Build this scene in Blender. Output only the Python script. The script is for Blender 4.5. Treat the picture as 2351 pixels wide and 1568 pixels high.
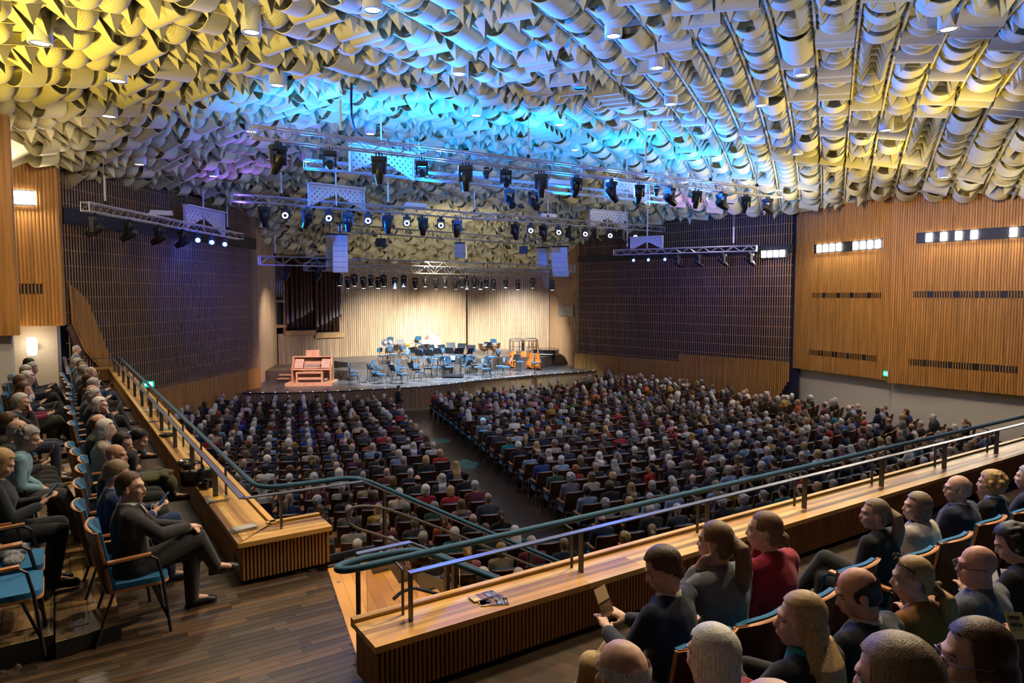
import bpy, bmesh, math, random
import numpy as np
from mathutils import Vector, Matrix, Euler
random.seed(7); RNG = np.random.default_rng(7)
for _o in list(bpy.data.objects): bpy.data.objects.remove(_o, do_unlink=True)
SC = bpy.context.scene; COL = SC.collection
# ------------------------------------------------------------------ camera
IW, IH, FPX, ZC, HY = 2351, 1568, 1567.0, 5.4, 677.0
PITCH = math.atan((IH/2-HY)/FPX)
cam_d = bpy.data.cameras.new('camera'); cam = bpy.data.objects.new('camera', cam_d); COL.objects.link(cam)
cam_d.sensor_width = 36.0; cam_d.lens = FPX/IW*36.0; cam_d.clip_start = 0.05; cam_d.clip_end = 300
cam.location = (0, 0, ZC); cam.rotation_euler = (math.pi/2-PITCH, 0, 0); SC.camera = cam
# ------------------------------------------------------------------ world, exposure
wd = bpy.data.worlds.new('world'); SC.world = wd; wd.use_nodes = True
wd.node_tree.nodes['Background'].inputs[0].default_value = (1.0, 0.82, 0.62, 1)
wd.node_tree.nodes['Background'].inputs[1].default_value = 0.022
vs = SC.view_settings; vs.view_transform = 'Standard'; vs.look = 'None'; vs.gamma = 1.0; vs.exposure = 0.0
vs.use_curve_mapping = False
SC.cycles.max_bounces = 4; SC.cycles.diffuse_bounces = 2; SC.cycles.glossy_bounces = 2
SC.cycles.transmission_bounces = 5; SC.cycles.transparent_max_bounces = 10; SC.cycles.use_light_tree = True
SC.cycles.sample_clamp_indirect = 3.0; SC.cycles.caustics_reflective = False; SC.cycles.caustics_refractive = False
SC.cycles.use_denoising = True; SC.cycles.use_adaptive_sampling = True; SC.cycles.adaptive_threshold = 0.1; SC.cycles.adaptive_min_samples = 8
def look(o, tgt):
    d = Vector(tgt)-o.location; o.rotation_euler = d.to_track_quat('-Z', 'Y').to_euler()
def spot(name, loc, tgt, power, color, angle=60, blend=0.6, radius=0.15):
    L = bpy.data.lights.new(name, 'SPOT'); L.energy = power; L.color = color
    L.spot_size = math.radians(angle); L.spot_blend = blend; L.shadow_soft_size = radius
    o = bpy.data.objects.new(name, L); COL.objects.link(o); o.location = loc; look(o, tgt); return o
def area(name, loc, tgt, power, color, sx, sy):
    L = bpy.data.lights.new(name, 'AREA'); L.energy = power; L.color = color; L.shape = 'RECTANGLE'; L.size = sx; L.size_y = sy
    o = bpy.data.objects.new(name, L); COL.objects.link(o); o.location = loc; look(o, tgt); return o
WARM = (1.0, 0.80, 0.52); WHITE = (1.0, 0.95, 0.88); COOL = (0.62, 0.82, 1.0); BLUE = (0.0, 0.13, 1.0); CYAN = (0.0, 0.21, 1.0); YEL = (1.0, 0.74, 0.14)
# moving heads on the trusses that wash the ceiling blue
for (l, t, p, c, a) in [
    ((-5.0, 18.2, 9.0), (-6.2, 20.0, 11), 900, CYAN, 130), ((-2.2, 20.0, 9.0), (-3.0, 21.6, 11), 1500, CYAN, 130), ((1.2, 22.0, 9.0), (0.6, 23.6, 11), 1500, CYAN, 130),
    ((4.4, 24.2, 8.9), (5.0, 26.2, 11), 1600, CYAN, 130), ((7.0, 25.8, 8.8), (8.2, 28.0, 10.8), 1000, CYAN, 130), ((9.6, 26.8, 8.6), (10.6, 28.0, 10.6), 220, CYAN, 120),
    ((-3.0, 24.5, 8.4), (-1.0, 13.0, 11), 9000, BLUE, 50), ((2.0, 27.5, 8.4), (3.5, 14.0, 11), 10000, BLUE, 50),
    ((-7.0, 24.0, 8.4), (-5.0, 15.5, 11), 2500, BLUE, 55), ((6.0, 29.8, 8.4), (7.0, 18.0, 11), 6000, BLUE, 45), ((-10.5, 24.0, 7.7), (2.0, 15.0, 11.2), 16000, BLUE, 55), ((-10.2, 27.0, 7.7), (6.0, 22.0, 11.2), 22000, BLUE, 50), ((-3.0, 17.0, 8.7), (1.5, 12.5, 11.0), 4000, BLUE, 110), ((3.5, 24.0, 8.9), (6.0, 19.0, 11), 3000, (0.02, 0.16, 1.0), 120), ((6.5, 24.6, 8.8), (8.5, 21.0, 11), 3000, (0.02, 0.16, 1.0), 120), ((-2.0, 19.4, 9.0), (0.0, 15.5, 11), 2600, (0.02, 0.16, 1.0), 120),
    ((-10.6, 27.0, 7.8), (-9.0, 23.0, 11), 700, (0.22, 0.10, 1.0), 100), ((-8.0, 23.5, 8.4), (-7.4, 20.5, 11), 500, (0.16, 0.10, 1.0), 110), ((7.4, 33.0, 7.5), (9.0, 30.5, 10.5), 500, (0.35, 0.2, 1.0), 110),
    ((-9.4, 23.5, 6.8), (-13.2, 27.5, 6.5), 260, (0.12, 0.09, 1.0), 95), ((-9.0, 27.5, 6.4), (-12.9, 30.5, 4.5), 220, (0.12, 0.09, 1.0), 95), ((5.4, 31.5, 6.8), (8.0, 36.6, 5.0), 220, (0.12, 0.09, 1.0), 110), ((8.6, 29.6, 6.8), (10.6, 33.8, 6.0), 240, (0.12, 0.09, 1.0), 110),
    ((0.5, 24.0, 8.6), (-2.0, 36.0, 9.0), 900, (0.05, 0.18, 1.0), 60), ((-3.4, 20.6, 8.8), (-7.4, 29.5, 7.4), 2600, (0.04, 0.18, 1.0), 16), ((4.0, 25.4, 8.7), (2.6, 36.0, 7.2), 3000, (0.04, 0.18, 1.0), 14)]:
    spot('blue_wash_light', l, t, p, c, a, 0.8, 0.12)
# added warm spots that brighten the ceiling edges, their fixtures unseen
for (l, t, p, c, a) in [
    ((-9.6, 10.5, 7.0), (-5.5, 13.0, 10.5), 1300, YEL, 130), ((-6.8, 7.0, 7.4), (-3.0, 12.0, 11), 700, (1.0, 0.84, 0.42), 95),
    ((13.6, 22.0, 7.2), (9.5, 23.5, 10.6), 950, YEL, 110), ((12.5, 17.5, 7.2), (10.0, 18.0, 10.6), 900, YEL, 95), ((9.5, 10.0, 7.4), (6.0, 12.0, 10.8), 420, (1.0, 0.86, 0.45), 95),
    ((11.9, 27.5, 7.2), (8.5, 28.5, 10.4), 500, YEL, 110), ((0.0, 5.0, 7.6), (-0.5, 11.0, 11), 160, (1.0, 0.93, 0.74), 110)]:
    spot('ceiling_fill_spot', l, t, p, c, a, 0.9, 0.3)
# warm-white house light in the rear half of the hall
for (l, t, p) in [((-1.4, 8.0, 9.6), (-3.2, 6.4, 2.7), 900), ((2.6, 8.2, 9.7), (2.0, 4.8, 3.0), 1300), ((6.6, 11.2, 9.6), (5.2, 7.4, 3.0), 1300), ((0.6, 6.6, 9.5), (0.8, 3.4, 3.2), 600), ((4.6, 7.2, 9.4), (2.4, 3.6, 3.4), 800), ((-7.0, 13.5, 9.4), (-7.6, 12.6, 3.0), 800), ((-4.2, 10.2, 9.4), (-5.0, 8.0, 3.0), 620), ((-11.0, 17.5, 9.2), (-11.2, 17.0, 3.0), 400)]:
    spot('house_light', l, t, p, (1.0, 0.80, 0.52), 100, 0.8, 0.20)
# added spots that brighten the oak panels, not real fixtures
for (l, t, p) in [((9.0, 24.0, 9.6), (14.0, 28.6, 6.0), 800), ((11.0, 17.5, 9.4), (17.0, 22.0, 6.0), 1000), ((10.0, 20.0, 9.6), (15.6, 24.6, 5.0), 750), ((-8.6, 14.5, 9.0), (-12.8, 19.0, 7.0), 380), ((-7.5, 11.5, 8.6), (-11.4, 14.8, 6.5), 420)]:
    spot('panel_fill_spot', l, t, p, (1.0, 0.78, 0.48), 80, 0.9, 0.25)
# house light over the stalls
for (x, y, p) in [(-8, 22, 352), (-3, 19, 352), (2, 17.5, 352), (7, 19.5, 352), (11, 23.5, 352), (-7, 27.5, 308), (0, 26.5, 308), (6, 29, 352), (2, 12.5, 308), (-3.5, 13.5, 264), (9, 32, 264)]:
    spot('stalls_downlight', (x, y, 9.9), (x, y, 0), p, (1.0, 0.86, 0.72), 90, 0.7, 0.2)
# stage wash from the stage trusses
for (l, t, p, c, a) in [
    ((-8.6, 28.4, 6.3), (-10.2, 33.6, 1.0), 3000, (1.0, 0.70, 0.64), 50), ((-5.4, 32.2, 6.25), (-5.6, 35.4, 1.2), 9000, COOL, 84), ((-2.2, 34.2, 6.25), (-2.4, 36.5, 1.2), 9000, COOL, 84),
    ((0.9, 36.2, 6.25), (0.8, 37.6, 1.2), 7500, COOL, 84), ((-4.5, 37.0, 6.3), (-7.4, 42.0, 0.6), 6500, (0.95, 0.95, 0.90), 84), ((-3.0, 39.0, 6.3), (-4.6, 44.4, 0.6), 6500, (0.95, 0.95, 0.90), 84),
    ((0.0, 40.0, 6.3), (0.4, 45.6, 0.8), 6000, (0.92, 0.95, 0.95), 84), ((-4.0, 33.0, 6.9), (-3.6, 36.5, 7.6), 600, (1.0, 0.90, 0.62), 150), ((-9.5, 34.5, 6.5), (-12.9, 36.0, 3.0), 900, (1.0, 0.88, 0.80), 70)]:
    spot('stage_wash', l, t, p, c, a, 1.0, 0.12)
# ------------------------------------------------------------------ pixel helpers
CP, SP = math.cos(PITCH), math.sin(PITCH)
def ray(x, y):
    a = (x-IW/2)/FPX; b = (IH/2-y)/FPX
    return Vector((a, CP+b*SP, b*CP-SP))
def P(x, y, z):
    d = ray(x, y); t = (z-ZC)/d.z; return Vector((d.x*t, d.y*t, z))
def D(x, y, fy):
    d = ray(x, y); t = fy/d.y; return Vector((d.x*t, fy, ZC+d.z*t))
def PX(q):
    v = Vector(q)-Vector((0, 0, ZC)); f = v.y*CP-v.z*SP; u = v.y*SP+v.z*CP
    return (IW/2+FPX*v.x/f, IH/2-FPX*u/f) if f > 0.05 else (-9999, -9999)
# ------------------------------------------------------------------ mesh builder
class MB:
    def __init__(s): s.v = []; s.f = []; s.m = []; s.mi = 0
    def add(s, vs, fs):
        n = len(s.v); s.v += [tuple(p) for p in vs]; s.f += [tuple(i+n for i in f) for f in fs]; s.m += [s.mi]*len(fs); return s
    def hexa(s, p):   # 8 pts: bottom 4 ccw, top 4 ccw
        return s.add(p, [(3, 2, 1, 0), (4, 5, 6, 7), (0, 1, 5, 4), (1, 2, 6, 5), (2, 3, 7, 6), (3, 0, 4, 7)])
    def box(s, c, d, rz=0.0):
        cx, cy, cz = c; hx, hy, hz = d[0]/2, d[1]/2, d[2]/2; ca, sa = math.cos(rz), math.sin(rz)
        return s.hexa([(cx+x*ca-y*sa, cy+x*sa+y*ca, cz+z) for z in (-hz, hz) for x, y in ((-hx, -hy), (hx, -hy), (hx, hy), (-hx, hy))])
    def bar(s, a, b, w, h, up=(0, 0, 1)):
        a, b = Vector(a), Vector(b); d = (b-a).normalized(); u = Vector(up)
        sd = d.cross(u)
        if sd.length < 1e-4: sd = d.cross(Vector((1, 0, 0)))
        sd.normalize(); u = sd.cross(d); sd *= w/2; u *= h/2
        return s.hexa([a-sd-u, a+sd-u, b+sd-u, b-sd-u, a-sd+u, a+sd+u, b+sd+u, b-sd+u])
    def tube(s, pts, r, n=8, cap=True, closed=False):
        pts = [Vector(p) for p in pts]; N = len(pts); rs = r if hasattr(r, '__len__') else [r]*N; vs = []; prev = None
        for i, p in enumerate(pts):
            if closed: d = pts[(i+1) % N]-pts[i-1]
            else: d = pts[min(i+1, N-1)]-pts[max(i-1, 0)]
            d.normalize()
            if prev is None:
                u = d.cross(Vector((0, 0, 1)))
                if u.length < 1e-3: u = d.cross(Vector((1, 0, 0)))
            else: u = prev-d*prev.dot(d)
            u.normalize(); prev = u; w = d.cross(u)
            for k in range(n):
                a = 2*math.pi*k/n; vs.append(p+(u*math.cos(a)+w*math.sin(a))*rs[i])
        fs = []
        for i in range(N if closed else N-1):
            j = (i+1) % N
            for k in range(n): fs.append((i*n+k, i*n+(k+1) % n, j*n+(k+1) % n, j*n+k))
        if cap and not closed: fs += [tuple(range(n-1, -1, -1)), tuple((N-1)*n+k for k in range(n))]
        return s.add(vs, fs)
    def lathe(s, prof, n=12, c=(0, 0, 0), M=None, cap=True):
        vs = [(r*math.cos(2*math.pi*k/n), r*math.sin(2*math.pi*k/n), z) for r, z in prof for k in range(n)]
        fs = [(i*n+k, i*n+(k+1) % n, (i+1)*n+(k+1) % n, (i+1)*n+k) for i in range(len(prof)-1) for k in range(n)]
        if cap: fs += [tuple(range(n-1, -1, -1)), tuple((len(prof)-1)*n+k for k in range(n))]
        if M is not None: vs = [M @ Vector(v) for v in vs]
        return s.add([(v[0]+c[0], v[1]+c[1], v[2]+c[2]) for v in vs], fs)
    def prism(s, poly, z0, z1):
        n = len(poly)
        return s.add([(x, y, z0) for x, y in poly]+[(x, y, z1) for x, y in poly], [tuple(range(n-1, -1, -1)), tuple(range(n, 2*n))]+[(i, (i+1) % n, n+(i+1) % n, n+i) for i in range(n)])
    def extrude(s, poly3, off):
        n = len(poly3); o = Vector(off); a = [Vector(p) for p in poly3]
        return s.add(a+[p+o for p in a], [tuple(range(n-1, -1, -1)), tuple(range(n, 2*n))]+[(i, (i+1) % n, n+(i+1) % n, n+i) for i in range(n)])
    def ell(s, c, r, nu=12, nv=8, M=None):
        vs = []; fs = []
        for j in range(nv+1):
            ph = math.pi*j/nv
            for k in range(nu):
                a = 2*math.pi*k/nu; vs.append(Vector((r[0]*math.sin(ph)*math.cos(a), r[1]*math.sin(ph)*math.sin(a), r[2]*math.cos(ph))))
        for j in range(nv):
            for k in range(nu): fs.append((j*nu+k, (j+1)*nu+k, (j+1)*nu+(k+1) % nu, j*nu+(k+1) % nu))
        if M is not None: vs = [M @ v for v in vs]
        return s.add([v+Vector(c) for v in vs], fs)
    def xf(s, M):
        s.v = [tuple(M @ Vector(p)) for p in s.v]; return s
    def mesh(s, name, mats=(), smooth=False):
        me = bpy.data.meshes.new(name); me.from_pydata(s.v, [], s.f)
        for m in (mats if isinstance(mats, (list, tuple)) else [mats]): me.materials.append(m)
        if any(s.m): me.polygons.foreach_set('material_index', s.m)
        if smooth: me.polygons.foreach_set('use_smooth', [True]*len(me.polygons))
        me.update(); return me
    def obj(s, name, mat, parent=None, smooth=False, loc=None):
        return link(name, s.mesh(name, mat, smooth), parent, loc)
def link(name, me, parent=None, loc=None):
    o = bpy.data.objects.new(name, me); COL.objects.link(o)
    if parent is not None: o.parent = parent
    if loc is not None: o.location = loc
    return o
def autosmooth(o, ang=40):
    me = o.data; me.polygons.foreach_set('use_smooth', [True]*len(me.polygons)); me.set_sharp_from_angle(angle=math.radians(ang)); return o
def empty(name, loc=(0, 0, 0), rz=0.0):
    o = bpy.data.objects.new(name, None); COL.objects.link(o); o.location = loc; o.rotation_euler = (0, 0, rz); o.empty_display_size = 0.1; return o
def tag(o, label=None, cat=None, group=None, kind=None):
    if label: o['label'] = label
    if cat: o['category'] = cat
    if group: o['group'] = group
    if kind: o['kind'] = kind
    return o
def struct(o, label=None):
    o['kind'] = 'structure'
    if label: o['label'] = label
    return o
def copy_tree(o, parent=None):
    c = o.copy(); COL.objects.link(c); c.parent = parent
    for ch in list(o.children): copy_tree(ch, c)
    return c
ORD = ['zeroth', 'first', 'second', 'third', 'fourth', 'fifth', 'sixth', 'seventh', 'eighth', 'ninth', 'tenth', 'eleventh', 'twelfth', 'thirteenth', 'fourteenth', 'fifteenth', 'sixteenth', 'seventeenth', 'eighteenth', 'nineteenth', 'twentieth']
TENS = ['', '', 'twenty', 'thirty', 'forty', 'fifty']
def nth(n):
    if n <= 20: return ORD[n]
    if n % 10 == 0: return TENS[n//10][:-1]+'ieth'
    return TENS[n//10]+'-'+ORD[n % 10]
# ------------------------------------------------------------------ materials
def mat(name, color, rough=0.6, metal=0.0, emit=None, estr=0.0, var=0.0, scale=(4, 4, 4), bump=0.0, bscale=None, spec=0.5, sheen=0.0, color2=None, detail=3.0):
    m = bpy.data.materials.new(name); m.use_nodes = True; nt = m.node_tree; b = nt.nodes['Principled BSDF']
    b.inputs['Base Color'].default_value = (*color, 1); b.inputs['Roughness'].default_value = rough; b.inputs['Metallic'].default_value = metal
    b.inputs['Specular IOR Level'].default_value = spec
    if sheen: b.inputs['Sheen Weight'].default_value = sheen
    if emit: b.inputs['Emission Color'].default_value = (*emit, 1); b.inputs['Emission Strength'].default_value = estr
    if var or bump or color2:
        tc = nt.nodes.new('ShaderNodeTexCoord'); mp = nt.nodes.new('ShaderNodeMapping'); mp.inputs['Scale'].default_value = scale
        nz = nt.nodes.new('ShaderNodeTexNoise'); nz.inputs['Scale'].default_value = 1.0; nz.inputs['Detail'].default_value = detail
        nt.links.new(tc.outputs['Object'], mp.inputs[0]); nt.links.new(mp.outputs[0], nz.inputs['Vector'])
        if var or color2:
            cr = nt.nodes.new('ShaderNodeValToRGB'); e = cr.color_ramp.elements
            e[0].position = 0.3; e[1].position = 0.7
            c2 = color2 or tuple(min(1, c*(1+var)) for c in color); c1 = color if color2 else tuple(c*(1-var) for c in color)
            e[0].color = (*c1, 1); e[1].color = (*c2, 1); nt.links.new(nz.outputs[0], cr.inputs[0]); nt.links.new(cr.outputs[0], b.inputs['Base Color'])
        if bump:
            src = nz
            if bscale:
                mp2 = nt.nodes.new('ShaderNodeMapping'); mp2.inputs['Scale'].default_value = bscale; src = nt.nodes.new('ShaderNodeTexNoise'); src.inputs['Scale'].default_value = 1.0
                nt.links.new(tc.outputs['Object'], mp2.inputs[0]); nt.links.new(mp2.outputs[0], src.inputs['Vector'])
            bp = nt.nodes.new('ShaderNodeBump'); bp.inputs['Strength'].default_value = bump; bp.inputs['Distance'].default_value = 0.02
            nt.links.new(src.outputs[0], bp.inputs['Height']); nt.links.new(bp.outputs[0], b.inputs['Normal'])
    return m
def objcol_mat(name, rough=0.7, sheen=0.0, attr=None, var=0.25, scale=(30, 30, 30), bump=0.0, metal=0.0, rnd=0.0):
    """colour from the object's own colour (or a mesh attribute), broken up by fine noise"""
    m = bpy.data.materials.new(name); m.use_nodes = True; nt = m.node_tree; b = nt.nodes['Principled BSDF']
    b.inputs['Roughness'].default_value = rough; b.inputs['Metallic'].default_value = metal; b.inputs['Specular IOR Level'].default_value = 0.3
    if sheen: b.inputs['Sheen Weight'].default_value = sheen
    if attr: src = nt.nodes.new('ShaderNodeAttribute'); src.attribute_name = attr; so = src.outputs['Color']
    else: src = nt.nodes.new('ShaderNodeObjectInfo'); so = src.outputs['Color']
    tc = nt.nodes.new('ShaderNodeTexCoord'); mp = nt.nodes.new('ShaderNodeMapping'); mp.inputs['Scale'].default_value = scale
    nz = nt.nodes.new('ShaderNodeTexNoise'); nz.inputs['Scale'].default_value = 1.0; nz.inputs['Detail'].default_value = 3
    nt.links.new(tc.outputs['Object'], mp.inputs[0]); nt.links.new(mp.outputs[0], nz.inputs['Vector'])
    mr = nt.nodes.new('ShaderNodeMapRange'); mr.inputs['From Min'].default_value = 0.3; mr.inputs['From Max'].default_value = 0.7
    mr.inputs['To Min'].default_value = 1-var; mr.inputs['To Max'].default_value = 1+var; nt.links.new(nz.outputs[0], mr.inputs['Value'])
    mx = nt.nodes.new('ShaderNodeVectorMath'); mx.operation = 'SCALE'; nt.links.new(so, mx.inputs[0]); nt.links.new(mr.outputs[0], mx.inputs['Scale'])
    nt.links.new(mx.outputs[0], b.inputs['Base Color'])
    if bump:
        bp = nt.nodes.new('ShaderNodeBump'); bp.inputs['Strength'].default_value = bump; bp.inputs['Distance'].default_value = 0.01
        nt.links.new(nz.outputs[0], bp.inputs['Height']); nt.links.new(bp.outputs[0], b.inputs['Normal'])
    return m
def glass_mat(name, tint=(0.9, 0.93, 0.92), refl=0.06):
    m = bpy.data.materials.new(name); m.use_nodes = True; nt = m.node_tree; nt.nodes.clear()
    o = nt.nodes.new('ShaderNodeOutputMaterial'); t = nt.nodes.new('ShaderNodeBsdfTransparent'); g = nt.nodes.new('ShaderNodeBsdfGlossy'); mx = nt.nodes.new('ShaderNodeMixShader'); fr = nt.nodes.new('ShaderNodeFresnel')
    t.inputs[0].default_value = (*tint, 1); g.inputs['Roughness'].default_value = 0.02; fr.inputs['IOR'].default_value = 1.25
    nt.links.new(fr.outputs[0], mx.inputs[0]); nt.links.new(t.outputs[0], mx.inputs[1]); nt.links.new(g.outputs[0], mx.inputs[2]); nt.links.new(mx.outputs[0], o.inputs[0]); return m
M = {}
M['oak'] = mat('oak_batten', (0.46, 0.215, 0.052), 0.5, var=0.30, scale=(14, 14, 0.5), bump=0.05)
M['oak_slat'] = mat('oak_slat', (0.36, 0.21, 0.10), 0.5, var=0.2, scale=(40, 40, 0.4))
M['oak_stage'] = mat('oak_stage_batten', (0.50, 0.34, 0.20), 0.38, var=0.25, scale=(9, 9, 0.5))
M['oak_flat'] = mat('oak_flat', (0.46, 0.25, 0.085), 0.5, var=0.25, scale=(3, 3, 3))
M['black'] = mat('black_paint', (0.012, 0.012, 0.014), 0.5, var=0.2, scale=(20, 20, 20))
M['void'] = mat('dark_absorber', (0.006, 0.007, 0.014), 0.9, var=0.2, scale=(2, 2, 2))
M['plaster'] = mat('white_plaster', (0.62, 0.58, 0.52), 0.9, var=0.06, scale=(60, 60, 60), bump=0.25)
M['ceil'] = mat('cream_acoustic_paint', (0.80, 0.725, 0.42), 0.75, var=0.04, scale=(3, 3, 3))
M['white'] = mat('white_paint', (0.75, 0.75, 0.75), 0.45, var=0.04, scale=(10, 10, 10))
M['alu'] = mat('truss_aluminium', (0.66, 0.66, 0.68), 0.35, 0.55, var=0.1, scale=(12, 12, 12))
M['steel'] = mat('dark_grey_steel', (0.085, 0.087, 0.095), 0.42, 0.55, var=0.12, scale=(6, 6, 6))
M['steel_top'] = mat('grey_rail_steel', (0.20, 0.215, 0.25), 0.34, 0.6, var=0.1, scale=(5, 5, 5))
M['velvet'] = mat('teal_velvet', (0.0, 0.058, 0.125), 0.75, var=0.15, scale=(40, 40, 40), sheen=0.1)
M['glass'] = glass_mat('clear_glass', (0.86, 0.84, 0.80))
# ------------------------------------------------------------------ plan of the hall (metres, camera at 0,0)
ZB = 2.7; BH = 0.42                                     # balcony floor, bench height above it
L0, L1 = Vector((-13.8, 20.7)), Vector((-12.4, 32.6))
R0, R1 = Vector((4.0, 41.0)), Vector((12.9, 31.2))
RA0, RA1 = Vector((12.9, 31.2)), Vector((14.75, 26.5))
RB0, RB1 = Vector((14.5, 26.2)), Vector((20.2, 18.6))
PL2 = (Vector((-13.95, 18.8)), Vector((-12.72, 19.35))); PL1 = (Vector((-13.2, 13.6)), Vector((-10.82, 15.0)))
AL, NL = Vector((-0.556, 0.831)), Vector((0.831, 0.556)); BL0 = Vector((-2.51, 6.14))
AR, NR = Vector((0.836, 0.549)), Vector((-0.549, 0.836)); BR0 = Vector((-0.86, 4.31))
def onwall(A, B, x, y):
    d = ray(x, y); w = B-A; den = d.x*w.y-d.y*w.x; t = (A.x*w.y-A.y*w.x)/den
    return Vector((d.x*t, d.y*t, ZC+d.z*t))
def v3(p, z): return Vector((p.x, p.y, z))
# ------------------------------------------------------------------ floors
def floor_mat(name, c1, c2, plank=(0.7, 0.11), rz=0.0, rough=0.35):
    m = bpy.data.materials.new(name); m.use_nodes = True; nt = m.node_tree; b = nt.nodes['Principled BSDF']; b.inputs['Roughness'].default_value = rough
    tc = nt.nodes.new('ShaderNodeTexCoord'); mp = nt.nodes.new('ShaderNodeMapping'); mp.inputs['Rotation'].default_value = (0, 0, rz)
    br = nt.nodes.new('ShaderNodeTexBrick'); br.inputs['Scale'].default_value = 1; br.inputs['Brick Width'].default_value = plank[0]; br.inputs['Row Height'].default_value = plank[1]
    br.inputs['Mortar Size'].default_value = 0.002; br.inputs['Color1'].default_value = (*c1, 1); br.inputs['Color2'].default_value = (*c2, 1); br.inputs['Mortar'].default_value = (0.005, 0.004, 0.004, 1)
    nz = nt.nodes.new('ShaderNodeTexNoise'); nz.inputs['Scale'].default_value = 6
    mx = nt.nodes.new('ShaderNodeMix'); mx.data_type = 'RGBA'; mx.blend_type = 'MULTIPLY'; mx.inputs[0].default_value = 0.6
    nt.links.new(tc.outputs['Object'], mp.inputs[0]); nt.links.new(mp.outputs[0], br.inputs['Vector']); nt.links.new(mp.outputs[0], nz.inputs['Vector'])
    nt.links.new(br.outputs[0], mx.inputs[6]); nt.links.new(nz.outputs['Color'], mx.inputs[7]); nt.links.new(mx.outputs[2], b.inputs['Base Color']); return m
M['stalls_floor'] = floor_mat('stalls_parquet', (0.035, 0.022, 0.016), (0.075, 0.045, 0.03), (0.6, 0.09), 0.6, 0.3)
M['balc_floor'] = floor_mat('dark_smoked_oak', (0.05, 0.03, 0.02), (0.10, 0.06, 0.035), (0.9, 0.075), math.atan2(AR.y, AR.x), 0.4)
M['tier_floor'] = floor_mat('tier_oak', (0.13, 0.075, 0.035), (0.26, 0.16, 0.07), (0.45, 0.09), 0.98, 0.6)
M['stage_floor'] = mat('stage_boards', (0.075, 0.068, 0.070), 0.30, var=0.55, scale=(1.3, 1.3, 1.3), detail=6)
f = MB(); f.add([(-20, 3, 0), (26, 3, 0), (26, 50, 0), (-20, 50, 0)], [(0, 1, 2, 3)]); struct(f.obj('floor', M['stalls_floor']), 'dark parquet floor of the stalls')
lc = BL0+NL*0.0; far = BL0+AL*18.6
bf = MB()
endc = Vector((-1.79, 6.53)); stc = Vector((-1.08, 4.74))
bpoly = [(-14.6, 19.8), (-9.0, 3.0), (-9.0, -4.0), (14.0, -4.0), tuple(BR0+NR*0.40+AR*16), tuple(BR0+NR*0.40-AR*0.02), tuple(stc), tuple(endc), tuple(BL0+NL*0.40+AL*0.1), tuple(BL0+NL*0.40+AL*18.4), (-13.6, 20.6)]
bf.prism(bpoly, ZB-0.35, ZB); balc = struct(bf.obj('floor_balcony', M['balc_floor']), 'dark plank floor of the balcony')
# dark planks of the gangway by the stairs, each its own board
plank_me = {}
PLK = [mat('plank_%d' % i, c, 0.38, var=0.45, scale=(2.5, 30, 8), bump=0.04, detail=5) for i, c in enumerate([(0.030, 0.019, 0.013), (0.050, 0.031, 0.019), (0.075, 0.044, 0.025), (0.105, 0.058, 0.028), (0.065, 0.048, 0.036)])]
def plank_mesh(L, k):
    key = (round(L, 2), k)
    if key not in plank_me:
        b = MB(); b.box((0, 0, 0), (L-0.003, 0.0725, 0.006)); plank_me[key] = b.mesh('plank', PLK[k])
    return plank_me[key]
def inside(p, poly):
    c = False; j = len(poly)-1
    for i in range(len(poly)):
        a, b = poly[i], poly[j]
        if (a[1] > p[1]) != (b[1] > p[1]) and p[0] < (b[0]-a[0])*(p[1]-a[1])/(b[1]-a[1])+a[0]: c = not c
        j = i
    return c
gang = [(-4.6, 4.0), (-0.9, 2.6), (-0.72, 4.2), (-0.95, 4.50), (-1.10, 4.72), (-1.82, 6.5), (-2.60, 6.10), (-3.0, 6.9), (-4.2, 6.9), (-3.1, 5.22), (-3.62, 4.6)]
rnd = random.Random(3)
for r in range(-16, 46):
    pts = [Vector((-2.4, 4.4))+AR*(-3.4+0.03*i)+NR*(r*0.075) for i in range(230)]
    ins = [inside(p, gang) for p in pts]; i = 0
    while i < 230:
        if not ins[i]: i += 1; continue
        n = rnd.choice([15, 20, 25, 30]) if i == 0 or ins[i-1] else rnd.choice([6, 12, 20, 28])
        j = i
        while j < 230 and ins[j] and j-i < n: j += 1
        if j-i > 1:
            L = (j-i)*0.03; c = pts[i]+AR*(L/2)
            o = link('plank', plank_mesh(L, rnd.choice([0, 0, 1, 1, 1, 2, 2, 3, 4])), balc, (c.x, c.y, ZB+0.001)); o.rotation_euler = (0, 0, math.atan2(AR.y, AR.x))
        i = max(j, i+1)
# ------------------------------------------------------------------ ribbed wood panels and slatted walls
def ribbed(mb, A, B, z0, z1, pitch, depth, nrm, holes=(), slope=None):
    """battens with a rounded front standing on the line A-B, cut out where a hole (t0,t1,za,zb) opens"""
    L = (B-A).length; n = max(1, int(L/pitch)); d = (B-A)/L; pt = L/n
    for i in range(n):
        t = i*pt; segs = [(z0 if slope is None else slope(t), z1)]
        for (t0, t1, za, zb) in holes:
            if t0 <= t+pt/2 <= t1: segs = [s for a, b in segs for s in ((a, min(b, za)), (max(a, zb), b)) if s[1]-s[0] > 0.01]
        prof = [(0.06, 0.0), (0.10, 0.75), (0.28, 1.0), (0.62, 1.0), (0.82, 0.75), (0.86, 0.0)]
        for a, b in segs:
            vs = [v3(A+d*(t+u*pt)+nrm*(w*depth), z) for z in (a, b) for u, w in prof]
            k = len(prof); mb.add(vs, [(j, j+1, k+j+1, k+j) for j in range(k-1)]+[tuple(range(k)), tuple(range(2*k-1, k-1, -1))])
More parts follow.
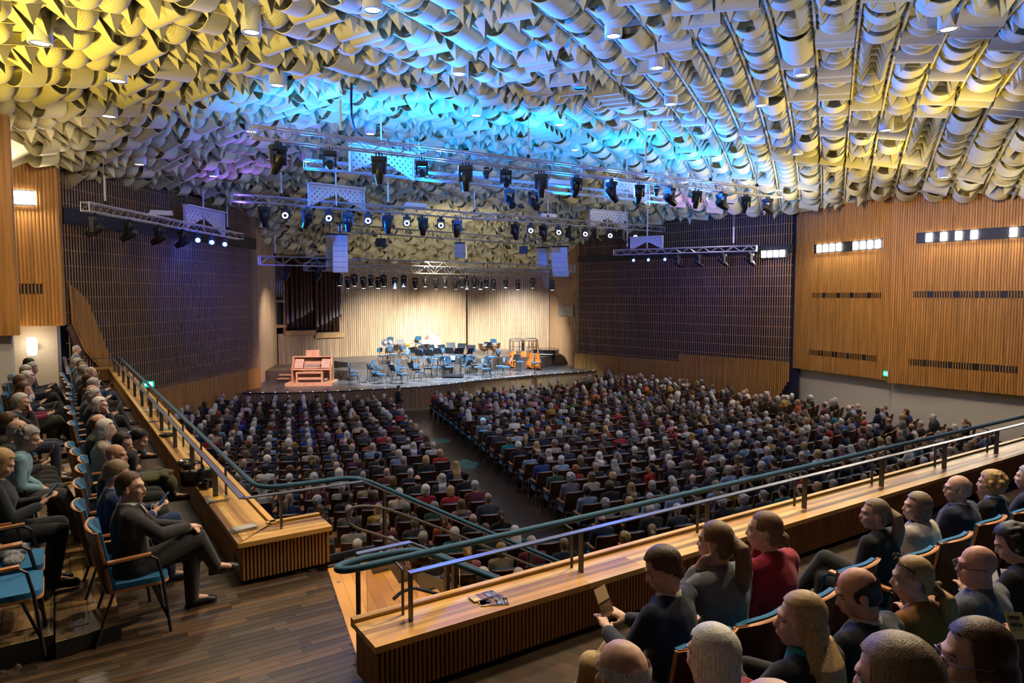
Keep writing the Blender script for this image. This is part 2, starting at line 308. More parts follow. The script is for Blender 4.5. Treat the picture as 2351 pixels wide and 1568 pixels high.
def backing(mb, A, B, z0, z1, nrm, off=0.0, th=0.08):
    a, b = A+nrm*off, B+nrm*off; c, d = b-nrm*th, a-nrm*th
    mb.hexa([v3(a, z0), v3(b, z0), v3(c, z0), v3(d, z0), v3(a, z1), v3(b, z1), v3(c, z1), v3(d, z1)])
def slats(mb, A, B, zf, z1, pitch, w, dep, nrm, off):
    L = (B-A).length; n = int(L/pitch); d = (B-A)/L
    for i in range(n):
        t = (i+0.5)*pitch; c = A+d*t+nrm*off; z0 = zf(t); 
        mb.hexa([v3(c+d*x+nrm*y, z) for z in (z0, z1) for x, y in ((-w/2, -dep/2), (w/2, -dep/2), (w/2, dep/2), (-w/2, dep/2))])
def perp(A, B):   # normal of A-B pointing towards the hall centre
    d = (B-A).normalized(); n = Vector((-d.y, d.x)); mid = (A+B)/2
    return n if n.dot(Vector((-1.0, 24.0))-mid) > 0 else -n
nL = perp(L0, L1); nR = perp(R0, R1); nA = perp(RA0, RA1); nB = perp(RB0, RB1); nP2 = perp(*PL2); nP1 = perp(*PL1)
M['blueglow'] = mat('blue_lit_black', (0.010, 0.012, 0.045), 0.9, var=0.5, scale=(0.5, 0.5, 0.5))  # black backing with the blue stage light put into its colour
# left slatted wall
b = MB(); backing(b, L0-(L1-L0)*0.02, L1, 0, 9.6, nL); wl = struct(b.obj('wall_left', M['blueglow']), 'dark wall behind an oak slat grille on the left')
b = MB(); slats(b, L0, L1, lambda t: 1.95, 9.3, 0.117, 0.040, 0.022, nL, 0.33); tag(b.obj('slat', M['oak_slat'], wl), 'thin upright oak slats of the grille', kind='stuff')
b = MB()
for k in range(16):
    z = 2.05+0.47*k
    if abs(z-7.78) > 0.24: b.bar(v3(L0+nL*0.29, z), v3(L1+nL*0.29, z), 0.03, 0.03)
tag(b.obj('cross_rail', M['oak_slat'], wl), 'thin level oak rails of the grille', kind='stuff')
b = MB(); ribbed(b, L0, L1, 0, 1.95, 0.10, 0.03, nL); b.xf(Matrix.Translation((nL.x*0.33, nL.y*0.33, 0))); b.obj('plinth_battens', M['oak'], wl)
b = MB(); backing(b, L0, L1, 0, 1.95, nL, 0.33, 0.3); b.obj('plinth', M['oak_flat'], wl)
# black lighting slot across it
b = MB(); backing(b, L0, L0+(L1-L0)*0.985, 7.53, 8.03, nL, 0.38, 0.12); b.obj('lighting_slot', M['black'], wl)
# sloping ribbed wood infill at its near end
pw = [onwall(L0, L1, *q) for q in [(128, 648), (172, 690), (236, 848), (205, 848), (166, 806), (137, 744)]]
b = MB(); b.extrude([p+v3(nL, 0)*0.40 for p in pw], v3(nL, 0)*0.02); o = b.obj('wood_infill', M['oak'], wl)
ribm = MB()
for i in range(26):      # ribs on the infill
    x = 138+i*3.75
    yt = 648+(690-648)*(x-128)/44 if x < 172 else 690+(x-172)*158/64
    yb = 744+(x-137)*62/29 if x < 166 else min(848, 806+(x-166)*42/39)
    if yb-yt > 3:
        a = onwall(L0, L1, x, yt)+v3(nL, 0)*0.43; c = onwall(L0, L1, x, yb)+v3(nL, 0)*0.43; c.x, c.y = a.x, a.y; ribm.bar(a, c, 0.045, 0.035, v3(nL, 0))
ribm.obj('infill_battens', M['oak'], wl)
sof = [onwall(L0, L1, *q)+v3(nL, 0)*0.39 for q in [(137, 744), (166, 806), (160, 830), (126, 752)]]
b = MB(); b.extrude(sof, -v3(nL, 0)*0.03); b.obj('sloping_soffit', mat('brown_soffit', (0.12, 0.06, 0.025), 0.6, var=0.2), wl)
# near-left wood panels with a louvred light and a vent
def wallhole(A, B, q0, q1):
    p, q = onwall(A, B, *q0), onwall(A, B, *q1); d = (B-A).normalized()
    t0, t1 = sorted(((p.xy-A).dot(d), (q.xy-A).dot(d))); return (t0, t1, min(p.z, q.z), max(p.z, q.z))
h1 = wallhole(*PL2, (28, 434), (84, 474)); h2 = wallhole(*PL2, (43, 651), (98, 675))
b = MB(); ribbed(b, PL2[0], PL2[1], 4.53, 11.2, 0.085, 0.035, nP2, [h1, h2]); backing(b, *PL2, 4.53, 11.2, nP2, 0.0, 0.5)
wl2 = struct(b.obj('wall_left_panel', M['oak']), 'ribbed oak wall panel at the left beside the slat grille')
b = MB(); ribbed(b, PL1[0], PL1[1], 4.53, 11.2, 0.085, 0.035, nP1); backing(b, *PL1, 4.53, 11.2, nP1, 0.0, 0.4)
wl1 = struct(b.obj('wall_left_edge', M['oak']), 'ribbed oak wall panel at the far left edge')
b = MB(); backing(b, Vector((-14.6, 19.1)), Vector((-13.1, 19.62)), ZB, 4.6, nP2, 0.0, 0.5); struct(b.obj('wall_left_white', M['plaster']), 'white plaster wall with the wall lamp at the left gallery')
b = MB(); backing(b, Vector((-13.2, 13.8)), Vector((-11.05, 15.1)), ZB, 4.6, nP1, 0.0, 0.4); struct(b.obj('wall_left_near', M['plaster']), 'cream plaster wall at the left edge')
# right slatted wall
b = MB(); backing(b, R0, R1+(R1-R0)*0.02, 0, 9.6, nR); wr = struct(b.obj('wall_right', M['blueglow']), 'dark wall behind an oak slat grille on the right')
LR = (R1-R0).length
b = MB(); slats(b, R0, R1, lambda t: 1.92 if t < LR*0.555 else 2.35, 9.3, 0.117, 0.040, 0.022, nR, 0.33); tag(b.obj('slat', M['oak_slat'], wr), 'thin upright oak slats of the grille', kind='stuff')
b = MB()
for k in range(16):
    z = 2.05+0.47*k
    if abs(z-7.5) > 0.2: b.bar(v3(R0+nR*0.29, z), v3(R1+nR*0.29, z), 0.03, 0.03)
tag(b.obj('cross_rail', M['oak_slat'], wr), 'thin level oak rails of the grille', kind='stuff')
b = MB()
ribbed(b, R0, R0+(R1-R0)*0.555, 0, 1.92, 0.10, 0.03, nR); ribbed(b, R0+(R1-R0)*0.555, R1, 0, 2.35, 0.10, 0.03, nR, slope=lambda t: 0 if t < LR*0.38 else (t-LR*0.38)*1.9)
b.xf(Matrix.Translation((nR.x*0.33, nR.y*0.33, 0))); b.obj('plinth_battens', M['oak'], wr)
b = MB(); backing(b, R0, R0+(R1-R0)*0.93, 0, 1.92, nR, 0.33, 0.3); b.obj('plinth', M['oak_flat'], wr)
b = MB(); backing(b, R0+(R1-R0)*0.02, R1, 7.30, 7.68, nR, 0.38, 0.12); b.obj('lighting_slot', M['black'], wr)
# right wood panels with louvred lights and dark vents
hA = [wallhole(RA0, RA1, (1869, 561), (2028, 575)), wallhole(RA0, RA1, (1865, 672), (2023, 684)), wallhole(RA0, RA1, (1859, 801), (2015, 820))]
hB = [wallhole(RB0, RB1, (2105, 538), (2480, 551)), wallhole(RB0, RB1, (2097, 669), (2480, 684)), wallhole(RB0, RB1, (2087, 826), (2340, 850))]
def flat(h, z0, z1): return (h[0], h[1], z0, z1)
pA = [onwall(RA0, RA1, 1869, 572), onwall(RA0, RA1, 1865, 678), onwall(RA0, RA1, 1859, 808)]
hA = [flat(h, p.z-d, p.z+d) for h, p, d in zip(hA, pA, (0.21, 0.11, 0.12))]
pB = [onwall(RB0, RB1, 2105, 547), onwall(RB0, RB1, 2097, 676), onwall(RB0, RB1, 2087, 831)]
hB = [flat(h, p.z-d, p.z+d) for h, p, d in zip(hB, pB, (0.20, 0.12, 0.12))]
b = MB(); ribbed(b, RA0, RA1, 2.06, 10.4, 0.085, 0.035, nA, hA); backing(b, RA0, RA1, 2.06, 10.4, nA, 0.0, 0.6)
wrA = struct(b.obj('wall_right_panel', M['oak']), 'ribbed oak wall panel next to the right slat grille')
b = MB(); ribbed(b, RB0, RB1, 2.02, 10.6, 0.085, 0.035, nB, hB); backing(b, RB0, RB1, 2.02, 10.6, nB, 0.0, 0.6)
wrB = struct(b.obj('wall_right_edge', M['oak']), 'ribbed oak wall panel at the right edge')
b = MB(); backing(b, RA0-nA*0.35, RA1-nA*0.35, 0, 2.2, nA); backing(b, RB0-nB*0.4, RB1-nB*0.4, 0, 2.2, nB); b.hexa([v3(q, z) for z in (0, 2.1) for q in (RA1-nA*0.35, RB0-nB*0.4, RB0-nB*0.8, RA1-nA*0.8)])
struct(b.obj('wall_right_white', M['plaster']), 'white plaster wall below the right oak panels')
def vents(A, B, nrm, hs, parent, seed):
    rr = random.Random(seed); d = (B-A).normalized()
    for (t0, t1, z0, z1) in hs:
        k = MB(); backing(k, A+d*t0, A+d*t1, z0, z1, nrm, 0.012, 0.02); k.obj('vent_recess', M['black'], parent)
        k = MB(); t = t0+0.05; i = 0
        while t < t1-0.05:
            if i % 9 < 6 or rr.random() < 0.4:
                c = A+d*t+nrm*0.025; k.hexa([v3(c+d*x+nrm*y, z) for z in (z0, z1) for x, y in ((-0.012, 0), (0.012, 0), (0.012, 0.02), (-0.012, 0.02))])
            t += 0.085; i += 1
        tag(k.obj('vent_batten', M['oak'], parent), kind='stuff')
vents(RA0, RA1, nA, hA[1:], wrA, 1); vents(RB0, RB1, nB, hB[1:], wrB, 2); vents(*PL2, nP2, [h2], wl2, 3)
M['lamp'] = mat('lamp_glow', (1, 1, 1), 0.5, emit=(1.0, 0.97, 0.92), estr=30.0)
M['louvre'] = mat('louvre_blade', (0.02, 0.03, 0.045), 0.4, 0.4)
def strip(A, B, nrm, h, nlamps, name, label, power, lamps_from=0.0, louv=True):
    t0, t1, z0, z1 = h; d = (B-A).normalized(); c = A+d*(t0+t1)/2; zc = (z0+z1)/2
    e = empty(name, (c.x, c.y, z0)); tag(e, label, 'wall light', 'louvred wall floodlights'); o3 = Vector((c.x, c.y, z0))
    k = MB(); backing(k, A+d*t0, A+d*t1, z0, z1, nrm, 0.01, 0.04); k.xf(Matrix.Translation(-o3)); k.obj('housing', M['black'], e)
    span = t1-t0
    for i in range(nlamps):
        g = i // 4; u = lamps_from+(0.04+0.1*(i % 4)+0.54*g if nlamps == 8 else (0.06+0.23*(i % 4)))*(1-lamps_from)
        p = A+d*(t0+u*span+0.05*span)+nrm*0.03
        k = MB(); k.hexa([v3(p+d*x+nrm*y, z) for z in (z0+0.05, z1-0.05) for x, y in ((-0.10, 0), (0.10, 0), (0.10, 0.03), (-0.10, 0.03))]); k.xf(Matrix.Translation(-o3)); k.obj('lamp', M['lamp'], e)
    if louv:
        for q in range(6):
            z = z0+0.02+(z1-z0-0.04)*q/5; k = MB(); k.bar(v3(A+d*t0+nrm*0.075, z)-o3, v3(A+d*t1+nrm*0.075, z)-o3, 0.03, 0.005); k.obj('louvre', M['louvre'], e)
    if power:
        a = area('floodlight', v3(c+nrm*0.16, zc), v3(c+nrm*5, zc-2.2), power, (1.0, 0.90, 0.74), span*0.9, 0.25)
strip(RA0, RA1, nA, hA[0], 8, 'louvred_floodlight', 'louvred floodlight with eight lamps, on the oak panel next to the right slat grille', 230)
strip(RB0, RB1, nB, hB[0], 8, 'louvred_floodlight', 'long louvred floodlight on the oak panel at the right edge of the photo', 280)
strip(*PL2, nP2, h1, 4, 'louvred_floodlight', 'small louvred floodlight on the oak panel at the left edge', 150)
hS = wallhole(R0, R1, (1757, 575), (1818, 592)); strip(R0+nR*0.39, R1+nR*0.39, nR, hS, 4, 'louvred_floodlight', 'four bright lamps in the black slot of the right slat grille', 80, louv=False)
# ------------------------------------------------------------------ ceiling
AX = Vector((-0.326, 0.946)); BX = Vector((0.946, 0.326))
def cz(x, y):
    s = -0.326*x+0.946*y; t = 0.946*x+0.326*y; u = abs((t-8.2)/14.4)
    k = 0.0075*(s-20)**2 if s > 20 else 0
    if s < 15: k += 0.017*(15-max(s, 4))**2
    return 11.45-2.3*min(u, 1.25)**3-k
UD = Vector((math.sin(math.radians(25)), math.cos(math.radians(25)))); VD = Vector((UD.y, -UD.x)); CU, CV = 0.47, 0.84
SB = [Vector((-13.4, 38.6)), Vector((-10.4, 41.0)), Vector((-3.0, 45.5)), Vector((2.5, 45.6))]     # stage back
hall = [(-13.0, 6), (-11.2, 14.9), (-13.0, 19.2), (-13.5, 20.9), (-12.15, 32.4), (-13.0, 36.0), (-12.4, 38.6), (-9.6, 41.0), (-3.0, 44.8), (2.2, 44.8), (3.8, 40.8), (12.6, 31.0), (14.4, 26.4), (18, 21.6), (19.6, 18.8), (16, 4), (-13, 4)]
ceilb = MB(); gx = np.arange(-16, 21.01, 0.6); gy = np.arange(3.6, 47.2, 0.6)
ceilb.add([(x, y, cz(x, y)+0.02) for y in gy for x in gx], [(j*len(gx)+i, (j+1)*len(gx)+i, (j+1)*len(gx)+i+1, j*len(gx)+i+1) for j in range(len(gy)-1) for i in range(len(gx)-1) if inside((gx[i]+0.3, gy[j]+0.3), [(-15.5, 3.6), (-15.5, 30), (-14.6, 40), (-10, 43), (-3, 47), (3.2, 47), (5.5, 42), (15, 32), (20.6, 20), (20.6, 3.6)])])
ceiling = struct(ceilb.obj('ceiling', M['ceil'], smooth=True), 'curved cream ceiling covered with scalloped acoustic modules')
def m_bowl(n=14, r=5):
    v = []; f = []
    prof = [(1.0, -0.02), (1.0, 0.06)]+[(math.cos(math.pi/2*j/r), 0.06+0.22*math.sin(math.pi/2*j/r)) for j in range(1, r)]
    for a, z in prof:
        for k in range(n): t = 2*math.pi*k/n; v.append((0.225*a*math.cos(t), 0.265*a*math.sin(t), z))
    L = len(prof)
    for j in range(L-1):
        for k in range(n): f.append((j*n+k, j*n+(k+1) % n, (j+1)*n+(k+1) % n, (j+1)*n+k))
    v.append((0, 0, 0.28)); f += [((L-1)*n+k, (L-1)*n+(k+1) % n, len(v)-1) for k in range(n)]
    return v, f
def m_trough(n=12, rot=False):
    v = []; f = []; rx, ry = (0.245, 0.285)
    for e in (-1, 1):
        for j in range(n+1):
            t = math.pi*j/n; c, s = math.cos(t), math.sin(t)
            for th in (0.0, 0.014):
                if rot: v.append(((rx-th)*c, e*ry*0.98, 0.34*s*(1-th*3)-0.02))
                else: v.append((e*rx*0.98, (ry-th)*c, 0.34*s*(1-th*3)-0.02))
    def I(e, j, th): return (e*(n+1)+j)*2+th
    for j in range(n):
        f += [(I(0, j, 0), I(0, j+1, 0), I(1, j+1, 0), I(1, j, 0)), (I(0, j, 1), I(1, j, 1), I(1, j+1, 1), I(0, j+1, 1)), (I(0, j, 0), I(0, j, 1), I(0, j+1, 1), I(0, j+1, 0)), (I(1, j, 0), I(1, j+1, 0), I(1, j+1, 1), I(1, j, 1))]
    return v, f
def m_beak(sw=1):
    v = []; f = []
    for s in (-1, 1):
        n = len(v); v += [(-0.24, s*0.29, -0.02), (0.24, s*0.29, -0.02), (-0.24, 0, -0.02), (0.24, 0, -0.02), (0.12*s*sw, s*0.15, 0.36)]
        f += [(n, n+1, n+4), (n, n+4, n+2), (n+1, n+3, n+4)]
    return v, f
MS = (1.0, 1.4, 1.3)
def sc(m): return [tuple(c*f for c, f in zip(p, MS)) for p in m[0]], m[1]
MODS = {'bowl': m_bowl(), 'trough': m_trough(), 'trough_r': m_trough(rot=True), 'beak': m_beak(), 'beak_r': m_beak(-1)}
MODL_ = {'bowl': m_bowl(10, 4), 'trough': m_trough(8), 'trough_r': m_trough(8, True), 'beak': m_beak(), 'beak_r': m_beak(-1)}
MODL = {k: sc(m) for k, m in MODL_.items()}; MODS = {k: sc(m) for k, m in MODS.items()}
m_perf = bpy.data.materials.new('perforated_cream_paint'); m_perf.use_nodes = True
nt = m_perf.node_tree; pb = nt.nodes['Principled BSDF']; pb.inputs['Roughness'].default_value = 0.75
tc = nt.nodes.new('ShaderNodeTexCoord'); mp = nt.nodes.new('ShaderNodeMapping'); mp.inputs['Scale'].default_value = (30, 30, 0); nt.links.new(tc.outputs['Object'], mp.inputs[0])
vo = nt.nodes.new('ShaderNodeTexVoronoi'); vo.inputs['Scale'].default_value = 1.0; vo.inputs['Randomness'].default_value = 0.0; nt.links.new(mp.outputs[0], vo.inputs['Vector'])
cr = nt.nodes.new('ShaderNodeValToRGB'); cr.color_ramp.elements[0].position = 0.20; cr.color_ramp.elements[0].color = (0.52, 0.46, 0.27, 1); cr.color_ramp.elements[1].position = 0.27; cr.color_ramp.elements[1].color = (0.80, 0.725, 0.42, 1)
nt.links.new(vo.outputs['Distance'], cr.inputs[0]); nt.links.new(cr.outputs[0], pb.inputs['Base Color'])
MMESH = {}
for k, (v, f_) in MODS.items():
    me = bpy.data.meshes.new('ceiling_'+k); me.from_pydata(v, [], f_); me.materials.append(m_perf if k == 'bowl' else M['ceil'])
    if k != 'beak' and k != 'beak_r': me.polygons.foreach_set('use_smooth', [True]*len(me.polygons)); me.set_sharp_from_angle(angle=math.radians(50))
    MMESH[k] = me
cells = []; rr = random.Random(11)
dl_px = [(92, 100), (577, 75), (855, 24), (1408, 84), (2178, 68), (270, 187), (636, 197), (1053, 171), (1508, 157), (1840, 173), (250, 268), (1093, 266), (1748, 243), (1540, 240), (577, 303), (1285, 288), (1495, 298), (850, 308), (2035, 300), (320, 378), (490, 405), (1320, 345), (1830, 355), (705, 371), (1570, 420), (2168, 408), (1330, 203)]
def hit_ceiling(x, y, drop):
    d = ray(x, y); t = 4.0
    while t < 60:
        q = d*t
        if ZC+q.z > cz(q.x, q.y)-drop: break
        t += 0.03
    return Vector((q.x, q.y, ZC+q.z))
DL = [hit_ceiling(x, y, 0.45) for x, y in dl_px]
for i in range(-50, 100):
    for j in range(-45, 60):
        c = Vector((0, 20))+UD*(i*CU)+VD*(j*CV)
        if not inside(c, hall) or c.y < 5.5: continue
        if any((c-d.xy).length < 0.36 for d in DL): continue
        z = cz(c.x, c.y); px = PX((c.x, c.y, z-0.3))
        if not (-200 < px[0] < IW+200 and -260 < px[1] < 720): continue
        eu = Vector((UD.x, UD.y, (cz(*(c+UD*0.25))-cz(*(c-UD*0.25)))/0.5)).normalized()
        ev = Vector((VD.x, VD.y, (cz(*(c+VD*0.25))-cz(*(c-VD*0.25)))/0.5)).normalized()
        en = eu.cross(ev).normalized()
        if en.z > 0: en = -en
        k = rr.choices(['bowl', 'trough', 'trough_r', 'beak', 'beak_r'], [0.34, 0.19, 0.14, 0.18, 0.15])[0]
        vis = (0 <= px[0] <= IW and 0 <= px[1] <= IH)
        cells.append(((c.length if vis else c.length+100), k, Vector((c.x, c.y, z)), eu, ev, en))
cells.sort(key=lambda q: q[0])
cnt = {}; rest = MB(); rv = []; rf = []; nvt = 0
for dist, k, p, eu, ev, en in cells:
    kk = k.split('_')[0]; cnt[kk] = cnt.get(kk, 0)+1
    if cnt[kk] <= 300:
        o = link({'bowl': 'perforated_bowl', 'trough': 'curved_trough', 'beak': 'folded_beak'}[kk], MMESH[k], ceiling)
        Mx = Matrix.Identity(4)
        for r in range(3): Mx[r][0], Mx[r][1], Mx[r][2], Mx[r][3] = eu[r], ev[r], en[r], p[r]
        o.matrix_world = Mx
    else:
        v, f_ = MODL[k]; A = np.array([eu, ev, en]); pts = np.array(v) @ A+np.array(p); rv.append(pts); rf += [tuple(i+nvt for i in q) for q in f_]; nvt += len(v)
me = bpy.data.meshes.new('ceiling_modules'); me.from_pydata(np.concatenate(rv).tolist(), [], rf); me.materials.append(M['ceil']); me.polygons.foreach_set('use_smooth', [True]*len(me.polygons)); me.set_sharp_from_angle(angle=math.radians(50))
tag(link('far_modules', me, ceiling), 'small scalloped modules in the far part of the ceiling', kind='stuff')
# ribs along the columns, fins across
fin = MB()
def rib(mb, c0, dr, n, step, w, dep):
    prev = None; run = []
    for i in range(n):
        c = c0+dr*(i*step)
        if inside(c, hall) and c.y > 6: run.append(c)
        elif run: break
    if len(run) < 2: return False
    sd = Vector((dr.y, -dr.x))*(w/2); vs = []
    for c in run:
        z = cz(c.x, c.y); vs += [v3(c-sd, z), v3(c-sd, z-dep), v3(c+sd, z-dep), v3(c+sd, z)]
    fs = [(a+k, a+k+1, a+k+5, a+k+4) for a in range(0, len(vs)-4, 4) for k in range(3)]
    mb.add(vs, fs); return True
for j in range(-45, 60):
    k = MB()
    if rib(k, Vector((0, 20))+VD*((j+0.5)*CV)-UD*24, UD, 130, 0.5, 0.045, 0.20): k.obj('rib', M['ceil'], ceiling)
for i in range(-50, 100): rib(fin, Vector((0, 20))+UD*((i+0.5)*CU)-VD*33.6, VD, 100, 0.84, 0.02, 0.14)
tag(fin.obj('cross_fin', M['ceil'], ceiling), kind='stuff')
# downlights
M['trim'] = mat('chrome_trim', (0.5, 0.5, 0.5), 0.25, 0.9)
M['dl_on'] = mat('downlight_glow', (1, 1, 1), 0.5, emit=(1.0, 0.93, 0.80), estr=14.0)
order = sorted(range(len(DL)), key=lambda i: dl_px[i][0]); rank = {i: r+1 for r, i in enumerate(order)}
kb = MB(); kb.lathe([(0.20, 0.55), (0.19, 0.0), (0.165, 0.0), (0.15, 0.03)], 20, cap=False); me_h = kb.mesh('downlight_housing', M['white'], True)
kb = MB(); kb.lathe([(0.165, -0.004), (0.15, -0.008), (0.145, 0.02)], 20, cap=False); me_t = kb.mesh('downlight_trim', M['black'], True)
kb = MB(); kb.lathe([(0.145, 0.012), (0.145, 0.02)], 20); me_l = kb.mesh('downlight_lamp', M['dl_on']); kb = MB(); kb.lathe([(0.145, 0.012), (0.145, 0.02)], 20); me_d = kb.mesh('downlight_dark', M['black'])
for i, p in enumerate(DL):
    dark = i == len(DL)-1
    e = empty('ceiling_downlight', p); s = 1.0
    tag(e, 'round white ceiling downlight, unlit and dark' if dark else 'glowing round ceiling downlight, %s from the left of the photo' % nth(rank[i] if rank[i] < rank[len(DL)-1] else rank[i]-1), 'ceiling light', 'round downlights in the ceiling')
    link('housing', me_h, e); link('trim_ring', me_t, e); link('lamp', me_d if dark else me_l, e)
# ------------------------------------------------------------------ benches, rails, stairs of the balcony
def Rq(a, n, z=0.0): p = BR0+AR*a+NR*n; return Vector((p.x, p.y, z))
def Lq(a, n, z=0.0): p = BL0+AL*a+NL*n; return Vector((p.x, p.y, z))
ZT = ZB+BH; ZR = ZB+0.77
BT = [mat('bench_board_%d' % i, c, 0.42, var=0.22, scale=(1.6, 1.6, 1.6), bump=0.03) for i, c in enumerate([(0.60, 0.35, 0.095), (0.54, 0.29, 0.070), (0.30, 0.15, 0.045), (0.66, 0.42, 0.13)])]
M['bench_rib'] = mat('bench_rib', (0.36, 0.165, 0.05), 0.5, var=0.25, scale=(12, 12, 1))
M['bench_dark'] = mat('bench_shadow_gap', (0.02, 0.012, 0.008), 0.8, var=0.2)
def hexq(mb, q, a0, a1, n0, n1, z0, z1): return mb.hexa([q(a0, n0, z0), q(a1, n0, z0), q(a1, n1, z0), q(a0, n1, z0), q(a0, n0, z1), q(a1, n0, z1), q(a1, n1, z1), q(a0, n1, z1)])
def bench(q, a0, a1, n0, n1, name, label, seed, ribs_sides, lip=True, mitre0=0.0):
    """low parapet bench: body, ribs, boards on top, raised lip on the hall side"""
    o3 = q(a0, n0, ZB); e = empty(name, o3); tag(e, label, 'parapet'); T = Matrix.Translation(-o3); r = random.Random(seed)
    k = MB(); hexq(k, q, a0+0.02, a1-0.02, n0+0.03, n1-0.03, ZB+0.07, ZT-0.045); k.xf(T); k.obj('body', M['bench_dark'], e)
    k = MB(); hexq(k, q, a0+0.06, a1-0.06, n0+0.07, n1-0.07, ZB, ZB+0.07); k.xf(T); k.obj('plinth', M['bench_dark'], e)
    for side, near in ribs_sides:
        lst = []
        if side == 'n':
            n = n0+0.012 if near else n1-0.034; m = int((a1-a0-0.06)/0.034)
            lst = [(a0+0.03+0.034*i, a0+0.03+0.034*i+0.02, n, n+0.022) for i in range(m)]
        else:
            a = a0 if near else a1-0.022; m = int((n1-n0-0.05)/0.034)
            lst = [(a, a+0.022, n0+0.03+0.034*i, n0+0.03+0.034*i+0.02) for i in range(m)]
        vis = [l for l in lst if PX(q(l[0], l[2], ZB+0.2))[0] > -40 and PX(q(l[0], l[2], ZB+0.2))[0] < IW+40]
        vis.sort(key=lambda l: q(l[0], l[2]).length)
        ox, oy = (1, 0), (0, 1)
        if vis:
            p0 = q(vis[0][0], vis[0][2]); kk = MB(); l = vis[0]; kk.hexa([q(a, n, z)-q(l[0], l[2], 0) for z in (ZB+0.05, ZT-0.045) for a, n in ((l[0], l[2]), (l[1], l[2]), (l[1], l[3]), (l[0], l[3]))]); rm = kk.mesh('rib', M['bench_rib'])
            for l in vis[:130]: link('rib', rm, e, q(l[0], l[2], 0)-o3)
            kk = MB()
            for l in vis[130:]: hexq(kk, q, *l, ZB+0.05, ZT-0.045)
            if kk.v: kk.xf(T); tag(kk.obj('far_ribs', M['bench_rib'], e), kind='stuff')
    wid = n1-n0; nb = 6; bw = (wid-0.06)/nb
    for j in range(nb):
        a = a0-0.02
        while a < a1+0.02:
            L = min(r.choice([1.3, 1.8, 2.4, 3.0]), a1+0.02-a)
            if a1+0.02-a-L < 0.4: L = a1+0.02-a
            s0 = mitre0*(j*bw) if a == a0-0.02 else 0; s1 = mitre0*((j+1)*bw) if a == a0-0.02 else 0
            na, nb_ = n0-0.015+j*(bw+0.0025), n0-0.015+j*(bw+0.0025)+bw+0.0015
            kk = MB(); kk.hexa([q(*c) for z in (ZT-0.045, ZT) for c in ((a+s0+0.001, na, z), (a+L-0.001, na, z), (a+L-0.001, nb_, z), (a+s1+0.001, nb_, z))]); kk.xf(T)
            kk.obj('top_board', BT[r.choice([0, 0, 1, 1, 2, 3, 3])], e); a += L
    if lip:
        kk = MB(); hexq(kk, q, a0-0.02+mitre0*(wid-0.06), a1+0.02, n1-0.045, n1+0.01, ZT-0.045, ZT+0.022); kk.xf(T); kk.obj('lip', BT[0], e)
    return e
benchL = bench(Lq, 0.0, 17.9, 0.0, 0.42, 'parapet_bench', 'long wooden parapet bench along the left gallery', 1, [('n', True)], mitre0=1.0)
benchC = bench(lambda a, n, z=0.0: Rq(-0.375+a, 2.436+n, z), 0.0, 0.85, 0.0, 0.42, 'parapet_bench', 'short end of the left wooden parapet turning beside the stairs', 2, [('n', True), ('a', False)], mitre0=1.0)
benchE = bench(lambda a, n, z=0.0: v3(BL0+AL*(17.95+n)-NL*(a-0.42), z), 0.0, 1.05, 0.0, 0.4, 'parapet_bench', 'wooden parapet closing the far end of the left gallery', 3, [('n', True)])
benchR = bench(Rq, -0.02, 15.5, 0.0, 0.43, 'parapet_bench', 'long wooden parapet bench in front of the rear balcony seats', 4, [('n', True), ('a', True)])
# --- railings
def railing(name, label, q, a0, a1, rail_n, posts, vel_n, first_end=None, z=ZR, extra=None):
    o3 = q(a0, rail_n, ZT); e = empty(name, o3); tag(e, label, 'railing'); T = Matrix.Translation(-o3)
    k = MB(); k.bar(q(a0, rail_n, z-0.006)-o3, q(a1, rail_n, z-0.006)-o3, 0.055, 0.012); k.obj('top_rail', M['steel_top'], e)
    for a in posts:
        k = MB(); k.bar(q(a, rail_n, ZT)-o3, q(a, rail_n, z-0.012)-o3, 0.012, 0.055, (q(0, 1)-q(0, 0))); k.obj('wide_post', M['steel'], e)
        k = MB(); k.bar(q(a-0.01, rail_n+0.11, ZT)-o3, q(a-0.01, rail_n+0.11, z-0.02)-o3, 0.012, 0.024, (q(0, 1)-q(0, 0))); k.bar(q(a-0.01, rail_n+0.11, z-0.02)-o3, q(a-0.01, vel_n, z-0.005)-o3, 0.012, 0.012); k.obj('thin_post', M['steel'], e)
    return e, o3
def smooth_path(pts, it=2):
    pts = [Vector(p) for p in pts]
    for _ in range(it):
        o = [pts[0]]
        for a, b in zip(pts[:-1], pts[1:]): o += [a*0.75+b*0.25, a*0.25+b*0.75]
        o.append(pts[-1]); pts = o
    return pts
SL = -0.165/0.29
# left railing: gallery, corner, then over the short bench and down the stairs
eL, oL = railing('railing', 'grey steel railing with teal velvet handrail on the left gallery parapet', Lq, 0.24, 17.6, 0.09, [1.6+1.54*i for i in range(11)], 0.27)
k = MB(); c0 = Lq(0.24, 0.09, ZR-0.006); c1 = Rq(0.89, 2.62, ZR-0.006); c2 = c1+v3(AR, SL)*3.9
k.bar(c0-oL, c1-oL, 0.055, 0.012); k.bar(c1-oL, c2-oL, 0.055, 0.012); k.obj('top_rail', M['steel_top'], eL)
k = MB(); k.tube(smooth_path([Lq(17.6, 0.27, ZR+0.02)-oL, Lq(5, 0.27, ZR+0.02)-oL, Lq(0.9, 0.27, ZR+0.02)-oL, Lq(0.5, 0.28, ZR+0.02)-oL]+[Rq(0.02, 2.80, ZR+0.02)-oL, Rq(0.5, 2.76, ZR+0.02)-oL, Rq(0.86, 2.74, ZR+0.02)-oL, Rq(1.2, 2.74, ZR-0.16)-oL, Rq(4.7, 2.74, ZR+0.02+SL*3.8)-oL], 3), 0.026, 10); k.obj('velvet_handrail', M['velvet'], eL, smooth=True)
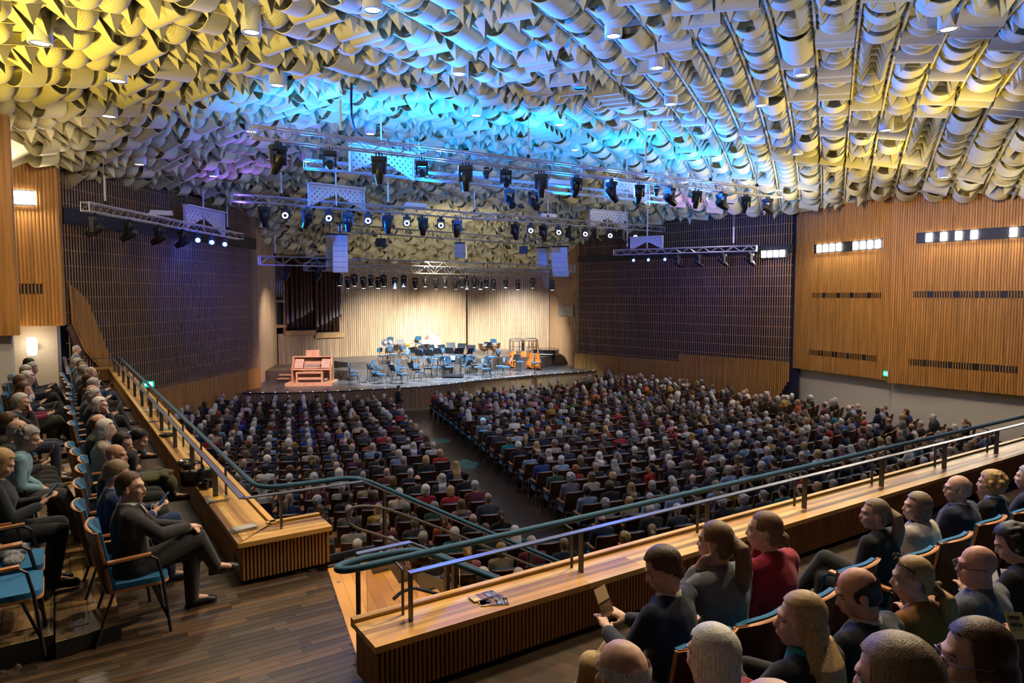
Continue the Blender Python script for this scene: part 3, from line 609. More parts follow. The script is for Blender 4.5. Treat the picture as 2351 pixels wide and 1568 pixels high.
k = MB(); k.bar(Rq(0.05, 2.62, ZT)-oL, Rq(0.05, 2.62, ZR)-oL, 0.012, 0.03, v3(NR, 0)); k.obj('thin_post', M['steel'], eL)
k = MB(); k.bar(Rq(0.075, 2.68, ZT)-oL, Rq(0.075, 2.68, ZR)-oL, 0.012, 0.03, v3(NR, 0)); k.obj('thin_post', M['steel'], eL)
# right railing
eR, oR = railing('railing', 'grey steel railing with teal velvet handrail on the rear balcony parapet', Rq, 0.30, 15.4, 0.20, [0.31+1.53*i for i in range(10)], 0.42)
pth = [Rq(15.4, 0.42, ZR+0.01), Rq(8, 0.42, ZR+0.01), Rq(2, 0.42, ZR+0.01), Rq(0.35, 0.44, ZR+0.01), Rq(-0.06, 0.48, ZR-0.01), Rq(-0.10, 0.60, ZR-0.02), Rq(0.05, 0.68, ZR-0.03), Rq(0.40, 0.67, ZR-0.03), Rq(0.60, 0.66, ZR-0.05), Rq(0.9, 0.66, ZR-0.22), Rq(4.6, 0.66, ZR-0.03+SL*4.05)]
k = MB(); k.tube(smooth_path([p-oR for p in pth], 3), 0.026, 10); k.obj('velvet_handrail', M['velvet'], eR, smooth=True)
# --- stairs
def Sx(n): return 0.05+(n-0.48)*0.2                     # slanting top edge
oS = Rq(0.3, 0.5, ZB); stair = empty('staircase', oS); tag(stair, 'golden oak staircase leading down from the balcony between the parapets', 'stairs'); T = Matrix.Translation(-oS)
ST = [mat('tread_board_%d' % i, c, 0.4, var=0.18, scale=(2, 2, 2)) for i, c in enumerate([(0.52, 0.25, 0.06), (0.60, 0.30, 0.075), (0.46, 0.21, 0.05)])]
M['brass'] = mat('brass_stud', (0.8, 0.6, 0.3), 0.3, 0.9)
rs = random.Random(5)
for i in range(13):
    z = ZB+0.002-0.165*i; d0 = 0 if i == 0 else 0.40+0.29*(i-1); d1 = 0.40+0.29*i; nbd = 4 if i == 0 else 3
    nn0, nn1 = 0.50, 2.42
    for j in range(nbd):
        a = d0+(d1-d0)*j/nbd; b = d0+(d1-d0)*(j+1)/nbd
        kk = MB(); kk.hexa([Rq(Sx(n)*(1-min(1, i*0.12))+(0.25*min(1, i*0.12))+dd, n, zz)-oS for zz in (z-0.03, z) for dd, n in ((a+0.001, nn0), (b-0.001, nn0), (b-0.001, nn1), (a+0.001, nn1))]); kk.obj('tread_board', ST[rs.choice([0, 1, 1, 2])], stair)
    kk = MB(); f0 = lambda n: Sx(n)*(1-min(1, i*0.12))+0.25*min(1, i*0.12)
    kk.hexa([Rq(f0(n)+d1-dd, n, zz)-oS for zz in (z-0.17, z-0.03) for dd, n in ((0.02, nn0), (0.0, nn0), (0.0, nn1), (0.02, nn1))]); kk.obj('riser', ST[2], stair)
    if i < 5:
        kk = MB(); kk.lathe([(0.02, 0), (0.02, 0.004)], 10, Rq(f0(1.9)+d0+0.09, 2.05, z)-oS); kk.obj('brass_stud', M['brass'], stair)
kk = MB()
for n in (2.44, 0.47):
    p = [Rq(0.45, n, ZB+0.02), Rq(0.95, n, ZB+0.02), Rq(4.8, n, ZB+0.02+SL*3.85), Rq(4.8, n, ZB-0.28+SL*3.85), Rq(0.95, n, ZB-0.28), Rq(0.45, n, ZB-0.28)]
    kk.extrude([q-oS for q in p], v3(NR, 0)*0.02)
kk.obj('stringer', M['steel_top'], stair)
# far stair rail: post, glass panes, pipe handrail
k = MB(); k.bar(Rq(1.12, 2.60, ZB-0.1)-oL, Rq(1.12, 2.60, ZR-0.14)-oL, 0.05, 0.03, v3(AR, 0)); k.obj('stair_post', M['steel'], eL)
k = MB(); k.bar(Rq(3.0, 2.60, ZB-1.2)-oL, Rq(3.0, 2.60, ZR-1.2)-oL, 0.05, 0.03, v3(AR, 0)); k.obj('stair_post', M['steel'], eL)
def pane(e, o, a0, a1, n, zb0, zb1, zt0, zt1):
    kk = MB(); kk.extrude([Rq(a0, n, zb0)-o, Rq(a1, n, zb1)-o, Rq(a1, n, zt1)-o, Rq(a0, n, zt0)-o], v3(NR, 0)*0.008); kk.obj('glass_pane', M['glass'], e)
pane(eL, oL, 0.50, 0.98, 2.60, ZB+0.06, ZB+0.06, ZR-0.06, ZR-0.10)
pane(eL, oL, 1.28, 2.95, 2.60, ZB-0.12, ZB-0.12+SL*1.67, ZR-0.26, ZR-0.26+SL*1.67)
pane(eL, oL, 3.05, 4.7, 2.60, ZB-1.13, ZB-1.13+SL*1.65, ZR-1.27, ZR-1.27+SL*1.65)
k = MB(); k.bar(Rq(0.48, 2.60, ZB+0.035)-oL, Rq(1.0, 2.60, ZB+0.035)-oL, 0.04, 0.06); k.obj('glass_channel', M['steel'], eL)
k = MB(); k.tube(smooth_path([Rq(4.6, 2.50, ZR-0.22+SL*3.6)-oL, Rq(1.2, 2.50, ZR-0.22-0.1)-oL, Rq(0.78, 2.50, ZR-0.20)-oL, Rq(0.66, 2.50, ZR-0.27)-oL, Rq(0.70, 2.50, ZR-0.42)-oL, Rq(1.1, 2.50, ZR-0.60)-oL, Rq(4.6, 2.50, ZR-0.60+SL*3.5)-oL], 3), 0.014, 8); k.obj('pipe_handrail', M['steel'], eL, smooth=True)
# near stair rail
oN = Rq(0.137, 0.71, ZB); eN = empty('stair_railing', oN); tag(eN, 'grey steel stair railing with glass beside the rear parapet', 'railing')
k = MB(); k.bar(Rq(0.13, 0.74, ZB)-oN, Rq(0.13, 0.74, ZR-0.01)-oN, 0.03, 0.03); k.obj('end_post', M['steel'], eN)
k = MB(); k.bar(Rq(0.12, 0.74, ZR-0.006)-oN, Rq(0.56, 0.74, ZR-0.006)-oN, 0.055, 0.012); k.bar(Rq(0.56, 0.74, ZR-0.006)-oN, Rq(4.6, 0.74, ZR-0.006+SL*4.04)-oN, 0.055, 0.012); k.obj('top_rail', M['steel_top'], eN)
for a in (0.95, 2.55): 
    k = MB(); k.bar(Rq(a, 0.74, ZB-0.3+SL*(a-0.56))-oN, Rq(a, 0.74, ZR-0.01+SL*(a-0.56))-oN, 0.05, 0.03, v3(AR, 0)); k.obj('stair_post', M['steel'], eN)
    k = MB(); k.bar(Rq(a-0.07, 0.74, ZB-0.3+SL*(a-0.56))-oN, Rq(a-0.07, 0.74, ZR-0.01+SL*(a-0.56))-oN, 0.05, 0.03, v3(AR, 0)); k.obj('stair_post', M['steel'], eN)
pane(eN, oN, 0.20, 0.62, 0.74, ZB+0.05, ZB-0.02, ZR-0.04, ZR-0.08); pane(eN, oN, 1.0, 2.4, 0.74, ZB-0.20, ZB-0.20+SL*1.4, ZR-0.3, ZR-0.3+SL*1.4)
k = MB(); k.tube(smooth_path([Rq(0.36, 0.62, ZB+0.40)-oN, Rq(0.45, 0.64, ZB+0.44)-oN, Rq(0.62, 0.66, ZB+0.42)-oN, Rq(3.8, 0.66, ZB+0.42+SL*3.1)-oN], 2), 0.014, 8); k.obj('pipe_handrail', M['steel'], eN, smooth=True)
# near-right far end rail of the left gallery
k = MB(); k.bar(Lq(17.6, 0.09, ZR)-oL, Lq(17.72, -1.75, ZR)-oL, 0.05, 0.012); k.obj('top_rail', M['velvet'], eL)
# --- left tier platforms
def tier(name, label, poly, z):
    k = MB(); k.prism(poly, ZB, z); k.m = [1]*len(k.m); k.m[1] = 0; o = k.obj(name, [M['tier_floor'], M['black']]); struct(o, label); return o
tA0 = Vector((-3.06, 5.18)); tA1 = tA0+AL*15.2; tB0 = Vector((-3.38, 4.89))
tierA = tier('floor_tier_left', 'pale oak step in front of the second gallery row', [tuple(tB0), tuple(tA0), tuple(tA1), tuple(tB0+AL*15.2)], ZB+0.13)
tC0 = Vector((-3.42, 4.93)); lft = Vector((-4.2, 4.36))
tierB = tier('floor_tier_left_upper', 'pale oak platform under the second gallery row', [tuple(lft), tuple(tC0), tuple(tC0+AL*14.9), tuple(lft+Vector((-2.5, -1.6))+AL*14.0), tuple(lft+Vector((-3, -2)))], ZB+0.17)
TRB = [mat('tier_board_%d' % i, c, 0.6, var=0.3, scale=(3, 14, 5), detail=5) for i, c in enumerate([(0.20, 0.115, 0.048), (0.26, 0.15, 0.06), (0.15, 0.09, 0.042), (0.32, 0.19, 0.07)])]
trm = {}
for tr, base, zz, rows, cols in ((tierA, tB0, ZB+0.13, 4, 16), (tierB, tC0-NL*0.98, ZB+0.17, 9, 11)):
    for i in range(rows):
        for j in range(cols):
            L, Wd = 0.42, 0.098
            if tr is tierA and i*0.105+0.05 > 0.42: continue
            c = base+AL*(0.04+(j+0.5)*L+(i % 2)*0.17)+NL*(0.06+i*0.106)
            if j == 0 and i % 2: pass
            kk = rs.randrange(4)
            if kk not in trm: b_ = MB(); b_.box((0, 0, 0), (L-0.003, Wd, 0.005)); trm[kk] = b_.mesh('floor_board', TRB[kk])
            o = link('floor_board', trm[kk], tr, (c.x, c.y, zz+0.001)); o.rotation_euler = (0, 0, math.atan2(AL.y, AL.x))
for x, y in ((41, 1531), (3, 1545)):
    k = MB(); k.lathe([(0.022, 0), (0.022, 0.008), (0.012, 0.012)], 12, M=Euler((math.pi/2, 0, math.atan2(AR.y, AR.x))).to_matrix()); p = D(x, y, P(x, y, ZB+0.06).y)
    o = k.obj('step_light', M['trim'], tierB, loc=P(x, y, ZB+0.07))
# ------------------------------------------------------------------ stage
ZS = 1.0; SCX, SCY = -3.4, 32.5; LV = [(5.9, 7.4, 73, 151, 1.45), (9.3, 12.2, 58, 72, 1.65), (7.4, 11.0, 72, 138, 1.65), (11.0, 12.4, 66, 112, 1.85)]
front = [P(x, y, ZS).xy for x, y in [(555, 903), (640, 902), (731, 900), (803, 897), (875, 893), (966, 888), (1030, 882), (1092, 874), (1165, 867), (1237, 861), (1318, 855), (1398, 849)]]
spoly = [tuple(p) for p in front]+[(5.2, 40.2), (4.0, 41.4), (2.6, 45.5), (-3.0, 45.4), (-10.3, 41.2), (-13.3, 38.7), (-12.5, 33.0)]
b = MB(); b.prism(spoly, 0, ZS); b.m = [0]*len(b.m); stage = struct(b.obj('floor_stage', M['stage_floor']), 'dark board floor of the concert stage')
k = MB()
for a, c in zip(front[:-1], front[1:]):
    n = perp(a, c); n = n if n.y < 0 else -n; ribbed(k, a, c, 0.0, ZS-0.04, 0.09, 0.03, n)
k.obj('front_battens', M['oak_slat'], stage)
k = MB(); k.tube([(p.x, p.y-0.02, ZS-0.005) for p in front], 0.03, 6); k.obj('edge_trim', M['black'], stage)
M['led'] = mat('edge_led', (1, 1, 1), 0.5, emit=(1, 0.95, 0.9), estr=4)
kb = MB(); kb.lathe([(0.022, 0), (0.022, 0.01)], 8); me = kb.mesh('edge_light', M['led'])
acc = 0.3
for a, c in zip(front[:-1], front[1:]):
    L = (c-a).length
    while acc < L: q = a+(c-a)*(acc/L); link('edge_light', me, stage, (q.x, q.y+0.18, ZS)); acc += 0.55
    acc -= L
def ringseg(r0, r1, a0, a1, z0, z1, n=28):
    k = MB(); pts = [(r1, math.radians(a1-(a1-a0)*i/n)) for i in range(n+1)]+[(r0, math.radians(a0+(a1-a0)*i/n)) for i in range(n+1)]
    k.prism([(SCX+r*math.cos(t), SCY+r*math.sin(t)) for r, t in pts][::-1], z0, z1); return k
M['riser_face'] = mat('riser_board', (0.11, 0.075, 0.055), 0.4, var=0.5, scale=(1.2, 1.2, 1.2), detail=5)
for (r0, r1, a0, a1, z1), lb in zip(LV, ('lower curved stage riser for the orchestra', 'stage riser behind the double basses', 'middle curved stage riser for the orchestra', 'topmost curved stage riser along the back wall')):
    nm = 'orchestra_riser'
    k = ringseg(r0, r1, a0, a1, ZS, z1); o = struct(k.obj(nm, [M['riser_face']], None), lb)
    k2 = ringseg(r0+0.005, r1, a0+0.05, a1-0.05, z1, z1+0.012); k2.obj('riser_top', M['stage_floor'], o)
# rear stage walls
wb = empty('wall_back', (0, 0, 0)); struct(wb, 'oak batten wall behind the orchestra')
def nst(A, B): n = perp(A, B); return n if n.y < 0 else -n
A1, B1 = Vector((-10.4, 41.0)), Vector((-3.05, 45.35)); n1 = nst(A1, B1)
M['stage_back'] = mat('oak_backing', (0.33, 0.22, 0.13), 0.5, var=0.2, scale=(3, 3, 1))
k = MB(); backing(k, A1, B1, ZS, 8.6, n1); k.obj('wall_backing', M['stage_back'], wb)
k = MB(); ribbed(k, A1, B1, ZS, 8.5, 0.13, 0.05, n1); k.obj('batten', M['oak_stage'], wb)
A2, B2 = Vector((-3.0, 46.1)), Vector((2.5, 45.9)); n2 = nst(A2, B2)
k = MB(); backing(k, A2, B2, ZS, 8.6, n2); k.obj('wall_backing', M['stage_back'], wb)
k = MB(); ribbed(k, A2, B2, ZS, 8.5, 0.13, 0.05, n2); k.obj('batten', M['oak_stage'], wb)
for o in wb.children:
    if o.name.startswith('batten'): tag(o, 'upright oak battens of the stage wall', kind='stuff')
k = MB()
for z in [1.9+0.47*i for i in range(12)]: k.bar(v3(A1+n1*0.056, z), v3(B1+n1*0.056, z), 0.012, 0.02); k.bar(v3(A2+n2*0.056, z), v3(B2+n2*0.056, z), 0.012, 0.02)
tag(k.obj('level_rail', M['oak_stage'], wb), kind='stuff')
# stage side walls
A3, B3 = Vector((2.55, 46.0)), Vector((4.2, 41.0)); n3 = perp(A3, B3); n3 = n3 if n3.x < 0 else -n3
k = MB(); backing(k, A3, B3, ZS, 8.6, n3); ribbed(k, A3, B3, ZS, 8.5, 0.10, 0.04, n3); wsr = struct(k.obj('wall_stage_right', M['oak_slat']), 'oak batten wall at the right side of the stage')
A4, B4 = Vector((-12.4, 32.6)), Vector((-13.4, 38.6)); n4 = Vector((0.986, 0.164))
k = MB(); backing(k, A4, B4, ZS, 8.9, n4); ribbed(k, A4, B4, ZS, 8.9, 0.24, 0.09, n4); wsl = struct(k.obj('wall_stage_left', M['oak_stage']), 'ribbed oak wall at the left side of the stage')
q0 = onwall(A3, B3, 1286, 701); q1 = onwall(A3, B3, 1320, 727)
k = MB(); o3 = Vector((q0.x, q0.y, q1.z)); w = (q1.xy-q0.xy)
k.hexa([v3(p, z)-o3 for z in (q1.z, q0.z) for p in (q0.xy+n3*0.06, q1.xy+n3*0.06, q1.xy+n3*0.12, q0.xy+n3*0.12)]); scr = k.obj('wall_screen', mat('grey_screen', (0.16, 0.15, 0.14), 0.5, var=0.1), loc=o3); tag(scr, 'small grey rectangular panel on the oak wall right of the stage', 'panel')
# ------------------------------------------------------------------ organ
O0, O1 = Vector((-13.3, 38.7)), Vector((-10.35, 41.05)); nO = nst(O0, O1); dO = (O1-O0).normalized()
def OP(x, y, off=0.0): return onwall(O0, O1, x, y)+v3(nO, 0)*off
org = empty('pipe_organ', v3((O0+O1)/2, ZS)); tag(org, 'pipe organ with copper and grey pipes in a niche left of the stage', 'organ'); oo = v3((O0+O1)/2, ZS); T = Matrix.Translation(-oo)
k = MB(); backing(k, O0, O1, ZS, 8.2, nO, -0.9, 0.1); k.xf(T); k.obj('niche_back', M['void'], org)
k = MB(); backing(k, O0, O1, ZS, OP(640, 767).z, nO, 0.0, 0.5); ribbed(k, O0, O1, ZS, OP(640, 767).z, 0.10, 0.03, nO); k.xf(T); k.obj('case_front', M['oak_stage'], org)
for (xa, ya, xb, yb, off) in ((653, 760, 724, 768, 0.10), (722, 766, 787, 774, 0.16), (631, 746, 656, 752, 0.10), (631, 689, 652, 694, 0.10)):
    a, c = OP(xa, ya, off), OP(xb, yb, off); k = MB(); k.hexa([v3(p, z) for z in (min(a.z, c.z), max(a.z, c.z)) for p in (a.xy, c.xy, c.xy-nO*0.5, a.xy-nO*0.5)]); k.xf(T); k.obj('shelf', M['oak_flat'], org)
k = MB(); a = OP(652, 700, 0.02); k.bar(v3(a.xy, OP(652, 766).z), v3(a.xy, 8.2), 0.06, 0.1); k.xf(T); k.obj('case_post', M['oak_flat'], org)
k = MB(); hexp = [OP(632, 695, -0.3), OP(651, 695, -0.3), OP(651, 746, -0.3), OP(632, 746, -0.3)]; k.extrude(hexp, v3(nO, 0)*-0.05); k.xf(T); k.obj('dark_opening', M['black'], org)
M['copper'] = mat('copper_pipe', (0.085, 0.035, 0.022), 0.4, 0.6, var=0.6, scale=(6, 6, 0.9)); M['tin'] = mat('tin_pipe', (0.34, 0.33, 0.36), 0.33, 0.8, var=0.15, scale=(5, 5, 1)); M['pewter'] = mat('grey_pipe', (0.16, 0.15, 0.16), 0.4, 0.6, var=0.2, scale=(5, 5, 1))
def pipe(xp, ytop, ymouth, yfoot, rad, m, off=0.0):
    a = OP(xp, yfoot, off); zt = OP(xp, ytop, off).z; zm = OP(xp, ymouth, off).z; o3 = a
    k = MB(); H = zt-a.z; hm = zm-a.z; k.lathe([(rad*0.25, 0), (rad*0.95, hm*0.92), (rad, hm), (rad, H)], 10); o = k.obj('pipe', m, org, True, a-oo)
    k = MB(); fr = v3(nO, 0)*(rad*1.01); s = v3(dO, 0); k.add([Vector((0, 0, hm*0.98))+fr-s*rad*0.7, Vector((0, 0, hm*0.98))+fr+s*rad*0.7, Vector((0, 0, hm+0.62))+fr], [(0, 1, 2)]); k.obj('pipe_mouth', M['pewter'], o)
for i, (x, ym) in enumerate(zip((661, 673, 684, 694, 702, 710, 718), (742, 738, 731, 727, 722, 716, 711))): pipe(x, 590, ym, 762, 0.155-0.008*i, M['copper'], -0.12)
for i, (x, ym) in enumerate(zip((728, 739, 749, 758, 766, 774, 781), (749, 744, 741, 735, 729, 726, 720))): pipe(x, 592, ym, 766, 0.15-0.008*i, M['copper'], -0.02)
for x in (632, 637, 642, 647): pipe(x, 600, 675, 688, 0.055, M['tin'], -0.05)
for i in range(22):
    x = 657+i*5.2; pipe(x, 716+8*math.sin(i*1.7), 752, 763, 0.05, M['pewter'], -0.45)
# left stage platform with steps
k = MB(); k.box((-12.2, 36.6, 1.25), (2.0, 3.2, 0.5), 0.1); lp = struct(k.obj('orchestra_riser', [M['riser_face']]), 'low platform at the left of the stage')
k = MB(); ribbed(k, Vector((-13.1, 35.0)), Vector((-11.15, 35.2)), ZS, 1.48, 0.10, 0.03, Vector((0.1, -0.995))); k.obj('front_battens', M['oak_stage'], lp)
for i in range(2): k = MB(); k.box((-11.45, 34.75-0.25*i, ZS+0.32-0.17*i), (0.9, 0.28, 0.05)); k.box((-11.45, 34.8-0.25*i, ZS+0.15-0.08*i), (0.86, 0.06, 0.3-0.16*i)); k.obj('step', M['oak_stage'], lp)
# stairs from stalls to stage at the left
for i in range(5):
    k = MB(); k.box((-12.1+0.1*i*0, 30.0-0.26*i-0.4, (ZS-0.18*(i+1))/2), (1.1, 0.27, max(0.05, ZS-0.18*(i+1)))); struct(k.obj('stage_step', M['riser_face']), 'dark steps from the stalls to the left end of the stage')
hr = MB(); hr.tube([(-12.5, 28.6, 0.0), (-12.5, 28.6, 1.0), (-12.5, 30.3, 1.95), (-12.5, 30.3, 1.0)], 0.02, 6); o = hr.obj('stage_handrail', M['steel']); tag(o, 'thin dark handrail beside the left stage steps', 'railing')
hr = MB(); a = R0+(R1-R0)*0.10+nR*0.75; c = R0+(R1-R0)*0.24+nR*0.75; hr.tube([v3(a, 1.0), v3(a, 1.95), v3(c, 1.0), v3(c, 0.0)], 0.02, 6); o = hr.obj('stage_handrail', M['steel']); tag(o, 'thin dark handrail at the right end of the stage', 'railing')
# ------------------------------------------------------------------ stage furniture
def place(x, y, h):
    for r0, r1, a0, a1, z in reversed(LV):
        p = P(x, y, z+h); rr_ = math.hypot(p.x-SCX, p.y-SCY); ang = math.degrees(math.atan2(p.y-SCY, p.x-SCX))
        if r0+0.12 <= rr_ <= r1+0.02 and a0 < ang < a1 and p.y < 45: return Vector((p.x, p.y, z+0.013))
    p = P(x, y, ZS+h)
    if p.y > 42: p = P(x, y, 1.65+h); return Vector((p.x, min(p.y, 43.6), 1.663))
    return Vector((p.x, p.y, ZS))
M['blueseat'] = mat('petrol_upholstery', (0.002, 0.045, 0.10), 0.8, var=0.15, scale=(40, 40, 40), sheen=0.3)
M['chairmetal'] = mat('chair_metal', (0.03, 0.03, 0.035), 0.35, 0.6, var=0.1)
def roundrect(w, d, r, n=4):
    pts = []
    for cx, cy, a0 in ((w/2-r, d/2-r, 0), (-w/2+r, d/2-r, 90), (-w/2+r, -d/2+r, 180), (w/2-r, -d/2+r, 270)):
        for i in range(n+1): a = math.radians(a0+90*i/n); pts.append((cx+r*math.cos(a), cy+r*math.sin(a)))
    return pts
def orch_chair():
    e = empty('orchestra_chair'); 
    k = MB(); k.prism(roundrect(0.44, 0.42, 0.12), 0.44, 0.50); autosmooth(k.obj('seat', M['blueseat'], e))
    k = MB(); k.prism(roundrect(0.42, 0.28, 0.12), -0.025, 0.025); k.xf(Matrix.Translation((0, -0.24, 0.80)) @ Matrix.Rotation(math.radians(82), 4, 'X')); autosmooth(k.obj('backrest', M['blueseat'], e))
    k = MB(); k.tube([(0, -0.15, 0.43), (0, -0.25, 0.50), (0, -0.262, 0.78)], 0.014, 6); k.obj('back_post', M['chairmetal'], e)
    for sx in (-1, 1):
        for sy in (-1, 1): k = MB(); k.tube([(sx*0.12, sy*0.10, 0.44), (sx*0.20, sy*0.18, 0.40), (sx*0.23, sy*0.22, 0.0)], 0.011, 6); k.obj('leg', M['chairmetal'], e)
    k = MB(); k.tube([(-0.21, 0, 0.30), (0.21, 0, 0.30)], 0.008, 5); k.obj('stretcher', M['chairmetal'], e); return e
def music_stand(name='music_stand'):
    e = empty(name)
    k = MB(); k.box((0, 0, 0), (0.52, 0.012, 0.34)); k.box((0, -0.03, -0.17), (0.52, 0.07, 0.012)); k.xf(Matrix.Translation((0, 0, 0.82)) @ Matrix.Rotation(math.radians(-22), 4, 'X')); k.obj('desk', M['black'], e)
    k = MB(); k.tube([(0, 0.03, 0.12), (0, 0.03, 0.80)], 0.012, 6); k.obj('pole', M['chairmetal'], e)
    for i in range(3): a = math.radians(90+120*i); k = MB(); k.tube([(0, 0.03, 0.14), (0.26*math.cos(a), 0.03+0.26*math.sin(a), 0.0)], 0.009, 5); k.obj('leg', M['chairmetal'], e)
    return e
POD = place(1040, 866, 0.0)
chairs = [(813, 862), (811, 853), (873, 860), (861, 855), (868, 846), (921, 860), (911, 853), (925, 845), (964, 855), (955, 849), (982, 846), (879, 818), (903, 815), (933, 813), (948, 823), (975, 822), (909, 788), (964, 788), (1000, 844), (1034, 843), (1064, 842), (1099, 843), (1115, 837), (1117, 847), (1148, 841), (1163, 843), (1132, 821), (1000, 820), (1027, 820), (1054, 818), (1082, 818), (1132, 790), (1045, 834), (1020, 838), (1057, 834)]
stands = [(845, 843), (893, 833), (897, 805), (919, 802), (901, 845), (943, 840), (946, 805), (961, 811), (969, 801), (984, 811), (990, 799), (922, 785), (977, 786), (986, 829), (1007, 807), (1029, 806), (1054, 807), (1080, 807), (1035, 794), (1060, 796), (1082, 800), (1014, 799), (1119, 793), (1139, 813), (1084, 826), (1077, 834), (1123, 830), (1048, 830), (1015, 833), (1186, 821)]
ch0 = orch_chair(); st0 = music_stand(); M['sheet'] = mat('white_paper', (0.8, 0.8, 0.78), 0.8, var=0.03)
co = sorted(range(len(chairs)), key=lambda i: chairs[i]); so = sorted(range(len(stands)), key=lambda i: stands[i])
def face(p): return math.atan2(POD.y-p.y, POD.x-p.x)-math.pi/2
for n, i in enumerate(co):
    p = place(*chairs[i], 0.46); o = ch0 if n == 0 else copy_tree(ch0); o.location = p; o.rotation_euler = (0, 0, face(p)+random.uniform(-0.25, 0.25))
    tag(o, 'blue orchestra chair with thin black legs, %s on the stage counting from the left' % nth(n+1), 'chair', 'blue orchestra chairs on the stage')
for n, i in enumerate(so):
    p = place(*stands[i], 0.80); o = st0 if n == 0 else copy_tree(st0); o.location = p; o.rotation_euler = (0, 0, face(p)+math.pi+random.uniform(-0.3, 0.3))
    tag(o, 'black music stand with flat desk, %s on the stage counting from the left' % nth(n+1), 'music stand', 'black music stands on the stage')
# conductor's podium with its rail
e = empty('conductor_podium', POD, face(POD)*0); tag(e, 'black conductor podium with a tubular guard rail at the front of the stage', 'podium')
k = MB(); k.box((0, 0, 0.11), (1.1, 1.0, 0.06)); k.obj('platform', M['black'], e)
for sx in (-1, 1):
    for sy in (-1, 1): k = MB(); k.box((sx*0.48, sy*0.42, 0.04), (0.07, 0.07, 0.08)); k.obj('foot', M['black'], e)
k = MB(); k.tube(smooth_path([(-0.45, -0.45, 0.12), (-0.45, -0.48, 1.05), (-0.40, -0.50, 1.1), (0.40, -0.50, 1.1), (0.45, -0.48, 1.05), (0.45, -0.45, 0.12)], 2), 0.02, 6); k.obj('guard_rail', M['chairmetal'], e)
cs = music_stand('conductor_stand'); cs.location = P(1029, 864, ZS)+Vector((0, 0.9, 0)); tag(cs, 'conductor stand with open white score beside the podium', 'music stand')
k = MB(); k.box((0, 0, 0), (0.60, 0.02, 0.40)); k.xf(Matrix.Translation((0, -0.03, 0.92)) @ Matrix.Rotation(math.radians(-60), 4, 'X')); k.obj('open_score', M['sheet'], cs)
# nudge stage furniture apart
_it = [(o, 0.26) for o in bpy.data.objects if o.parent is None and o.name.split('.')[0] == 'orchestra_chair']+[(o, 0.22) for o in bpy.data.objects if o.parent is None and o.name.split('.')[0] in ('music_stand', 'conductor_stand')]+[(e, 0.62)]
for o, r in _it:
    o.location.y = min(o.location.y, 43.4, 41.0+(o.location.x+10.4)*0.592-0.7)
for _ in range(12):
    for i, (a, ra0) in enumerate(_it):
        for c, rc in _it[i+1:]:
            d = a.location.xy-c.location.xy; L = d.length
            if 1e-4 < L < ra0+rc and abs(a.location.z-c.location.z) < 0.1:
                m = d/L*(ra0+rc-L)*0.5
                if a is not e: a.location.x += m.x; a.location.y += m.y*0.6
                if c is not e: c.location.x -= m.x; c.location.y -= m.y*0.6
# organ console
oc = P(713, 884, ZS); e = empty('organ_console', oc, 0.08); tag(e, 'light oak organ console with four manuals at the left of the stage', 'organ console')
W_ = 1.95; wood = mat('console_wood', (0.55, 0.27, 0.13), 0.45, var=0.18, scale=(4, 4, 2)); wood2 = mat('console_wood_light', (0.68, 0.38, 0.22), 0.45, var=0.15, scale=(4, 4, 2)); keym = mat('ivory_keys', (0.8, 0.77, 0.72), 0.35, var=0.1, scale=(60, 1, 1))
for s in (-1, 1):
    k = MB(); k.extrude([(s*W_/2, 0.95, 0.1), (s*W_/2, 0.25, 0.1), (s*W_/2, 0.22, 0.78), (s*W_/2, 0.50, 0.95), (s*W_/2, 0.62, 1.32), (s*W_/2, 0.95, 1.32)], (-s*0.09, 0, 0)); k.obj('side_panel', wood, e)
k = MB(); k.box((0, 0.92, 0.7), (W_-0.1, 0.05, 1.2)); k.obj('back_panel', wood, e)
k = MB(); k.box((0, 0.80, 1.33), (W_+0.04, 0.40, 0.04)); k.obj('top_panel', wood2, e)
k = MB(); k.box((0, 0.66, 1.50), (0.66, 0.03, 0.34)); k.obj('music_rack', wood2, e)
for i in range(4):
    k = MB(); k.box((0, 0.40+0.09*i, 0.80+0.075*i), (0.80, 0.11, 0.03)); m_ = k.obj('manual', wood, e); k = MB(); k.box((0, 0.39+0.09*i, 0.82+0.075*i), (0.76, 0.10, 0.02)); k.obj('keys', keym, m_)
for s in (-1, 1):
    k = MB(); k.extrude([(s*0.44, 0.36, 0.80), (s*0.86, 0.36, 0.80), (s*0.86, 0.72, 1.22), (s*0.44, 0.72, 1.22)], (0, 0.04, -0.03)); j_ = k.obj('stop_jamb', wood2, e)
    for a in range(4):
        for c in range(5): k = MB(); k.box((s*(0.50+0.08*c), 0.42+0.075*a, 0.895+0.088*a), (0.06, 0.03, 0.03)); k.obj('stop_tab', M['white'], j_)
k = MB(); k.box((0, 0.30, 0.74), (W_-0.18, 0.30, 0.05)); k.obj('key_slip', wood2, e)
k = MB(); k.box((0, 0.75, 0.42), (W_-0.2, 0.04, 0.6)); k.obj('knee_board', wood, e)
k = MB(); k.box((0, 0.35, 0.07), (2.25, 1.55, 0.14)); k.obj('plinth', wood2, e)
k = MB()
for i in range(30): k.box((-0.72+0.05*i, 0.42, 0.24), (0.028, 0.55, 0.04))
tag(k.obj('pedal_keys', keym, e), kind='stuff')
k = MB(); k.box((0, -0.10, 0.62), (1.30, 0.34, 0.05)); ob = k.obj('bench_seat', wood2, e)
for s in (-1, 1): k = MB(); k.box((s*0.60, -0.10, 0.37), (0.07, 0.34, 0.46)); k.obj('bench_leg', wood2, e)
k = MB(); k.box((0, -0.12, 0.34), (1.15, 0.05, 0.10)); k.obj('bench_rail', wood2, e)
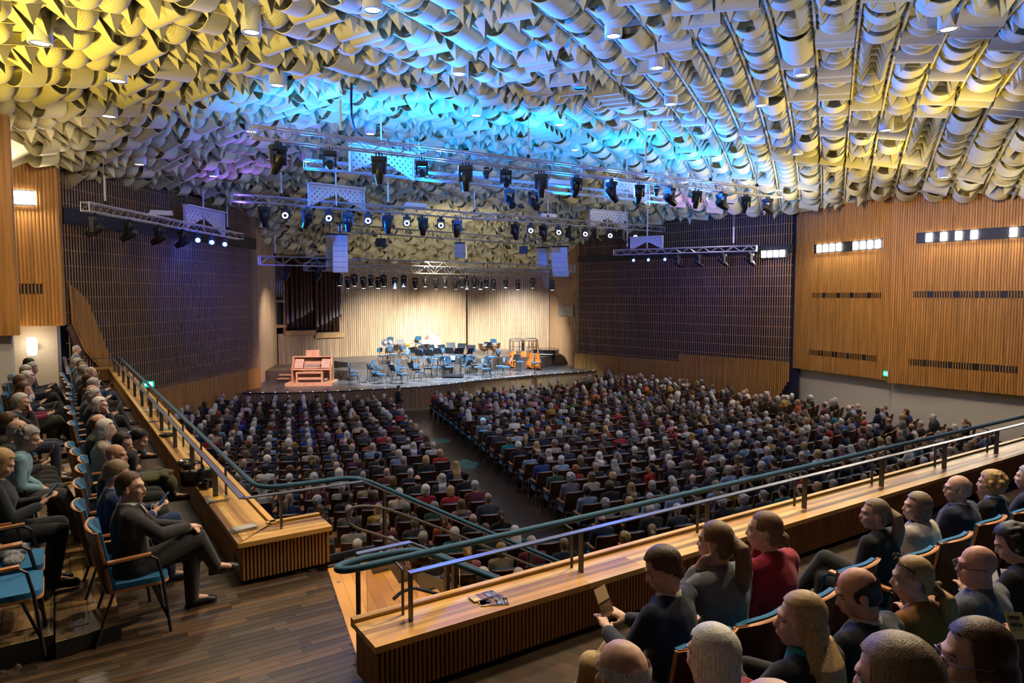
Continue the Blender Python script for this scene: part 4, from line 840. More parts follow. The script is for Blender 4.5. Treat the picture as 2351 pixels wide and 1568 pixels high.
# wheeled frames for chairs
def cart(px, py, label, w=0.9, h=1.55, d=0.6, rz=0.1, n=6):
    e = empty('stage_trolley', place(px, py, 0), rz); tag(e, label, 'trolley', 'black tubular trolleys on the stage')
    for y in (-d/2, d/2):
        k = MB(); k.tube(smooth_path([(-w/2, y, 0.08), (-w/2, y, h-0.08), (-w/2+0.08, y, h), (w/2-0.08, y, h), (w/2, y, h-0.08), (w/2, y, 0.08)], 1), 0.022, 6); k.obj('hoop', M['black'], e)
    for i in range(n): x = -w/2+w*(i+0.5)/n; k = MB(); k.tube([(x, 0, 0.1), (x, 0, h-0.12)], 0.025, 6); k.obj('upright', M['black'], e)
    for z in (0.1, h*0.45, h-0.14):
        k = MB(); k.tube([(-w/2, -d/2, z), (w/2, -d/2, z), (w/2, d/2, z), (-w/2, d/2, z)], 0.016, 5, closed=True); k.obj('frame', M['black'], e)
    for sx in (-1, 1):
        for sy in (-1, 1): k = MB(); k.lathe([(0.05, -0.02), (0.05, 0.02)], 10, (sx*w/2, sy*d/2, 0.05), Matrix.Rotation(math.pi/2, 4, 'Y')); k.obj('caster', M['black'], e)
cart(747, 843, 'black tubular trolley behind the organ console', 1.05, 1.35); cart(1185, 812, 'open black tubular trolley behind the double basses', 0.8, 0.95, n=2); cart(1217, 814, 'tall black tubular trolley next to the grand piano', 0.9, 1.0)
# double basses
VIO = [(0.0, 0.0), (0.16, 0.01), (0.27, 0.10), (0.30, 0.24), (0.25, 0.38), (0.17, 0.48), (0.165, 0.60), (0.21, 0.70), (0.215, 0.84), (0.14, 0.98), (0.05, 1.06), (0.0, 1.08)]
M['varnish'] = mat('orange_varnish', (0.62, 0.16, 0.02), 0.25, var=0.25, scale=(4, 4, 4)); M['ebony'] = mat('ebony', (0.015, 0.012, 0.01), 0.35); M['rib_wood'] = mat('dark_varnish', (0.40, 0.09, 0.015), 0.25, var=0.2)
def bass():
    e = empty('double_bass'); out = VIO+[(-x, z) for x, z in reversed(VIO[1:-1])]; n = len(out)
    k = MB(); k.add([(x, -0.10, z) for x, z in out]+[(x, 0.10, z) for x, z in out], [(i, (i+1) % n, n+(i+1) % n, n+i) for i in range(n)]); k.obj('ribs', M['rib_wood'], e)
    for y, nm in ((-0.10, 'front_plate'), (0.10, 'back_plate')):
        s = 1 if y > 0 else -1; k = MB(); k.add([(x*1.04, y, z) for x, z in out]+[(x*0.6, y+s*0.05, 0.54+(z-0.54)*0.7) for x, z in out]+[(0, y+s*0.06, 0.54)], [(i, (i+1) % n, n+(i+1) % n, n+i) for i in range(n)]+[(n+i, n+(i+1) % n, 2*n) for i in range(n)]); k.obj(nm, M['varnish'], e, True)
    k = MB(); k.bar((0, -0.14, 0.78), (0, -0.06, 1.62), 0.045, 0.03); k.obj('fingerboard', M['ebony'], e)
    k = MB(); k.bar((0, -0.08, 1.02), (0, -0.03, 1.66), 0.05, 0.06); k.tube([(0, -0.03, 1.66), (0, 0.02, 1.78), (0, -0.04, 1.84), (0, -0.07, 1.79)], 0.032, 7); k.obj('neck_and_scroll', M['varnish'], e)
    k = MB(); k.box((0, -0.19, 0.45), (0.16, 0.012, 0.09)); k.obj('bridge', wood2, e)
    k = MB(); k.extrude([(-0.045, -0.17, 0.36), (0.045, -0.17, 0.36), (0.02, -0.16, 0.08), (-0.02, -0.16, 0.08)], (0, -0.012, 0)); k.obj('tailpiece', M['ebony'], e)
    k = MB()
    for x in (-0.018, -0.006, 0.006, 0.018): k.tube([(x, -0.175, 0.34), (x, -0.205, 0.49), (x*0.7, -0.09, 1.66)], 0.0025, 4)
    k.obj('strings', M['tin'], e)
    for s in (-1, 1): k = MB(); k.tube([(s*0.02, -0.02, 1.70), (s*0.09, -0.02, 1.71)], 0.01, 5); k.obj('peg', M['tin'], e)
    return e
b0 = bass()
for i, (x, y) in enumerate([(1174, 846), (1197, 845), (1217, 849), (1236, 851)]):
    o = b0 if i == 0 else copy_tree(b0); o.location = P(x, y, ZS)+Vector((0, 0.3, 0.06)); o.rotation_euler = (math.radians(-14), math.radians(22), math.radians((38, 30, 46, 62)[i])); o.scale = (0.95,)*3
    tag(o, ('orange double bass nearest the timpani, leaning back', 'orange double bass, second from the timpani', 'orange double bass, third from the timpani', 'orange double bass nearest the grand piano')[i], 'double bass', 'double basses on the stage')
# timpani, drums, cymbals
M['copperkettle'] = mat('copper_kettle', (0.72, 0.30, 0.12), 0.25, 0.85, var=0.15, scale=(6, 6, 6)); M['skin_head'] = mat('drum_head', (0.75, 0.74, 0.7), 0.6, var=0.04)
for i, (x, y) in enumerate([(1112, 823), (1135, 822)]):
    e = empty('timpani', place(x, y, 0)); tag(e, ('copper timpani at the left of the pair', 'copper timpani at the right, half hidden by a music stand')[i], 'timpani', 'copper timpani')
    k = MB(); k.lathe([(0.10, 0.42), (0.26, 0.50), (0.35, 0.66), (0.37, 0.86)], 18); k.obj('kettle', M['copperkettle'], e, True)
    k = MB(); k.lathe([(0.385, 0.84), (0.39, 0.88), (0.37, 0.89)], 18, cap=False); k.obj('hoop', M['tin'], e, True); k = MB(); k.lathe([(0.37, 0.875), (0.36, 0.885)], 18); k.obj('drum_head', M['skin_head'], e)
    for s in range(4): a = math.pi/4+s*math.pi/2; k = MB(); k.tube([(0.30*math.cos(a), 0.30*math.sin(a), 0.6), (-0.12*math.cos(a), -0.12*math.sin(a), 0.25), (0.25*math.cos(a+1.2), 0.25*math.sin(a+1.2), 0.0)], 0.018, 6); k.obj('leg', M['brass'], e)
e = empty('bass_drum', place(992, 787, 0.72), 0.9); tag(e, 'large bass drum with brown shell and white head tilted at the back', 'drum')
k = MB(); k.lathe([(0.50, -0.24), (0.50, 0.24)], 26, (0, 0, 0.72), Matrix.Rotation(math.radians(72), 4, 'X'), cap=False); k.obj('shell', mat('brown_shell', (0.30, 0.07, 0.03), 0.3, var=0.2), e, True)
for s in (-1, 1):
    Mx = Matrix.Rotation(math.radians(72), 4, 'X'); k = MB(); k.lathe([(0.52, s*0.24-0.03), (0.53, s*0.24), (0.52, s*0.24+0.03)], 26, (0, 0, 0.72), Mx, cap=False); k.obj('hoop', M['skin_head'], e, True)
    k = MB(); k.lathe([(0.5, s*0.245), (0.49, s*0.25)], 26, (0, 0, 0.72), Mx); k.obj('drum_head', M['skin_head'], e)
for s in (-1, 1): k = MB(); k.tube([(s*0.4, -0.3, 0), (s*0.3, 0, 0.35), (s*0.4, 0.3, 0)], 0.02, 6); k.obj('cradle', M['black'], e)
e = empty('snare_drum', place(934, 791, 0.75)); tag(e, 'small drum with orange shell and white head at the back', 'drum')
k = MB(); k.lathe([(0.19, 0.62), (0.19, 0.86)], 18); k.obj('shell', M['varnish'], e, True); k = MB(); k.lathe([(0.195, 0.86), (0.19, 0.875)], 18); k.obj('drum_head', M['skin_head'], e)
for i in range(3): a = 2.1*i; k = MB(); k.tube([(0.05*math.cos(a), 0.05*math.sin(a), 0.62), (0.25*math.cos(a), 0.25*math.sin(a), 0)], 0.012, 5); k.obj('leg', M['tin'], e)
e = empty('cymbal_stand', place(889, 788, 1.0)); tag(e, 'pair of silver cymbals hanging on a stand at the back left', 'cymbals')
k = MB(); k.tube([(0, 0, 0.0), (0, 0, 1.05)], 0.012, 6); k.obj('pole', M['chairmetal'], e)
for s in (-1, 1): k = MB(); k.lathe([(0.03, 0.05), (0.07, 0.02), (0.22, 0.0), (0.225, 0.002)], 18, (s*0.14, -0.03, 1.0), Matrix.Rotation(math.radians(80), 4, 'X'), cap=False); k.obj('cymbal', M['tin'], e, True)
for i in range(3): a = 2.1*i; k = MB(); k.tube([(0, 0, 0.2), (0.25*math.cos(a), 0.25*math.sin(a), 0)], 0.01, 5); k.obj('leg', M['chairmetal'], e)
e = empty('cymbal_stand', place(948, 789, 1.0)); tag(e, 'thin suspended cymbal on a stand between the two drums', 'cymbals')
k = MB(); k.tube([(0, 0, 0.0), (0, 0, 1.0)], 0.012, 6); k.obj('pole', M['chairmetal'], e); k = MB(); k.lathe([(0.03, 0.04), (0.05, 0.02), (0.24, 0.0)], 18, (0, 0, 1.0), cap=False); k.obj('cymbal', M['tin'], e, True)
# grand piano
pp = P(1268, 838, ZS)+Vector((-0.25, 0.2, 0)); e = empty('grand_piano', pp, math.radians(-20)); tag(e, 'black grand piano with closed lid at the right end of the stage', 'piano')
outl = [(-0.75, -1.0), (0.75, -1.0), (0.75, -0.2), (0.62, 0.3), (0.35, 0.8), (0.1, 1.15), (-0.2, 1.3), (-0.5, 1.28), (-0.72, 1.05), (-0.75, 0.6)]
gloss = mat('black_lacquer', (0.01, 0.01, 0.011), 0.12)
k = MB(); k.prism(outl, 0.66, 0.98); k.obj('case', gloss, e); k = MB(); k.prism([(x*1.02, y*1.02) for x, y in outl], 0.985, 1.01); k.obj('lid', gloss, e)
k = MB(); k.box((0, -1.08, 0.72), (1.4, 0.2, 0.04)); k.obj('keybed', gloss, e); k = MB(); k.box((0, -1.08, 0.75), (1.25, 0.15, 0.02)); k.obj('keys', keym, e)
for x, y in ((-0.6, -0.8), (0.6, -0.8), (-0.2, 0.95)):
    k = MB(); k.lathe([(0.05, 0.06), (0.08, 0.66)], 8, (x, y, 0)); l_ = k.obj('leg', gloss, e); k = MB(); k.lathe([(0.04, -0.03), (0.04, 0.03)], 10, (x, y, 0.04), Matrix.Rotation(math.pi/2, 4, 'Y')); k.obj('caster', M['brass'], l_)
k = MB(); k.box((0, -0.75, 0.3), (0.25, 0.04, 0.5)); k.obj('pedal_lyre', gloss, e)
for i, (x, y) in enumerate([(1194, 831), (1228, 834)]):
    e = empty('bass_stool', P(x, y, ZS+0.7)-Vector((0, 0, 0.7))); tag(e, ('tall blue stool in front of the second double bass', 'tall blue stool in front of the last double bass')[i], 'stool', 'tall stools by the basses')
    k = MB(); k.lathe([(0.2, 0.68), (0.2, 0.74)], 16); k.obj('seat', M['blueseat'], e); k = MB(); k.tube([(0, 0, 0.15), (0, 0, 0.68)], 0.02, 6); k.obj('pole', M['chairmetal'], e)
    for j in range(4): a = math.pi/2*j; k = MB(); k.tube([(0, 0, 0.2), (0.25*math.cos(a), 0.25*math.sin(a), 0)], 0.014, 5); k.obj('leg', M['chairmetal'], e)
# ------------------------------------------------------------------ trusses and lighting rig
def truss(label, A, B, h=0.24, step=0.33, hang=(), group='aluminium trusses under the ceiling'):
    A, B = Vector(A), Vector(B); d = (B-A).normalized(); s = d.cross(Vector((0, 0, 1))).normalized()*h/2; u = Vector((0, 0, h/2)); L = (B-A).length
    e = empty('lighting_truss', A); tag(e, label, 'truss', group)
    for a in (s+u, -s+u, s-u, -s-u): k = MB(); k.tube([a, a+d*L], 0.024, 6); k.obj('chord', M['alu'], e)
    n = int(L/step); st = L/n
    for (p, q) in ((s+u, s-u), (-s+u, -s-u), (s+u, -s+u), (s-u, -s-u)):
        k = MB()
        for i in range(n): a, b = d*(i*st), d*((i+1)*st); k.tube([a+(p if i % 2 else q), b+(q if i % 2 else p)], 0.010, 4, cap=False)
        tag(k.obj('lacing', M['alu'], e), kind='stuff')
    for t in (0.0, 1.0):
        k = MB(); k.tube([d*L*t+s+u, d*L*t-s+u, d*L*t-s-u, d*L*t+s-u], 0.02, 5, closed=True); k.obj('end_frame', M['alu'], e)
    for t in hang:
        p = d*L*t+u; zt = cz((A+p).x, (A+p).y)-A.z; k = MB(); k.tube([p, p+Vector((0, 0, min(0.9, zt*0.6)))], 0.03, 6); k.tube([p+Vector((0, 0, min(0.9, zt*0.6))), Vector((p.x, p.y, zt-0.02))], 0.008, 5); k.obj('hanger', M['white'], e)
        k = MB(); k.box(p+Vector((0, 0, 0.08)), (0.09, 0.09, 0.14)); k.obj('hoist_clamp', M['black'], e)
    return e
T1 = truss('nearest aluminium truss spanning the hall below the blue ceiling', D(577, 303, 16.0), D(1790, 446, 26.3), 0.26, 0.36, (0.11, 0.40, 0.64, 0.80, 0.93))
T2 = truss('second aluminium truss, behind the nearest one', D(700, 376, 20.4), D(1530, 459, 28.2), 0.24, 0.33, (0.25, 0.7))
T3 = truss('third aluminium truss carrying alternating ring lamps, left half', D(532, 453, 23.8), D(1128, 499, 29.6), 0.24, 0.33, (0.16, 0.55, 0.92))
T3b = truss('third aluminium truss carrying alternating ring lamps, right half', D(1122, 497, 30.0), D(1522, 527, 36.0), 0.24, 0.36, (0.3, 0.75))
T4 = truss('fourth aluminium truss in front of the loudspeakers', D(780, 523, 29.6), D(1290, 560, 38.0), 0.30, 0.4, (0.2, 0.8))
T5 = truss('front stage truss above the orchestra', D(595, 598, 28.8), D(1315, 618, 37.5), 0.36, 0.45, (0.04, 0.35, 0.6, 0.95))
T6 = truss('rear stage truss carrying a row of black lamps', D(700, 612, 31.0), D(1300, 628, 38.5), 0.36, 0.45, (0.2, 0.7))
T7 = truss('short white truss along the left slat grille', D(195, 474, 19.4), D(552, 543, 29.5), 0.24, 0.33, (0.09, 0.88))
T8 = truss('short white truss along the right slat grille', D(1410, 580, 34.8), D(1737, 570, 31.4), 0.24, 0.33, (0.1, 0.85))
M['fix'] = mat('black_fixture', (0.014, 0.014, 0.016), 0.38, 0.1, var=0.3, scale=(30, 30, 30)); M['lensdark'] = mat('dark_lens', (0.03, 0.035, 0.05), 0.08)
M['ringlit'] = mat('lit_blue_white_leds', (1, 1, 1), 0.5, emit=(0.55, 0.65, 1.0), estr=9); M['bluelit'] = mat('lit_blue_leds', (0.1, 0.2, 1), 0.5, emit=(0.05, 0.12, 1.0), estr=18); M['coollit'] = mat('lit_lamp', (1, 1, 1), 0.5, emit=(0.8, 0.9, 1.0), estr=10)
def head_spot():
    e = empty('moving_head_lamp')
    k = MB(); k.tube([(0, 0, 0.0), (0, 0, 0.10)], 0.02, 6); k.box((-0.07, 0, 0.02), (0.03, 0.05, 0.10)); k.box((0.07, 0, 0.02), (0.03, 0.05, 0.10)); k.obj('clamp', M['fix'], e)
    k = MB(); k.prism(roundrect(0.38, 0.24, 0.05, 2), -0.12, -0.02); k.obj('base', M['fix'], e)
    k = MB(); k.box((-0.15, 0, -0.27), (0.05, 0.12, 0.32)); k.box((0.15, 0, -0.27), (0.05, 0.12, 0.32)); k.box((0, 0, -0.14), (0.30, 0.12, 0.05)); k.obj('yoke', M['fix'], e)
    k = MB(); k.lathe([(0.10, -0.20), (0.125, -0.17), (0.125, 0.08), (0.10, 0.22), (0.085, 0.30)], 12, (0, 0, 0), Matrix.Rotation(math.pi, 4, 'X')); k.xf(Matrix.Translation((0, 0, -0.36))); h = k.obj('head', M['fix'], e); autosmooth(h)
    k = MB(); k.lathe([(0.075, -0.302), (0.0, -0.306)], 12, (0, 0, -0.36), cap=False); k.obj('lens', M['lensdark'], h); return e
def head_ring(lit):
    e = empty('moving_head_lamp')
    k = MB(); k.tube([(0, 0, 0.0), (0, 0, 0.10)], 0.018, 6); k.box((0, 0, 0.02), (0.12, 0.05, 0.06)); k.obj('clamp', M['fix'], e)
    k = MB(); k.prism(roundrect(0.24, 0.18, 0.05, 2), -0.10, -0.02); k.obj('base', M['fix'], e)
    k = MB(); k.box((-0.11, 0, -0.20), (0.03, 0.08, 0.22)); k.box((0.11, 0, -0.20), (0.03, 0.08, 0.22)); k.obj('yoke', M['fix'], e)
    k = MB(); k.lathe([(0.06, 0.12), (0.105, 0.04), (0.105, -0.06), (0.10, -0.07)], 14, (0, 0, 0), Matrix.Rotation(math.pi/2, 4, 'X') @ Matrix.Scale(-1, 4, (0, 0, 1))); k.xf(Matrix.Translation((0, 0, -0.24))); h = k.obj('head', M['fix'], e, True)
    if lit == 'ring':
        for i in range(10):
            a = 2*math.pi*i/10; k = MB(); k.lathe([(0.021, 0), (0.021, 0.006)], 8, (0.07*math.cos(a), -0.075, -0.24+0.07*math.sin(a)), Matrix.Rotation(math.pi/2, 4, 'X')); k.obj('led', M['ringlit'], h)
    else:
        k = MB(); k.lathe([(0.09, 0), (0.09, 0.008)], 14, (0, -0.072, -0.24), Matrix.Rotation(math.pi/2, 4, 'X')); k.obj('lens', M['bluelit'], h)
    return e
def head_small(litm):
    e = empty('stage_spotlight')
    k = MB(); k.tube([(0, 0, 0.0), (0, 0, 0.08)], 0.02, 6); k.box((0, 0, -0.02), (0.22, 0.14, 0.08)); k.obj('base', M['fix'], e)
    k = MB(); k.box((-0.10, 0, -0.16), (0.025, 0.08, 0.22)); k.box((0.10, 0, -0.16), (0.025, 0.08, 0.22)); k.obj('yoke', M['fix'], e)
    k = MB(); k.lathe([(0.075, 0.14), (0.09, 0.08), (0.085, -0.12), (0.09, -0.2)], 10, (0, 0, -0.24)); h = k.obj('body', M['fix'], e); autosmooth(h)
    k = MB(); k.lathe([(0.075, -0.205), (0.0, -0.207)], 10, (0, 0, -0.24), cap=False); k.obj('lens', litm, h); return e
HS, HRG, HBL, HSM, HSD = head_spot(), head_ring('ring'), head_ring('blue'), head_small(M['coollit']), head_small(M['lensdark'])
used = set()
def hangon(tr, proto, xpx, tilt, yaw, label, group, drop=0.0, sc=1.0):
    A = tr.location; B = None
    ch = [c for c in tr.children if c.name.startswith('chord')][0]; vs_ = ch.data.vertices; B = A+(vs_[len(vs_)-1].co-vs_[0].co)
    lo, hi = 0.0, 1.0
    for _ in range(30):
        m = (lo+hi)/2; q = A.lerp(B, m)
        if PX(q)[0] < xpx: lo = m
        else: hi = m
    q = A.lerp(B, lo); h2 = 0.12 if tr not in (T5, T6) else 0.18
    o = proto if id(proto) not in used else copy_tree(proto); used.add(id(proto))
    o.location = (q.x, q.y, q.z-h2-0.11-drop); o.rotation_euler = (0, 0, yaw); o.scale = (sc,)*3
    for c in o.children:
        if c.name.split('.')[0] in ('head', 'body'):
            pv = Vector((0, 0, -0.36 if proto is HS else -0.24)); Rm = Matrix.Translation(pv) @ Matrix.Rotation(tilt, 4, 'X') @ Matrix.Translation(-pv); c.matrix_local = Rm
    tag(o, label, 'stage light', group); return o
g1 = 'moving heads on the nearest truss'
xs1 = [(638, 40, 0.9), (756, -70, 0.3), (870, 12, 0.1), (968, -75, 0.2), (1069, 15, -0.1), (1161, -60, 0.1), (1243, 12, -0.2), (1324, 35, 0.4), (1404, 40, -1.2), (1468, 30, 0.1), (1538, 60, -1.0), (1600, 20, 0.2), (1657, 65, -1.1), (1713, 25, 0.1), (1763, 65, -1.1)]
for i, (x, t, y) in enumerate(xs1): hangon(T1, HS, x, math.radians(t), y, 'black moving head lamp hanging from the nearest truss, %s from its left end' % nth(i+1), g1, sc=1.05 if i % 2 == 0 else 0.92)
for i, x in enumerate((1117, 1507)): hangon(T1, HSD, x, 0, 0, ('tiny black spotlight hanging from the nearest truss, left of its middle', 'tiny black spotlight hanging from the right part of the nearest truss')[i], 'tiny spotlights on the nearest truss', sc=0.7)
for i, x in enumerate((1170, 1225)): hangon(T2, HSD, x, math.radians(-50), 0.5, ('black profile spotlight tilted left under the second truss', 'black profile spotlight right of its twin under the second truss')[i], 'profile spotlights on the second truss', sc=1.5)
g3 = 'lamps on the third truss'; ns = nr_ = 0
for x, k_, t, y in [(606, 'S', 20, 0.2), (655, 'R', 0, 0), (706, 'S', 40, 0.9), (755, 'R', 0, 0), (799, 'S', 20, 0.2), (845, 'R', 0, 0), (889, 'S', 12, -0.2), (934, 'R', 0, 0), (971, 'S', 15, 0.2), (1012, 'R', 0, 0), (1049, 'S', 20, 0.3), (1183, 'S', 20, -0.4), (1218, 'R', 0, 0), (1248, 'S', 20, -0.5), (1282, 'R', 0, 0), (1308, 'S', 60, -1.0), (1343, 'R', 0, 0), (1367, 'S', 60, -1.1), (1400, 'R', 0, 0), (1427, 'S', 60, -1.2), (1458, 'R', 0, 0), (1487, 'S', 60, -1.1)]:
    tr = T3 if x < 1120 else T3b
    if k_ == 'S': ns += 1; hangon(tr, HS, x, math.radians(t), y, 'dark moving head lamp under the third truss, %s among the dark ones from the left' % nth(ns), g3, sc=1.1)
    else: nr_ += 1; hangon(tr, HRG, x, math.radians(-10), 0.15, 'lamp with glowing ring of white leds under the third truss, %s ring from the left' % nth(nr_), g3, sc=1.25)
for i, x in enumerate((218, 297, 365, 420)): hangon(T7, HS, x, math.radians(60), 1.5, 'black moving head lamp on the left wall truss, %s from its near end' % nth(i+1), 'moving heads on the left wall truss', sc=1.05)
for i, x in enumerate((453, 485, 515)): hangon(T7, HBL, x, math.radians(-5), 0.5, ('left one', 'middle one', 'right one')[i]+' of three deep blue glowing lamps on the left wall truss', 'blue lamps on the left wall truss', sc=1.0)
for i, x in enumerate((1456, 1490, 1528)): hangon(T8, HBL, x, math.radians(-5), -0.6, ('left one', 'middle one', 'right one')[i]+' of three small blue lamps on the right wall truss', 'blue lamps on the right wall truss', sc=0.8)
for i, x in enumerate((1555, 1603, 1660, 1722)): hangon(T8, HS, x, math.radians(50), -1.4, 'black moving head lamp on the right wall truss, %s of the four from the left' % nth(i+1), 'moving heads on the right wall truss', sc=1.0)
xs6 = [779, 798, 813, 834, 851, 868, 881, 906, 927, 953, 976, 1000, 1022, 1046, 1060, 1072, 1089, 1103, 1117, 1133, 1161, 1189, 1223, 1268]
for i, x in enumerate(xs6): hangon(T6, HSM, x, math.radians(random.uniform(-12, 12)), random.uniform(-0.3, 0.3), 'black spotlight in the row above the stage, %s of the row from the left' % nth(i+1), 'row of spotlights above the stage', drop=0.05+0.10*(i % 2), sc=1.15)
for i, x in enumerate((657, 730)): hangon(T5, HSM, x, math.radians(40), 1.2, ('tilted teal-lit spotlight in front of the left edge of the organ', 'tilted teal-lit spotlight in front of the organ pipes')[i], 'tilted spotlights by the organ', sc=1.3)
# deep blue light of the three lamps on the left wall truss
for x, y in ((453, 548), (485, 553), (515, 558)): p = D(x, y, 26.5); spot('blue_lamp', p+Vector((0.1, -0.3, -0.1)), p+Vector((-1.0, 1.0, -1.6)), 60, (0.02, 0.08, 1.0), 140, 0.6, 0.08)
# perforated reflector panels
def reflector(label, q0, q1, fy0, fy1, fr=0.36):
    """white perforated panel, notched from below; q0/q1 = top-left and top-right pixels, heights from fr"""
    a, b = D(q0[0], q0[1], fy0), D(q1[0], q1[1], fy1); b.z = a.z; d = (b-a); L = d.length; d.normalize(); n = Vector((d.y, -d.x, 0)); H = L*fr
    e = empty('sound_reflector', a-Vector((0, 0, H))); tag(e, label, 'reflector panel', 'perforated reflector panels'); o3 = e.location.copy()
    hole = []; k = MB(); nx, nz = 22, 8; cell = lambda i, j: (i/nx*L, H*(0.10+0.90*j/nz))
    def low(x): t = abs(x/L-0.5)*2; return H*(0.62 - 0.62*t)
    vs = []; fs = []
    for i in range(nx):
        for j in range(nz):
            x0, x1 = L*i/nx, L*(i+1)/nx; z0, z1 = max(low((x0+x1)/2), H*j/nz), H*(j+1)/nz
            if z1-z0 < H/nz*0.3: continue
            full = z1-z0 > H/nz*0.95; cx, czz = (x0+x1)/2, (z0+z1)/2; r = min(x1-x0, z1-z0)*0.32
            if full and 0 < j < nz-1 and (i+j) % 2 == 0:
                n0 = len(vs); cor = [(x1, czz), (x1, z1), (cx, z1), (x0, z1), (x0, czz), (x0, z0), (cx, z0), (x1, z0)]
                for c in range(8): vs.append(cor[c])
                for c in range(8): t = math.pi/4*c; vs.append((cx+r*math.cos(t), czz+r*math.sin(t)))
                fs += [(n0+c, n0+(c+1) % 8, n0+8+(c+1) % 8, n0+8+c) for c in range(8)]
            else: n0 = len(vs); vs += [(x0, z0), (x1, z0), (x1, z1), (x0, z1)]; fs.append((n0, n0+1, n0+2, n0+3))
    for off in (0.0, 0.03): k.add([a-Vector((0, 0, H))+d*x+Vector((0, 0, z))+n*off-o3 for x, z in vs], fs)
    k.obj('perforated_sheet', M['white'], e)
    k = MB(); k.bar(a-o3+n*0.1, b-o3+n*0.1, 0.25, 0.05); k.obj('top_flange', M['white'], e)
    for t in (0.0, 1.0): p = a.lerp(b, t)-o3; k = MB(); k.bar(p+n*0.06, p-Vector((0, 0, H))+n*0.06, 0.02, 0.12, n); k.obj('side_flange', M['white'], e)
    zt = cz(*(a.lerp(b, 0.5)).xy); p = a.lerp(b, 0.5)-o3; k = MB(); k.tube([p-Vector((0, 0, H*0.9)), Vector((p.x, p.y, zt-o3.z))], 0.03, 6); k.obj('hanger', M['white'], e)
reflector('white perforated reflector panel behind the left part of the nearest truss', (800, 331), (945, 345), 20.5, 22.0)
reflector('white perforated reflector panel above the left part of the third truss', (706, 421), (834, 435), 25.0, 26.4)
reflector('white perforated reflector panel in front of the left slat grille', (420, 470), (510, 487), 25.5, 28.0)
reflector('white perforated reflector panel near the right end of the second truss', (1388, 408), (1487, 415), 27.5, 29.0)
reflector('white perforated reflector panel above the right part of the third truss', (1352, 481), (1436, 487), 33.5, 35.0)
reflector('white perforated reflector panel in front of the right slat grille', (1450, 546), (1523, 546), 34.5, 33.5)
for (x0, x1, y, fy, lb) in ((340, 392, 492, 23.3, 'white ballast box with red mark on top of the left wall truss'), (927, 985, 473, 27.6, 'white ballast box on top of the third truss, left half'), (1240, 1285, 497, 31.9, 'white ballast box on top of the third truss, right half'), (1045, 1117, 399, 23.8, 'white ballast box on top of the second truss at its middle'), (1258, 1320, 420, 25.7, 'white ballast box on top of the second truss, right part')):
    a, b_ = D(x0, y, fy), D(x1, y, fy); L = (b_-a).length; k = MB(); k.extrude([(0, 0, 0), (L, 0, 0), (L*0.97, 0, 0.16), (L*0.10, 0, 0.16)], (0, 0.25, 0)); o = k.obj('ballast_box', M['white'], loc=a); o.rotation_euler = (0, 0, 0.5); tag(o, lb, 'box', 'white boxes on the trusses')
# loudspeakers
M['spk'] = mat('white_speaker_paint', (0.62, 0.64, 0.70), 0.5, var=0.04); M['grille'] = mat('speaker_grille', (0.52, 0.54, 0.60), 0.6, var=0.06, scale=(80, 80, 80))
def array(label, px, py0, py1, fy, w, n, curve=0.0, yaw=0.0):
    top = D(px, py0, fy); bot = D(px, py1, fy); H = top.z-bot.z; e = empty('line_array_speaker', bot, yaw); tag(e, label, 'loudspeaker'); h = H/n; z = H; y = 0.0; ang = 0.0
    for i in range(n):
        k = MB(); k.prism([(-w/2, 0), (w/2, 0), (w*0.42, 0.45), (-w*0.42, 0.45)], -h*0.97, 0); Mx = Matrix.Translation((0, y, z)) @ Matrix.Rotation(ang, 4, 'X'); k.xf(Mx); o = k.obj('speaker_box', M['spk'], e)
        for s in (-1, 1): k = MB(); k.box((s*w*0.24, -0.008, -h*0.485), (w*0.42, 0.016, h*0.86)); k.xf(Mx); k.obj('grille', M['grille'], o)
        z -= h*math.cos(ang); y += h*math.sin(ang)*1.0; ang += curve
    k = MB(); k.box((0, 0.2, H+0.05), (w, 0.4, 0.06)); k.tube([(0, 0.2, H+0.08), (0, 0.2, H+1.0)], 0.02, 6); k.obj('rigging', M['fix'], e)
array('tall pale line array loudspeaker hanging left of the stage', 782, 540, 626, 29.5, 0.62, 7, 0.0, 0.15)
array('curved pale line array loudspeaker hanging right of the stage', 1283, 568, 638, 36.0, 0.85, 6, 0.10, -0.35)
array('small pale loudspeaker hanging at the centre above the stage', 1056, 560, 592, 33.0, 0.50, 3, 0.10, 0.1)
array('column of pale subwoofers behind the left line array', 758, 540, 622, 30.6, 0.34, 4, 0.0, 0.15)
array('stack of pale subwoofers beside the right line array', 1248, 570, 612, 37.2, 0.62, 3, 0.0, 0.3)
for (x, y, fy, lb) in ((874, 556, 31.5, 'black floodlight with barn doors hanging from the fourth truss at the left'), (1202, 573, 36.5, 'black floodlight hanging from the fourth truss at the right')):
    p = D(x, y, fy); e = empty('hanging_floodlight', p-Vector((0, 0, 0.22))); tag(e, lb, 'stage light', 'floodlights on the fourth truss'); k = MB(); k.hexa([(-0.24, 0, 0), (0.24, 0, 0), (0.2, 0.25, 0.02), (-0.2, 0.25, 0.02), (-0.22, 0, 0.4), (0.22, 0, 0.4), (0.2, 0.25, 0.36), (-0.2, 0.25, 0.36)]); k.obj('body', M['fix'], e); k = MB(); k.tube([(0, 0.1, 0.38), (0, 0.1, 0.62)], 0.02, 6); k.obj('clamp', M['fix'], e)
# black cable sagging from the ceiling to the nearest truss
pts = [D(807, 192, 15.8), D(806, 240, 16.4), D(808, 275, 17.0), D(816, 300, 17.6), D(832, 312, 18.0)]; k = MB(); k.tube(smooth_path(pts, 2), 0.03, 6); o = k.obj('power_cable', M['fix'], smooth=True); tag(o, 'thick black cable hanging from the ceiling to the nearest truss', 'cable')
